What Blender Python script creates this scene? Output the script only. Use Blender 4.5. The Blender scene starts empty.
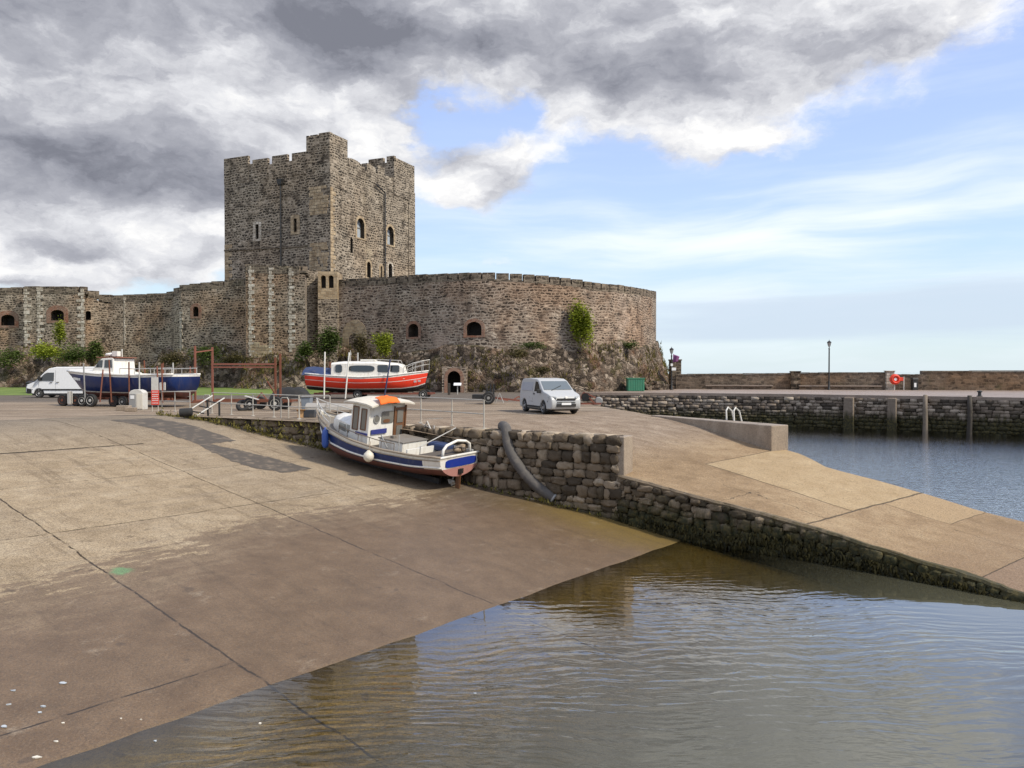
import bpy, bmesh, math, random
from mathutils import Vector, Matrix, noise
R = math.radians
sc = bpy.context.scene
col = sc.collection

# ------------------------------------------------------------------ camera
FPX, EYE = 769.0, 5.3
PITCH = math.atan(12 / FPX)
cam_d = bpy.data.cameras.new('camera'); cam = bpy.data.objects.new('camera', cam_d); col.objects.link(cam)
cam_d.sensor_width = 36; cam_d.lens = 36 * FPX / 1024
cam_d.clip_start = 0.1; cam_d.clip_end = 20000
cam.location = (0, 0, EYE); cam.rotation_euler = (R(90) - PITCH, 0, 0)
sc.camera = cam

# ------------------------------------------------------------------ light and exposure
SUN = Vector((0.90, -0.44, 0)).normalized(); SUN_EL = R(46)
sdir = Vector((SUN.x * math.cos(SUN_EL), SUN.y * math.cos(SUN_EL), math.sin(SUN_EL)))
sun_d = bpy.data.lights.new('sun', 'SUN'); sun = bpy.data.objects.new('sun', sun_d); col.objects.link(sun)
sun_d.energy = 3.7; sun_d.angle = R(4); sun_d.color = (1.0, 0.91, 0.76)
sun.rotation_euler = (-sdir).to_track_quat('-Z', 'Y').to_euler()
sun.location = (40, -40, 60)
sc.view_settings.view_transform = 'Standard'; sc.view_settings.look = 'None'
sc.view_settings.exposure = 0.18; sc.view_settings.gamma = 1
sc.render.engine = 'CYCLES'
sc.cycles.use_denoising = True
sc.cycles.max_bounces = 6; sc.cycles.transparent_max_bounces = 12
sc.cycles.sample_clamp_indirect = 4.0
sc.cycles.caustics_reflective = False; sc.cycles.caustics_refractive = False

# ------------------------------------------------------------------ node helper
class NT:
    def __init__(self, nt): self.nt = nt
    def n(self, typ, props=None, **ins):
        nd = self.nt.nodes.new(typ)
        for k, v in (props or {}).items(): setattr(nd, k, v)
        for k, v in ins.items():
            key = int(k[1:]) if k[0] == '_' else k.replace('__', ' ')
            s = nd.inputs[key]
            if isinstance(v, bpy.types.NodeSocket): self.nt.links.new(v, s)
            elif isinstance(v, bpy.types.Node): self.nt.links.new(v.outputs[0], s)
            else: s.default_value = v
        return nd
    def m(self, op, a, b=0.0, c=None, clamp=False):
        nd = self.nt.nodes.new('ShaderNodeMath'); nd.operation = op; nd.use_clamp = clamp
        for i, v in enumerate((a, b, c)):
            if v is None: continue
            if isinstance(v, bpy.types.NodeSocket): self.nt.links.new(v, nd.inputs[i])
            else: nd.inputs[i].default_value = v
        return nd.outputs[0]
    def vm(self, op, a, b=(0, 0, 0)):
        nd = self.nt.nodes.new('ShaderNodeVectorMath'); nd.operation = op
        for i, v in enumerate((a, b)):
            if isinstance(v, bpy.types.NodeSocket): self.nt.links.new(v, nd.inputs[i])
            else: nd.inputs[i].default_value = v
        return nd.outputs['Value'] if op in ('DOT_PRODUCT', 'LENGTH') else nd.outputs[0]
    def mix(self, f, a, b, blend='MIX'):
        nd = self.nt.nodes.new('ShaderNodeMix'); nd.data_type = 'RGBA'; nd.blend_type = blend
        nd.clamp_factor = True
        for i, v in ((0, f), (6, a), (7, b)):
            if isinstance(v, bpy.types.NodeSocket): self.nt.links.new(v, nd.inputs[i])
            else: nd.inputs[i].default_value = v if i == 0 else (tuple(v) + (1,) if len(v) == 3 else v)
        return nd.outputs[2]
    def ramp(self, f, stops, interp='LINEAR'):
        nd = self.nt.nodes.new('ShaderNodeValToRGB'); cr = nd.color_ramp; cr.interpolation = interp
        while len(cr.elements) < len(stops): cr.elements.new(0.5)
        for e, (p, c) in zip(cr.elements, stops):
            e.position = p; e.color = tuple(c) + (1,) if len(c) == 3 else c
        self.nt.links.new(f, nd.inputs[0]); return nd.outputs[0]
    def smooth(self, v, a, b, lo=0.0, hi=1.0):
        nd = self.nt.nodes.new('ShaderNodeMapRange'); nd.interpolation_type = 'SMOOTHSTEP'
        self.nt.links.new(v, nd.inputs[0])
        for i, q in enumerate((a, b, lo, hi)): nd.inputs[i + 1].default_value = q
        return nd.outputs[0]
    def noise(self, vec, scale, detail=4, rough=0.55, out=0, dist=0.0):
        nd = self.n('ShaderNodeTexNoise', None, Scale=scale, Detail=detail, Roughness=rough, Distortion=dist)
        if vec is not None: self.nt.links.new(vec, nd.inputs['Vector'])
        return nd.outputs[out]
    def mapv(self, vec, scale=(1, 1, 1), loc=(0, 0, 0), rot=(0, 0, 0)):
        nd = self.n('ShaderNodeMapping', None, Scale=scale, Location=loc, Rotation=rot)
        self.nt.links.new(vec, nd.inputs[0]); return nd.outputs[0]
    def sep(self, v):
        nd = self.nt.nodes.new('ShaderNodeSeparateXYZ'); self.nt.links.new(v, nd.inputs[0]); return nd.outputs
    def comb(self, x, y, z=0.0):
        nd = self.nt.nodes.new('ShaderNodeCombineXYZ')
        for i, v in enumerate((x, y, z)):
            if isinstance(v, bpy.types.NodeSocket): self.nt.links.new(v, nd.inputs[i])
            else: nd.inputs[i].default_value = v
        return nd.outputs[0]

# ------------------------------------------------------------------ sky: Nishita air with broken cloud
def build_world():
    w = bpy.data.worlds.new('World'); sc.world = w; w.use_nodes = True
    nt = w.node_tree; nt.nodes.clear(); T = NT(nt)
    sky = T.n('ShaderNodeTexSky', dict(sky_type='NISHITA', sun_disc=False, sun_elevation=SUN_EL,
              sun_rotation=math.atan2(SUN.x, SUN.y), altitude=10, air_density=1.0, dust_density=0.6, ozone_density=1.4))
    d = T.n('ShaderNodeTexCoord').outputs['Generated']
    x, y, z = T.sep(d)
    az = T.m('MULTIPLY', T.m('ARCTAN2', x, y), 57.2958)
    hyp = T.m('SQRT', T.m('ADD', T.m('MULTIPLY', x, x), T.m('MULTIPLY', y, y)))
    el = T.m('MULTIPLY', T.m('ARCTAN2', z, hyp), 57.2958)
    ae = T.comb(az, el)
    def wob(scale, det, amp, off, rough=0.6):
        c = T.noise(T.mapv(ae, (scale, scale * 1.7, 1), (off, off * .7, 0)), 1.0, det, rough, out=1)
        return T.vm('MULTIPLY', T.vm('SUBTRACT', c, (0.5, 0.5, 0.5)), (amp, amp * .6, 0))
    p = T.vm('ADD', T.vm('ADD', ae, wob(0.055, 3, 11, 3.1)), wob(0.22, 7, 5.5, 7.7, 0.65))
    def ang(px, py):
        a = math.atan((px - 512) / FPX)
        return math.degrees(a), math.degrees(math.atan((372 - py) / FPX * math.cos(a)))
    def blobs(vec, lst):
        tot = None
        for (cx, cy, rx, ry, wt) in lst:
            a, e = ang(cx, cy); ra = rx / FPX * 57.3 * math.cos(R(a)) ** 1.6; re = ry / FPX * 57.3 * .93
            q = T.vm('MULTIPLY', T.vm('SUBTRACT', vec, (a, e, 0)), (1 / ra, 1 / re, 0))
            g = T.m('MULTIPLY', T.m('EXPONENT', T.m('MULTIPLY', T.vm('DOT_PRODUCT', q, q), -1.0)), wt)
            tot = g if tot is None else T.m('ADD', tot, g)
        return tot
    cover = blobs(p, [(60, 70, 230, 120, 1.1), (70, 180, 190, 75, 1.0), (225, 115, 130, 75, .9), (430, -8, 220, 66, 1.0),
                      (685, 55, 150, 72, 1.0), (800, 45, 120, 55, .95), (905, 22, 80, 42, .85), (592, 120, 48, 30, .65),
                      (705, 145, 55, 24, .75), (482, 172, 72, 40, 1.2), (365, 125, 42, 45, .5), (70, 238, 170, 40, .8),
                      (190, 262, 60, 20, .5), (500, 250, 30, 12, .4), (585, 238, 45, 16, .35), (100, -170, 420, 170, 1.1),
                      (620, -200, 420, 170, .9), (882, 368, 24, 9, .50), (436, 246, 26, 12, .4), (445, 112, 80, 16, -.6), (540, 118, 25, 22, -.4), (560, 205, 70, 40, -.6), (420, 225, 40, 30, -.5), (735, 190, 60, 25, -.4)])
    back = T.smooth(T.m('ABSOLUTE', az), 45, 75, 0.0, 0.5)
    nz = T.noise(T.mapv(ae, (0.18, 0.32, 1)), 1.0, 8, 0.66)
    def fbm(off): return T.noise(T.mapv(p, (0.10, 0.19, 1), (off[0] * .10, off[1] * .19, 0)), 1.0, 8, 0.60)
    na, nb = fbm((0, 0)), fbm((1.3, 1.6))
    dens = T.m('ADD', T.m('ADD', T.m('MULTIPLY', cover, .9), back), T.m('ADD', T.m('MULTIPLY', T.m('SUBTRACT', nz, 0.5), 0.7), T.m('MULTIPLY', T.m('SUBTRACT', na, .5), 1.2)))
    billow = T.m('MULTIPLY', T.m('SUBTRACT', nb, na), 1.55)
    alpha = T.smooth(dens, 0.20, 0.76)
    dark = blobs(p, [(40, 150, 190, 52, 1.0), (190, 185, 75, 32, .9), (420, 50, 180, 55, .78), (290, 10, 120, 40, .5),
                     (700, 62, 130, 42, .62), (640, 110, 70, 26, .45), (30, 10, 110, 45, .7), (492, 192, 42, 18, .5),
                     (85, 238, 55, 11, .6), (215, 252, 35, 14, .5), (20, 268, 70, 9, .5), (420, 150, 30, 16, .3), (840, 60, 70, 22, .3),
                     (100, -180, 460, 130, .7), (640, -220, 420, 150, .6)])
    dk = T.m('ADD', T.m('MULTIPLY', dark, .70), T.m('ADD', T.m('MULTIPLY', T.m('SUBTRACT', T.noise(T.mapv(ae, (0.13, 0.24, 1), (4, 9, 0)), 1.0, 4, 0.55), 0.5), .75), T.m('MULTIPLY', T.m('SUBTRACT', T.noise(T.mapv(T.vm('ADD', ae, wob(.3, 4, 3, 2.2)), (0.5, 0.85, 1), (1, 3, 0)), 1.0, 6, 0.58), 0.5), .2)))
    dk = T.m('ADD', T.m('ADD', dk, .06), billow, clamp=True)
    ccol = T.ramp(dk, [(0.0, (.74, .735, .73)), (0.2, (.58, .585, .61)), (0.5, (.355, .362, .40)), (0.8, (.235, .243, .282)), (1.0, (.16, .167, .20))])
    # thin high streaks and a grey-blue bank above the horizon
    st = T.noise(T.mapv(T.vm('ADD', ae, wob(0.05, 2, 6, 1.3)), (0.03, 0.24, 1), (2, 5, 0), (0, 0, R(-7))), 1.0, 6, 0.55)
    reg = T.m('ADD', blobs(ae, [(760, 235, 380, 65, 1.0), (880, 330, 330, 40, .6), (150, 300, 200, 30, .5), (960, 120, 150, 70, .30)]), 0.05)
    cir = T.m('MULTIPLY', T.smooth(st, 0.40, 0.68), T.m('MULTIPLY', reg, .95), clamp=True)
    bank = T.m('MULTIPLY', T.smooth(T.m('ADD', blobs(ae, [(800, 312, 240, 22, .9), (1010, 305, 120, 26, .8), (700, 335, 200, 12, .5)]),
                T.m('MULTIPLY', T.m('SUBTRACT', T.noise(T.mapv(ae, (0.07, 0.9, 1)), 1.0, 6, 0.6), .5), 1.0)), .20, .85), 0.8)
    air = T.n('ShaderNodeVectorMath', dict(operation='MULTIPLY')); nt.links.new(sky.outputs[0], air.inputs[0]); air.inputs[1].default_value = (0.085,) * 3
    hz = T.smooth(el, 1.0, 26.0)
    blue = T.mix(0.72, air.outputs[0], T.ramp(hz, [(0, (.58, .70, .77)), (.2, (.51, .67, .84)), (.5, (.46, .60, .90)), (1, (.37, .49, .86))]))
    c1 = T.mix(cir, blue, (.71, .76, .82))
    c2 = T.mix(bank, c1, (.47, .55, .65))
    c3 = T.mix(alpha, c2, ccol)
    gnd = T.mix(T.smooth(el, -3.0, -0.5), (.20, .21, .22), c3)
    sv = T.n('ShaderNodeVectorMath', dict(operation='MULTIPLY')); nt.links.new(gnd, sv.inputs[0]); sv.inputs[1].default_value = (10, 10, 10)
    bg = T.n('ShaderNodeBackground', None, Color=sv.outputs[0], Strength=0.123)
    out = T.n('ShaderNodeOutputWorld'); nt.links.new(bg.outputs[0], out.inputs[0])
    w.cycles.sampling_method = 'MANUAL'; w.cycles.sample_map_resolution = 512
build_world()

# ------------------------------------------------------------------ placing by measured sight lines
def ray(px, py):
    cx = (px - 512) / FPX; cy = (384 - py) / FPX
    return Vector((cx, math.cos(PITCH) + cy * math.sin(PITCH), -math.sin(PITCH) + cy * math.cos(PITCH)))
def P(px, py, d):
    r = ray(px, py); t = d / r.y; return Vector((r.x * t, d, EYE + r.z * t))
def G(px, py, z=3.15):
    r = ray(px, py); t = (z - EYE) / r.z; return Vector((r.x * t, r.y * t, z))
SA, SN, SW_, SL = Vector((5.35, 24.1, 0)), Vector((-.764, .645, 0)), Vector((.645, .764, 0)), .127
def slip_uw(x, y):
    q = Vector((x, y, 0)) - SA; return q.dot(SN), q.dot(SW_)
def softmin(a, b, k=0.25):
    h = max(0, min(1, .5 + .5 * (b - a) / k)); return b + (a - b) * h - k * h * (1 - h)
QZ = 3.15
def slip_z(x, y): return softmin(SL * slip_uw(x, y)[0], QZ, .35)
def slip_hit(px, py):
    r = ray(px, py); k = SL * (r.x * SN.x + r.y * SN.y); c = -SL * (SA.x * SN.x + SA.y * SN.y)
    t = (EYE - c) / (k - r.z); return Vector((r.x * t, r.y * t, EYE + r.z * t))
KX, KY = 3.55, 25.85
RA = Vector((.64, -.77, 0)); RP = Vector((.77, .64, 0))
def ramp_z(x, y):
    s = (x - KX) * RA.x + (y - KY) * RA.y
    t = (x - KX) * RP.x + (y - KY) * RP.y
    return softmin(1.87 - .146 * s + max(0, t) * .048 * max(0, min(1, (8 - s) / 6)), QZ, .5)
def lerp_table(t, x):
    if x <= t[0][0]: return t[0][1]
    for (a, b), (c, e) in zip(t, t[1:]):
        if x <= c: return b + (e - b) * (x - a) / (c - a)
    return t[-1][1]

# ------------------------------------------------------------------ mesh builder
class MB:
    def __init__(s): s.v = []; s.f = []; s.uv = []; s.mi = []; s.vc = []
    def add(s, vs, fs, m=0, uvs=None, c=None):
        o = len(s.v); s.v += [tuple(q) for q in vs]
        s.vc += [c if c is not None else 0.5] * len(vs)
        for i, f in enumerate(fs):
            s.f.append([o + j for j in f]); s.mi.append(m if not isinstance(m, list) else m[i])
            s.uv.append(uvs[i] if uvs else None)
        return s
    def box(s, c, d, rot=None, m=0, col_=None, taper=1.0):
        c = Vector(c); x, y, z = d[0] / 2, d[1] / 2, d[2] / 2
        vs = [Vector((sx * x * (taper if sz > 0 else 1), sy * y * (taper if sz > 0 else 1), sz * z)) for sz in (-1, 1) for sx, sy in ((-1, -1), (1, -1), (1, 1), (-1, 1))]
        if rot is not None:
            if isinstance(rot, (int, float)): rot = Matrix.Rotation(rot, 3, 'Z')
            vs = [rot @ q for q in vs]
        s.add([q + c for q in vs], [(3, 2, 1, 0), (4, 5, 6, 7), (0, 1, 5, 4), (1, 2, 6, 5), (2, 3, 7, 6), (3, 0, 4, 7)], m, None, col_)
        return s
    def beam(s, a, b, w, h, m=0):
        a, b = Vector(a), Vector(b); d = (b - a); L = d.length; x = d.normalized()
        up = Vector((0, 0, 1)) if abs(x.z) < .95 else Vector((0, 1, 0))
        y = up.cross(x).normalized(); z = x.cross(y)
        s.box((a + b) / 2, (L, w, h), Matrix((x, y, z)).transposed(), m); return s
    def tube(s, pts, r, n=8, m=0, cap=True):
        pts = [Vector(q) for q in pts]; rr = r if isinstance(r, (list, tuple)) else [r] * len(pts)
        vs = []; prev = None
        for i, q in enumerate(pts):
            t = (pts[min(i + 1, len(pts) - 1)] - pts[max(i - 1, 0)]).normalized()
            a = prev if prev is not None else (Vector((0, 0, 1)) if abs(t.z) < .9 else Vector((1, 0, 0)))
            y = a - t * a.dot(t)
            y = y.normalized() if y.length > 1e-5 else t.orthogonal().normalized()
            prev = y; z = t.cross(y)
            vs += [q + (y * math.cos(2 * math.pi * k / n) + z * math.sin(2 * math.pi * k / n)) * rr[i] for k in range(n)]
        fs = [(i * n + k, i * n + (k + 1) % n, (i + 1) * n + (k + 1) % n, (i + 1) * n + k) for i in range(len(pts) - 1) for k in range(n)]
        if cap: fs += [tuple(range(n - 1, -1, -1)), tuple((len(pts) - 1) * n + k for k in range(n))]
        s.add(vs, fs, m); return s
    def lathe(s, prof, c=(0, 0, 0), axis=(0, 0, 1), n=16, m=0):
        c = Vector(c); z = Vector(axis).normalized(); x = z.orthogonal().normalized(); y = z.cross(x)
        vs = [c + z * h + (x * math.cos(2 * math.pi * k / n) + y * math.sin(2 * math.pi * k / n)) * r for r, h in prof for k in range(n)]
        fs = [(i * n + k, i * n + (k + 1) % n, (i + 1) * n + (k + 1) % n, (i + 1) * n + k) for i in range(len(prof) - 1) for k in range(n)]
        fs += [tuple(range(n - 1, -1, -1)), tuple((len(prof) - 1) * n + k for k in range(n))]
        s.add(vs, fs, m); return s
    def prism(s, poly, z0, z1, m=0):
        n = len(poly); vs = [(p[0], p[1], z0) for p in poly] + [(p[0], p[1], z1) for p in poly]
        s.add(vs, [tuple(range(n - 1, -1, -1)), tuple(range(n, 2 * n))] + [(i, (i + 1) % n, n + (i + 1) % n, n + i) for i in range(n)], m); return s
    def grid(s, fn, us, vs_, m=0, uvfn=None):
        pts = [fn(u, v) for v in vs_ for u in us]; n = len(us); fs = []; uvs = [] if uvfn else None
        for j in range(len(vs_) - 1):
            for i in range(n - 1):
                fs.append((j * n + i, j * n + i + 1, (j + 1) * n + i + 1, (j + 1) * n + i))
                if uvfn: uvs.append([uvfn(us[i], vs_[j]), uvfn(us[i + 1], vs_[j]), uvfn(us[i + 1], vs_[j + 1]), uvfn(us[i], vs_[j + 1])])
        s.add(pts, fs, m, uvs); return s
    def build(s, name, mats, parent=None, smooth=False, bevel=0, seg=2, sharp=35):
        me = bpy.data.meshes.new(name); me.from_pydata(s.v, [], s.f)
        mats = mats if isinstance(mats, (list, tuple)) else [mats]
        for m in mats: me.materials.append(m)
        ul = me.uv_layers.new(name='UVMap')
        for p in me.polygons:
            p.material_index = min(s.mi[p.index], len(mats) - 1); p.use_smooth = bool(smooth)
            u = s.uv[p.index]
            if u is None:
                nrm = p.normal
                t = Vector((-nrm.y, nrm.x, 0)).normalized() if abs(nrm.z) < .8 else None
            for k, li in enumerate(p.loop_indices):
                if u is not None: ul.data[li].uv = u[k]
                else:
                    co = me.vertices[me.loops[li].vertex_index].co
                    ul.data[li].uv = (co.x, co.y) if t is None else (co.dot(t), co.z)
        at = me.attributes.new('tone', 'FLOAT', 'POINT')
        at.data.foreach_set('value', s.vc)
        o = bpy.data.objects.new(name, me); col.objects.link(o)
        if parent is not None: o.parent = parent
        if smooth == 'auto': me.set_sharp_from_angle(angle=R(sharp))
        if bevel:
            b = o.modifiers.new('bevel', 'BEVEL'); b.width = bevel; b.segments = seg; b.limit_method = 'ANGLE'; b.angle_limit = R(35)
        return o
def tag(o, label=None, cat=None, group=None, kind=None):
    if label: o['label'] = label
    if cat: o['category'] = cat
    if group: o['group'] = group
    if kind: o['kind'] = kind
    return o
def thing(name, label, cat, loc=(0, 0, 0), rz=0, group=None):
    o = bpy.data.objects.new(name, None); col.objects.link(o); o.empty_display_size = .2
    o.location = loc; o.rotation_euler = (0, 0, rz)
    return tag(o, label, cat, group)
def copy_tree(o, parent=None):
    c = o.copy(); col.objects.link(c)
    if parent is not None: c.parent = parent
    for ch in list(o.children): copy_tree(ch, c)
    return c
def carve(o, cutter_mb):
    """cut an opening and keep only the cut mesh"""
    bpy.context.view_layer.update()
    cme = bpy.data.meshes.new('cut'); cme.from_pydata(cutter_mb.v, [], cutter_mb.f)
    bm = bmesh.new(); bm.from_mesh(cme); bmesh.ops.recalc_face_normals(bm, faces=bm.faces); bm.to_mesh(cme); bm.free()
    co = bpy.data.objects.new('cut', cme); col.objects.link(co); co.matrix_world = o.matrix_world
    md = o.modifiers.new('cut', 'BOOLEAN'); md.operation = 'DIFFERENCE'; md.object = co; md.solver = 'EXACT'
    dg = bpy.context.evaluated_depsgraph_get(); dg.update()
    nm = bpy.data.meshes.new_from_object(o.evaluated_get(dg))
    o.modifiers.clear(); old = o.data; o.data = nm; nm.name = old.name
    bpy.data.objects.remove(co); bpy.data.meshes.remove(cme)
# ------------------------------------------------------------------ materials
def new_mat(name):
    m = bpy.data.materials.new(name); m.use_nodes = True
    nt = m.node_tree; T = NT(nt); b = nt.nodes['Principled BSDF']; return m, T, b
def lk(T, a, b): T.nt.links.new(a, b)
def paint(name, c, rough=.4, dirt=.15, metal=0.0, dirtcol=(.16, .12, .08), scale=3.0, spec=.5, streak=False):
    m, T, b = new_mat(name)
    pos = T.n('ShaderNodeTexCoord').outputs['Object']
    if streak: pos = T.mapv(pos, (1.6, 1.6, .35))
    n1 = T.noise(pos, scale, 6, .65)
    f = T.m('MULTIPLY', T.smooth(n1, .48, .75), dirt * 2.2)
    c1 = T.mix(f, c, dirtcol)
    c2 = T.mix(T.m('MULTIPLY', T.noise(pos, scale * 7, 3, .6), dirt), c1, tuple(q * .6 for q in c))
    lk(T, c2, b.inputs['Base Color']); b.inputs['Metallic'].default_value = metal
    lk(T, T.m('ADD', T.m('MULTIPLY', n1, .25), rough - .1), b.inputs['Roughness'])
    b.inputs['Specular IOR Level'].default_value = spec
    return m
def glass_mat(name, c=(.02, .025, .03), rough=.06):
    m, T, b = new_mat(name); b.inputs['Base Color'].default_value = c + (1,); b.inputs['Roughness'].default_value = rough
    b.inputs['Specular IOR Level'].default_value = .9; return m

def masonry(name, bw, bh, stops, mortar, msize=.05, wob=.10, warm=None, warmamt=0, pale=None, bump=.6, moss=0.0, ztop=None):
    """coursed rubble: irregular brick pattern in wall metres"""
    m, T, b = new_mat(name)
    uv = T.n('ShaderNodeUVMap').outputs[0]; pos = T.n('ShaderNodeNewGeometry').outputs['Position']
    wv = T.vm('MULTIPLY', T.vm('SUBTRACT', T.noise(uv, 2.1, 3, .6, out=1), (.5, .5, .5)), (wob * 4, wob * 2.4, 0))
    wv2 = T.vm('MULTIPLY', T.vm('SUBTRACT', T.noise(uv, .45, 2, .6, out=1), (.5, .5, .5)), (.8, .9, 0))
    q = T.vm('ADD', T.vm('ADD', uv, wv), wv2)
    br = T.n('ShaderNodeTexBrick', dict(offset=.5, squash=1.3, squash_frequency=3), Vector=q, Color1=(0, 0, 0, 1), Color2=(1, 1, 1, 1),
             Mortar=(.5, .5, .5, 1), Scale=1.0, Mortar__Size=msize, Mortar__Smooth=.35, Brick__Width=bw, Row__Height=bh, Bias=0.0)
    vr = T.n('ShaderNodeTexVoronoi', dict(voronoi_dimensions='2D'), Vector=T.mapv(q, (1 / bw, 1 / bh, 1)), Scale=1.0)
    rnd = T.m('ADD', T.m('MULTIPLY', T.sep(br.outputs[0])[0], .55), T.m('MULTIPLY', T.sep(vr.outputs['Color'])[0], .45))
    fine = T.noise(uv, 9, 4, .7)
    rnd2 = T.m('ADD', rnd, T.m('MULTIPLY', T.m('SUBTRACT', fine, .5), .25))
    stone = T.ramp(rnd2, stops)
    big = T.noise(pos, .11, 5, .6)
    mort = T.mix(T.noise(uv, 1.3, 4, .6), mortar, tuple(q_ * .6 for q_ in mortar))
    mf = T.m('MULTIPLY', br.outputs['Fac'], T.smooth(T.noise(uv, .7, 4, .65), .3, .55), clamp=True)
    c = T.mix(mf, stone, mort)
    if warm: c = T.mix(T.m('MULTIPLY', T.smooth(big, .42, .66), warmamt), c, warm, 'MULTIPLY')
    if pale: c = T.mix(T.m('MULTIPLY', T.smooth(T.noise(pos, .19, 6, .7), .6, .72), .55), c, pale)
    c = T.mix(T.m('MULTIPLY', T.smooth(T.noise(T.mapv(pos, (.5, .5, .07)), 1.0, 4, .6), .5, .75), .5), c, (.45, .42, .38), 'MULTIPLY')
    if moss: c = T.mix(T.m('MULTIPLY', T.smooth(T.noise(pos, .8, 5, .65), .55, .72), moss), c, (.075, .085, .03))
    if ztop is not None:
        zz = T.sep(pos)[2]
        c = T.mix(T.m('MULTIPLY', T.smooth(zz, ztop - 1.6, ztop - .2), .55), c, (.42, .40, .36), 'MULTIPLY')
    lk(T, c, b.inputs['Base Color']); b.inputs['Roughness'].default_value = .92; b.inputs['Specular IOR Level'].default_value = .2
    h = T.m('ADD', T.m('MULTIPLY', br.outputs['Fac'], -1.0), T.m('ADD', T.m('MULTIPLY', rnd, .6), T.m('MULTIPLY', fine, .5)))
    bp = T.n('ShaderNodeBump', None, Strength=bump, Distance=.12, Height=h); lk(T, bp.outputs[0], b.inputs['Normal'])
    return m
BAS = [(0.0, (.022, .02, .017)), (.33, (.055, .046, .037)), (.54, (.105, .086, .067)), (.73, (.21, .175, .135)), (.9, (.46, .40, .325))]
M = {}
M['keep'] = masonry('keep_stone', .52, .34, BAS, (.47, .405, .32), .08, wob=.16, warm=(1.0, .88, .76), warmamt=.5, pale=(.50, .42, .30))
M['curtain'] = masonry('curtain_stone', .44, .29, BAS, (.48, .405, .32), .08, wob=.17, warm=(1.0, .80, .66), warmamt=.9, pale=(.42, .34, .26), moss=.12)
M['bastion'] = masonry('bastion_stone', .52, .30, [(0, (.024, .02, .017)), (.34, (.072, .056, .045)), (.55, (.155, .118, .092)), (.75, (.27, .21, .165)), (.92, (.50, .43, .35))],
                       (.46, .385, .31), .08, wob=.16, warm=(1.0, .78, .62), warmamt=.65, pale=(.46, .36, .29), ztop=16.5)
M['parapet'] = masonry('parapet_stone', .6, .36, [(0, (.03, .026, .022)), (.5, (.10, .08, .062)), (.85, (.24, .195, .15))], (.32, .265, .2), .06, wob=.14, moss=.25)
M['pierwall'] = masonry('pier_stone', .8, .38, BAS, (.22, .18, .14), .05, warm=(1, .82, .66), warmamt=.7, pale=(.4, .33, .26), moss=.25)
M['seawall'] = masonry('sea_wall_stone', .55, .34, [(0, (.05, .04, .032)), (.4, (.13, .10, .075)), (.8, (.25, .19, .14))], (.26, .21, .16), .04, warm=(1, .8, .62), warmamt=.8, moss=.3)
M['quoin'] = masonry('quoin_stone', .5, .35, [(0, (.34, .29, .23)), (.5, (.54, .48, .40)), (.9, (.68, .63, .55))], (.3, .26, .2), .05, bump=.4)
M['sandstone'] = masonry('pale_sandstone', .55, .36, [(0, (.20, .15, .10)), (.4, (.36, .27, .17)), (.8, (.50, .40, .27))], (.40, .33, .24), .04, bump=.4)
M['brick'] = masonry('red_brick', .24, .09, [(0, (.13, .05, .03)), (.45, (.27, .11, .065)), (.75, (.33, .19, .13)), (.95, (.40, .31, .24))], (.30, .23, .18), .03, wob=.06, pale=(.3, .24, .19), bump=.4)

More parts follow.
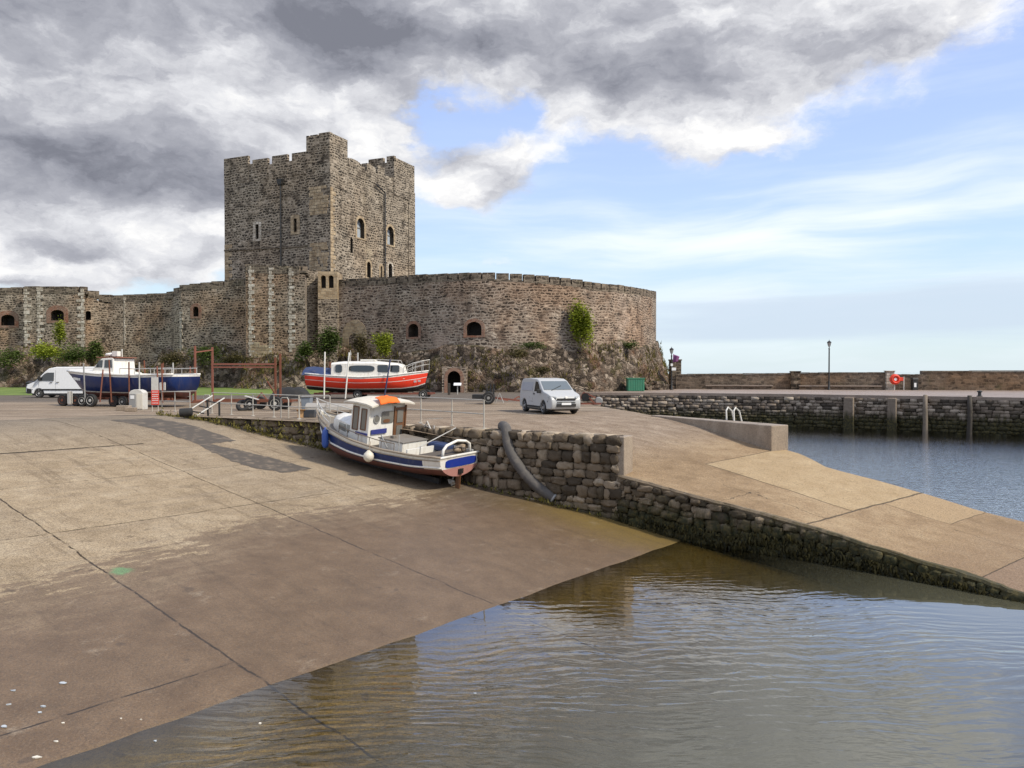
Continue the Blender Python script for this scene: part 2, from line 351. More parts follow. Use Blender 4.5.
def concrete(name, kind):
    m, T, b = new_mat(name)
    uv = T.n('ShaderNodeUVMap').outputs[0]; pos = T.n('ShaderNodeNewGeometry').outputs['Position']
    big = T.noise(pos, .22, 6, .62); med = T.noise(pos, 1.4, 6, .68); fine = T.noise(pos, 22, 4, .7); grit = T.noise(pos, 75, 2, .6)
    rough = .9
    def line(coord, at, w, wav=.06, lo=None, hi=None, other=None):
        d = T.m('ABSOLUTE', T.m('SUBTRACT', T.m('ADD', coord, T.m('MULTIPLY', T.m('SUBTRACT', T.noise(pos, 1.1, 4, .6), .5), wav * 2)), at))
        f = T.smooth(d, w * .4, w, 1.0, 0.0)
        if other is not None:
            if lo is not None: f = T.m('MULTIPLY', f, T.m('GREATER_THAN', other, lo))
            if hi is not None: f = T.m('MULTIPLY', f, T.m('LESS_THAN', other, hi))
        return f
    if kind == 'slip':
        w, u, _ = T.sep(uv)
        base = T.ramp(T.m('ADD', T.m('MULTIPLY', big, .5), T.m('MULTIPLY', med, .5)), [(.34, (.25, .185, .11)), (.5, (.425, .33, .21)), (.64, (.54, .44, .30))])
        streak = T.noise(T.mapv(uv, (.35, 3.0, 1)), 1.0, 6, .7)
        base = T.mix(T.m('MULTIPLY', T.smooth(streak, .46, .72), .55), base, (.25, .20, .145))
        # grey, greener upper apron
        base = T.mix(T.smooth(u, 17, 27, 0, .65), base, (.26, .225, .18))
        strk2 = T.noise(T.mapv(pos, (.09, 1.7, 1)), 1.0, 5, .65)
        base = T.mix(T.m('MULTIPLY', T.smooth(strk2, .46, .56), T.smooth(u, 24, 28, 0, .85)), base, (.085, .075, .062))
        # slabs differ a little
        ce = T.n('ShaderNodeTexWhiteNoise', dict(noise_dimensions='2D'), Vector=T.comb(T.m('FLOOR', T.m('DIVIDE', T.m('ADD', w, 2.7), 6.0)), T.m('FLOOR', T.m('DIVIDE', T.m('ADD', u, 7.6), 8.7))))
        base = T.mix(T.m('MULTIPLY', ce.outputs['Value'], .28), base, (.22, .175, .125))
        # tide line: silt-brown wet concrete below
        fr = T.noise(T.mapv(uv, (.7, 2.6, 1)), 1.0, 8, .72)
        tide = T.m('ADD', u, T.m('ADD', T.m('MULTIPLY', T.m('SUBTRACT', fr, .5), 6.5), T.m('MULTIPLY', T.m('SUBTRACT', big, .5), 3.0)))
        left = T.smooth(w, -18, -9, 1.4, -.4)
        brk = T.m('ADD', T.m('MULTIPLY', T.m('SUBTRACT', T.noise(T.mapv(uv, (1.6, 5.5, 1)), 1.0, 6, .7), .5), 4.6), T.m('MULTIPLY', T.m('SUBTRACT', T.noise(pos, 7, 4, .7), .5), 1.8))
        tl = T.m('ADD', T.m('ADD', tide, left), brk)
        wet = T.m('ADD', T.m('MULTIPLY', T.smooth(tl, 7.5, 7.95, 1.0, 0.0), .72), T.m('MULTIPLY', T.smooth(tl, 5.2, 7.2, 1.0, 0.0), .28))
        silt = T.ramp(T.m('ADD', T.m('MULTIPLY', med, .4), T.m('ADD', T.m('MULTIPLY', fine, .35), T.m('MULTIPLY', grit, .25))), [(.34, (.096, .058, .029)), (.5, (.18, .116, .063)), (.64, (.26, .178, .106))])
        green = T.smooth(T.m('ADD', w, T.m('MULTIPLY', T.m('SUBTRACT', big, .5), 5)), -3.6, -.3)
        silt = T.mix(T.m('MULTIPLY', green, T.smooth(u, 9, 2.5, .1, .9)), silt, (.21, .145, .036))
        silt = T.mix(T.smooth(u, 0.15, -.8, 0, .95), silt, T.mix(med, (.36, .235, .05), (.58, .40, .12)))
        c = T.mix(wet, base, silt)
        drip = T.noise(T.mapv(uv, (2.6, .22, 1)), 1.0, 6, .7)
        c = T.mix(T.m('MULTIPLY', T.smooth(drip, .52, .68), .38), c, (.085, .055, .03))
        patch_ = T.noise(T.mapv(uv, (.9, 1.3, 1), (8, 3, 0)), 1.0, 7, .75)
        c = T.mix(T.m('MULTIPLY', T.smooth(patch_, .58, .70), .34), c, (.50, .42, .31))
        c = T.mix(T.m('MULTIPLY', T.smooth(patch_, .42, .33), .38), c, (.10, .07, .042))
        gv = T.noise(pos, 30, 5, .75); gv2 = T.noise(pos, 11, 4, .7)
        c = T.mix(T.smooth(gv, .50, .36, 0, .55), c, T.mix(.62, c, (.02, .012, .006)))
        c = T.mix(T.smooth(gv, .54, .68, 0, .40), c, T.mix(.45, c, (.62, .50, .37)))
        c = T.mix(T.smooth(gv2, .56, .66, 0, .30), c, T.mix(.5, c, (.05, .032, .018)))
        # wet ground with the stranded boat's shade painted in, also along the wall
        damp_shade = T.m('MULTIPLY', T.smooth(T.m('ADD', w, T.m('MULTIPLY', T.m('SUBTRACT', med, .5), 3)), -4.4, -1.8), T.m('MULTIPLY', T.smooth(u, 19, 13, 0, .85), T.smooth(u, 3.5, 8.5)))
        c = T.mix(damp_shade, c, (.085, .062, .04))
        cr = None
        for f in (line(w, -14.65, .034, .10), line(w, -8.85, .03, .11), line(w, -20.6, .05), line(u, 9.8, .035, .07, None, -6.0, w), line(u, 1.08, .03, .05, None, -14.65, w),
                  line(u, 19.36, .12, .1, None, -8.0, w), line(u, 28.2, .06), line(u, 14.6, .022, .1, -14.6, -3, w), line(w, -17.8, .02, .1, 9.8, 40, u), line(u, 15.6, .03, .1, None, -14.8, w)):
            cr = f if cr is None else T.m('MAXIMUM', cr, f)
        cr = T.m('MULTIPLY', cr, T.smooth(T.noise(pos, 2.2, 5, .7), .36, .52, .15, 1))
        c = T.mix(cr, c, (.028, .019, .011))
        gp = T.vm('LENGTH', T.vm('MULTIPLY', T.vm('SUBTRACT', uv, (-14.4, 6.4, 0)), (1, 1, 0)))
        c = T.mix(T.m('MULTIPLY', T.smooth(T.m('ADD', gp, T.m('MULTIPLY', T.m('SUBTRACT', med, .5), .7)), .12, .3, 1, 0), .7), c, (.13, .33, .14))
        spots = T.smooth(T.noise(pos, 1.9, 2, .5), .70, .74)
        c = T.mix(T.m('MULTIPLY', spots, .5), c, (.07, .05, .035))
        lk(T, T.m('ADD', .9, T.m('MULTIPLY', wet, -.50)), b.inputs['Roughness'])
        lk(T, T.m('ADD', .2, T.m('MULTIPLY', wet, .25)), b.inputs['Specular IOR Level'])
    elif kind == 'quay':
        base = T.ramp(T.m('ADD', T.m('MULTIPLY', big, .5), T.m('MULTIPLY', med, .5)), [(.3, (.19, .145, .10)), (.5, (.30, .23, .16)), (.7, (.42, .335, .245))])
        s1 = T.noise(T.mapv(pos, (.08, 2.0, 1), (0, 0, 0), (0, 0, R(8))), 1.0, 6, .68)
        base = T.mix(T.m('MULTIPLY', T.smooth(s1, .5, .62), .75), base, (.095, .072, .055))
        base = T.mix(T.m('MULTIPLY', T.smooth(s1, .47, .36), .8), base, (.52, .44, .35))
        c = base; px_, py_, _ = T.sep(pos)
        road = T.m('MULTIPLY', T.smooth(py_, 52, 58), T.smooth(py_, 88, 84))
        c = T.mix(T.m('MULTIPLY', road, .75), c, (.095, .088, .08))
        b.inputs['Roughness'].default_value = .9
    elif kind == 'ramp':
        s_, t_, _ = T.sep(uv)
        base = T.ramp(T.m('ADD', T.m('MULTIPLY', big, .55), T.m('MULTIPLY', med, .45)), [(.34, (.20, .13, .066)), (.5, (.345, .24, .135)), (.64, (.46, .345, .205))])
        yel = T.m('MULTIPLY', T.m('MULTIPLY', T.m('GREATER_THAN', t_, 3.9), T.m('GREATER_THAN', s_, 0.7)), T.m('LESS_THAN', s_, 6.2))
        base = T.mix(T.m('MULTIPLY', yel, .8), base, T.ramp(med, [(.3, (.42, .305, .165)), (.7, (.53, .405, .24))]))
        yel2 = T.m('MULTIPLY', T.m('MULTIPLY', T.m('GREATER_THAN', t_, 5.9), T.m('GREATER_THAN', s_, 6.2)), T.m('LESS_THAN', s_, 8.2))
        base = T.mix(T.m('MULTIPLY', yel2, .7), base, (.46, .335, .19))
        low = T.m('GREATER_THAN', s_, 10.6)
        base = T.mix(T.m('MULTIPLY', low, .55), base, (.30, .215, .165))
        base = T.mix(T.smooth(T.m('ADD', s_, T.m('MULTIPLY', T.m('SUBTRACT', med, .5), 3)), 8.4, 10.0, 0, .45), base, (.22, .145, .09))
        up = T.smooth(s_, .3, -4, 0, .8)
        base = T.mix(up, base, T.ramp(T.noise(T.mapv(uv, (.5, 1.1, 1)), 1.6, 6, .7), [(.35, (.20, .145, .105)), (.5, (.30, .235, .175)), (.68, (.43, .35, .27))]))
        rub = T.smooth(T.noise(pos, 5.5, 3, .7), .60, .66)
        base = T.mix(T.m('MULTIPLY', rub, T.smooth(s_, 2, -2, .12, .6)), base, (.12, .085, .06))
        cr = None
        for f in (line(t_, 3.9, .04, .06, .7, 6.2, s_), line(s_, 6.2, .05, .08), line(s_, .7, .03, .05, 3.9, None, t_), line(s_, 10.6, .025, .05),
                  line(t_, 5.9, .025, .05, 6.2, 8.2, s_), line(s_, 8.2, .02, .08, 5.9, None, t_), line(t_, 2.3, .022, .5, 2.6, 6.2, s_), line(s_, 3.6, .022, .5, None, 2.6, t_), line(t_, 5.2, .02, .4, 8.5, 10.6, s_)):
            cr = f if cr is None else T.m('MAXIMUM', cr, f)
        c = T.mix(T.m('MULTIPLY', cr, .9), base, (.05, .036, .024))
        b.inputs['Roughness'].default_value = .9
    elif kind == 'pier':
        c = T.ramp(T.m('ADD', T.m('MULTIPLY', big, .5), T.m('MULTIPLY', med, .5)), [(.3, (.26, .20, .16)), (.5, (.36, .285, .235)), (.7, (.44, .36, .30))])
    else:
        c = T.ramp(T.m('ADD', T.m('MULTIPLY', T.noise(T.mapv(pos, (1, 1, .4)), 1.2, 6, .7), .7), T.m('MULTIPLY', fine, .3)), [(.3, (.22, .17, .125)), (.5, (.36, .29, .22)), (.7, (.50, .42, .335))])
        zz = T.sep(pos)[2]
        c = T.mix(T.m('MULTIPLY', T.smooth(zz, 1.9, .6), .8), c, (.05, .045, .022))
    c = T.mix(T.m('MULTIPLY', T.m('SUBTRACT', T.m('ADD', fine, grit), .86), 2.0, clamp=True), c, (.06, .045, .033))
    c = T.mix(T.m('MULTIPLY', T.smooth(T.noise(pos, 40, 3, .7), .58, .70), T.m('MULTIPLY', T.m('SUBTRACT', 1.0, wet), .5) if kind == 'slip' else .5), c, (.56, .49, .41))
    lk(T, c, b.inputs['Base Color'])
    if kind not in ('slip',): b.inputs['Specular IOR Level'].default_value = .2
    hh = T.m('ADD', T.m('MULTIPLY', med, .5), T.m('ADD', T.m('MULTIPLY', fine, .3), T.m('MULTIPLY', grit, .12)))
    bp = T.n('ShaderNodeBump', None, Strength=.35, Distance=.05, Height=hh); lk(T, bp.outputs[0], b.inputs['Normal'])
    return m
M['slip'] = concrete('slipway_concrete', 'slip'); M['quay'] = concrete('quay_concrete', 'quay'); M['ramp'] = concrete('ramp_concrete', 'ramp')
M['pier'] = concrete('pier_paving', 'pier'); M['conc'] = concrete('weathered_concrete', 'wall')

def stone_mat(name, stops, weed=0.0, zw=(1.2, .2), weedcol=(.022, .026, .01), dark=1.0):
    m, T, b = new_mat(name)
    pos = T.n('ShaderNodeNewGeometry').outputs['Position']
    tone = T.n('ShaderNodeAttribute', dict(attribute_name='tone')).outputs['Fac']
    n1 = T.noise(pos, 3.5, 6, .7); n2 = T.noise(pos, 26, 4, .7)
    c = T.ramp(T.m('ADD', tone, T.m('ADD', T.m('MULTIPLY', T.m('SUBTRACT', n1, .5), .5), T.m('MULTIPLY', T.m('SUBTRACT', n2, .5), .35))), stops)
    c = T.mix(T.m('MULTIPLY', T.smooth(T.noise(pos, 1.1, 5, .7), .56, .7), .5), c, (.12, .095, .05))
    c = T.mix(T.m('MULTIPLY', T.smooth(n1, .62, .75), .6), c, (.36, .33, .28))
    z = T.sep(pos)[2]
    if weed:
        n3 = T.noise(T.mapv(pos, (2.2, 2.2, .5)), 1.6, 6, .7)
        wf = T.smooth(T.m('ADD', z, T.m('MULTIPLY', T.m('SUBTRACT', n3, .5), 2.2)), zw[0], zw[1], 0, weed)
        wc = T.mix(T.smooth(T.noise(pos, 7, 4, .7), .42, .62), weedcol, (.075, .062, .02))
        c = T.mix(wf, c, wc)
    lk(T, c, b.inputs['Base Color']); b.inputs['Roughness'].default_value = .82; b.inputs['Specular IOR Level'].default_value = .3
    bp = T.n('ShaderNodeBump', None, Strength=.7, Distance=.06, Height=T.m('ADD', n1, T.m('MULTIPLY', n2, .4))); lk(T, bp.outputs[0], b.inputs['Normal'])
    return m
ST = [(.1, (.06, .046, .031)), (.35, (.145, .110, .073)), (.6, (.235, .182, .125)), (.85, (.33, .265, .19)), (1.0, (.46, .385, .29))]
M['qstone'] = stone_mat('quay_rubble_stone', ST, .8, (.9, .2), (.05, .05, .018))
M['jstone'] = stone_mat('weedy_rubble_stone', ST, .93, (1.35, .55))
M['pstone'] = stone_mat('pier_block_stone', [(.1, (.07, .057, .045)), (.4, (.19, .15, .115)), (.7, (.30, .245, .195)), (1, (.45, .385, .31))], .97, (2.0, .9), (.018, .020, .010))
M['mortar'] = stone_mat('dark_joint', [(0, (.04, .033, .024)), (1, (.075, .06, .045))], .8, (1.0, .4))

def rock_mat(name='rock'):
    m, T, b = new_mat(name)
    pos = T.n('ShaderNodeNewGeometry').outputs['Position']
    v = T.n('ShaderNodeTexVoronoi', dict(feature='F1'), Vector=T.vm('ADD', pos, T.vm('MULTIPLY', T.noise(pos, .9, 4, .6, out=1), (1.6, 1.6, 1.6))), Scale=1.9, Randomness=1.0)
    e = T.n('ShaderNodeTexVoronoi', dict(feature='DISTANCE_TO_EDGE'), Vector=T.vm('ADD', pos, T.vm('MULTIPLY', T.noise(pos, .9, 4, .6, out=1), (1.6, 1.6, 1.6))), Scale=1.9)
    n1 = T.noise(pos, .28, 5, .65); n2 = T.noise(pos, 2.3, 6, .72)
    c = T.ramp(T.m('ADD', T.m('MULTIPLY', T.sep(v.outputs['Color'])[0], .5), T.m('MULTIPLY', n2, .5)), [(.24, (.045, .036, .028)), (.40, (.12, .093, .070)), (.56, (.22, .17, .13)), (.72, (.35, .285, .225)), (.85, (.50, .43, .35))])
    c = T.mix(T.m('MULTIPLY', T.smooth(n1, .5, .66), .6), c, (.21, .11, .06))
    c = T.mix(T.m('MULTIPLY', T.smooth(e.outputs['Distance'], .0, .11, .6, 0), T.smooth(n2, .35, .6)), c, (.045, .034, .025))
    nz = T.sep(T.n('ShaderNodeNewGeometry').outputs['Normal'])[2]
    mo = T.m('MULTIPLY', T.smooth(T.m('ADD', T.noise(pos, .55, 5, .7), T.m('MULTIPLY', nz, .18)), .60, .70), .6)
    c = T.mix(mo, c, T.mix(n2, (.06, .055, .02), (.14, .125, .045)))
    lk(T, c, b.inputs['Base Color']); b.inputs['Roughness'].default_value = .95; b.inputs['Specular IOR Level'].default_value = .15
    bp = T.n('ShaderNodeBump', None, Strength=.9, Distance=.35, Height=T.m('ADD', n2, T.m('MULTIPLY', T.smooth(e.outputs['Distance'], 0, .2), .6))); lk(T, bp.outputs[0], b.inputs['Normal'])
    return m
M['rock'] = rock_mat()
def leaf_mat(name, a, b_):
    m, T, b = new_mat(name)
    tone = T.n('ShaderNodeAttribute', dict(attribute_name='tone')).outputs['Fac']
    lk(T, T.ramp(tone, [(0, a), (1, b_)]), b.inputs['Base Color']); b.inputs['Roughness'].default_value = .65
    b.inputs['Specular IOR Level'].default_value = .25
    tr = T.n('ShaderNodeBsdfTranslucent'); lk(T, T.ramp(tone, [(0, a), (1, b_)]), tr.inputs[0])
    mx = T.n('ShaderNodeMixShader', None, Fac=.3); lk(T, b.outputs[0], mx.inputs[1]); lk(T, tr.outputs[0], mx.inputs[2])
    lk(T, mx.outputs[0], T.nt.nodes['Material Output'].inputs[0]); return m
M['leaf_dark'] = leaf_mat('dark_leaves', (.03, .048, .012), (.13, .18, .04))
M['leaf_light'] = leaf_mat('light_leaves', (.11, .15, .014), (.42, .47, .05))
M['scrub'] = leaf_mat('scrub_leaves', (.035, .032, .012), (.15, .125, .05))
def lawn_mat():
    m, T, b = new_mat('lawn'); pos = T.n('ShaderNodeNewGeometry').outputs['Position']
    lk(T, T.ramp(T.m('ADD', T.m('MULTIPLY', T.noise(pos, .3, 5, .6), .5), T.m('MULTIPLY', T.noise(pos, 6, 4, .7), .5)), [(.3, (.06, .095, .018)), (.5, (.12, .175, .03)), (.7, (.19, .24, .05))]), b.inputs['Base Color'])
    b.inputs['Roughness'].default_value = .9; return m
M['lawn'] = lawn_mat()

def water_mat():
    m, T, b = new_mat('harbour_water'); nt = T.nt; nt.nodes.remove(b)
    pos = T.n('ShaderNodeNewGeometry').outputs['Position']
    x, y, _ = T.sep(pos)
    wv = T.vm('ADD', pos, T.vm('MULTIPLY', T.vm('SUBTRACT', T.noise(pos, .22, 3, .5, out=1), (.5, .5, .5)), (1.9, 1.9, 0)))
    a_ = T.noise(T.mapv(wv, (.75, 3.2, 1), (0, 0, 0), (0, 0, R(-14))), 1.0, 1.5, .5)
    wn = T.n('ShaderNodeTexWave', dict(wave_type='BANDS', bands_direction='Y'), Vector=T.mapv(wv, (.35, 1, 1), (0, 0, 0), (0, 0, R(-13))), Scale=1.05, Distortion=5.5, Detail=2.0, Detail__Scale=.9)
    a = T.m('ADD', T.m('MULTIPLY', a_, .55), T.m('MULTIPLY', wn.outputs['Fac'], .12))
    b1 = T.noise(T.mapv(wv, (2.0, 5.6, 1), (3, 1, 0), (0, 0, R(-9))), 1.0, 2, .5)
    c1 = T.noise(T.mapv(wv, (2.4, 8.0, 1), (7, 2, 0), (0, 0, R(4))), 1.0, 2, .5)
    far = T.noise(T.mapv(pos, (2.6, 5.0, 1)), 1.0, 3, .6)
    calm = T.noise(T.mapv(pos, (.10, .16, 1), (5, 2, 0)), 1.0, 3, .5)
    amp = T.smooth(calm, .36, .62, .5, 1.0)
    edge = T.m('ADD', T.m('MULTIPLY', T.m('SUBTRACT', x, 5.35), -.764), T.m('MULTIPLY', T.m('SUBTRACT', y, 24.1), .645))   # metres up the slip: negative is deeper water
    h = T.m('MULTIPLY', T.m('ADD', T.m('MULTIPLY', a, 1.0), T.m('ADD', T.m('MULTIPLY', b1, .5), T.m('MULTIPLY', c1, .16))), amp)
    openw = T.smooth(T.m('ADD', T.m('MULTIPLY', x, .77), T.m('MULTIPLY', y, .64)), 27, 30)
    lee = T.m('MULTIPLY', T.smooth(T.m('ADD', T.m('MULTIPLY', x, .73), T.m('MULTIPLY', y, .69)), 19.5, 15.5, .10, 1.0), T.smooth(edge, -.2, -2.5, .25, 1.0))   # sheltered water close under the walls
    h = T.m('MULTIPLY', h, T.m('MAXIMUM', lee, openw))
    h = T.m('ADD', h, T.m('MULTIPLY', T.m('MULTIPLY', far, openw), 1.5))
    bp = T.n('ShaderNodeBump', None, Strength=1.0, Distance=.027, Height=h)
    fr = T.n('ShaderNodeFresnel', None, IOR=1.45); lk(T, bp.outputs[0], fr.inputs['Normal'])
    gl = T.n('ShaderNodeBsdfGlossy', None, Roughness=.02, Color=(.97, .98, 1, 1)); lk(T, bp.outputs[0], gl.inputs['Normal'])
    tr = T.n('ShaderNodeBsdfTransparent', None, Color=(.92, .89, .72, 1))
    # suspended silt: the deeper the water over the slip, the less of the bottom shows
    silt = T.n('ShaderNodeBsdfDiffuse', None, Color=(.085, .083, .055, 1))
    body = T.n('ShaderNodeMixShader'); lk(T, T.smooth(edge, -1.5, -9, .0, .97), body.inputs[0]); lk(T, tr.outputs[0], body.inputs[1]); lk(T, silt.outputs[0], body.inputs[2])
    mx = T.n('ShaderNodeMixShader'); lk(T, T.m('MULTIPLY', fr.outputs[0], 1.55, clamp=True), mx.inputs[0]); lk(T, body.outputs[0], mx.inputs[1]); lk(T, gl.outputs[0], mx.inputs[2])
    out = nt.nodes['Material Output']; lk(T, mx.outputs[0], out.inputs[0])
    ab = T.n('ShaderNodeVolumeAbsorption', None, Color=(.62, .55, .28, 1), Density=.35); lk(T, ab.outputs[0], out.inputs['Volume'])
    return m
M['water'] = water_mat()
M['bed'] = paint('sea_bed', (.05, .055, .035), .9, .3)
M['white'] = paint('white_gloss_paint', (.78, .765, .71), .4, .22, dirtcol=(.38, .30, .2), streak=True)
M['white2'] = paint('white_van_paint', (.78, .79, .79), .25, .05, dirtcol=(.45, .42, .38))
M['silver'] = paint('silver_van_paint', (.44, .45, .45), .28, .05, dirtcol=(.4, .37, .33))
M['blue'] = paint('blue_hull_paint', (.007, .027, .125), .4, .25, dirtcol=(.10, .12, .17), streak=True)
M['brightblue'] = paint('bright_blue_paint', (.012, .035, .27), .4, .06)
M['red'] = paint('red_hull_paint', (.80, .05, .02), .35, .08, streak=True)
M['antifoul'] = paint('antifouling_red', (.19, .075, .06), .7, .35, dirtcol=(.07, .05, .04), streak=True)
M['antipink'] = paint('faded_antifouling', (.42, .20, .17), .7, .3, dirtcol=(.2, .12, .1))
M['navy'] = paint('navy_cover_cloth', (.025, .045, .12), .8, .2)
M['black'] = paint('black_rubber', (.018, .018, .018), .75, .3, dirtcol=(.06, .05, .045))
M['blackmetal'] = paint('black_ironwork', (.015, .016, .017), .45, .2)
M['rust'] = paint('rusty_steel', (.19, .065, .035), .85, .5, dirtcol=(.09, .04, .025), scale=5)
M['rust2'] = paint('weathered_red_steel', (.25, .09, .06), .8, .45, dirtcol=(.2, .1, .07), scale=5)
M['wood'] = paint('varnished_wood', (.16, .07, .03), .5, .3)
M['greywood'] = paint('weathered_timber', (.22, .18, .14), .85, .4, dirtcol=(.08, .065, .05))
M['deck'] = paint('grey_deck', (.20, .18, .155), .8, .35)
M['galv'] = paint('galvanised_steel', (.50, .49, .46), .5, .25, metal=.3, dirtcol=(.3, .24, .18))
M['alu'] = paint('alloy_wheel', (.52, .52, .52), .35, .15, metal=.6)
M['grey'] = paint('grey_plastic', (.27, .27, .265), .6, .2)
M['lightgrey'] = paint('pale_grey_paint', (.58, .57, .53), .55, .2, dirtcol=(.3, .26, .2))
M['orange'] = paint('orange_cloth', (.85, .15, .01), .7, .06)
M['pipe'] = paint('grey_rubber_hose', (.085, .078, .072), .75, .3, dirtcol=(.22, .19, .16))
M['green'] = paint('green_container_paint', (.045, .22, .13), .55, .15)
M['card'] = paint('cardboard', (.50, .31, .15), .85, .15)
M['signred'] = paint('sign_red', (.66, .07, .045), .5, .08)
M['lifered'] = paint('lifebuoy_red', (.70, .05, .02), .5, .06)
M['flag'] = paint('purple_flag_cloth', (.20, .065, .19), .8, .1)
M['bluefender'] = paint('blue_fender', (.03, .09, .36), .5, .15)
M['glass'] = glass_mat('dark_glass'); M['paneglass'] = glass_mat('sky_tinted_pane', (.42, .47, .52), .12)  # keep panes: pale blue base colour holds the sky's reflection
M['lamp'] = glass_mat('lantern_glass', (.5, .5, .48), .2)
M['asphalt'] = paint('asphalt_patch', (.095, .078, .060), .8, .8, dirtcol=(.24, .19, .135), scale=2.6)
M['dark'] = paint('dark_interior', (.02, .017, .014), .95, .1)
M['litter'] = paint('pale_litter', (.46, .50, .53), .7, .3)
M['sidegrey'] = paint('van_side_film', (.33, .35, .40), .3, .05)
M['screenglass'] = glass_mat('windscreen_glass', (.13, .15, .15), .08); M['headglass'] = glass_mat('headlight_glass', (.35, .37, .38), .12)
M['cream'] = paint('weathered_cream_paint', (.66, .62, .53), .5, .22, dirtcol=(.3, .23, .15), streak=True)
M['railwood'] = paint('weathered_rail_wood', (.34, .28, .21), .7, .35); M['darkdeck'] = paint('dark_aft_deck', (.09, .075, .06), .8, .3)
M['boardblue'] = paint('violet_blue_board', (.03, .04, .20), .5, .08); M['rope'] = paint('old_rope', (.34, .26, .18), .9, .3)
M['cabglass'] = glass_mat('cabin_glass', (.17, .165, .15), .1)
M['hullshade'] = paint('black_bottom_shade', (.022, .02, .02), .7, .25)  # near-black stands for the shade under the hulls, put into the colour
M['bluehull'] = paint('deep_blue_hull', (.005, .024, .115), .3, .12, streak=True)
M['rail'] = paint('pale_rail_paint', (.44, .42, .37), .55, .25, dirtcol=(.3, .22, .15))
M['binblue'] = paint('bin_plastic', (.20, .23, .27), .55, .15); M['darkcrate'] = paint('dark_crate_plastic', (.035, .04, .05), .6, .2)
M['dinghygrey'] = paint('weathered_dinghy_paint', (.33, .31, .28), .7, .35)
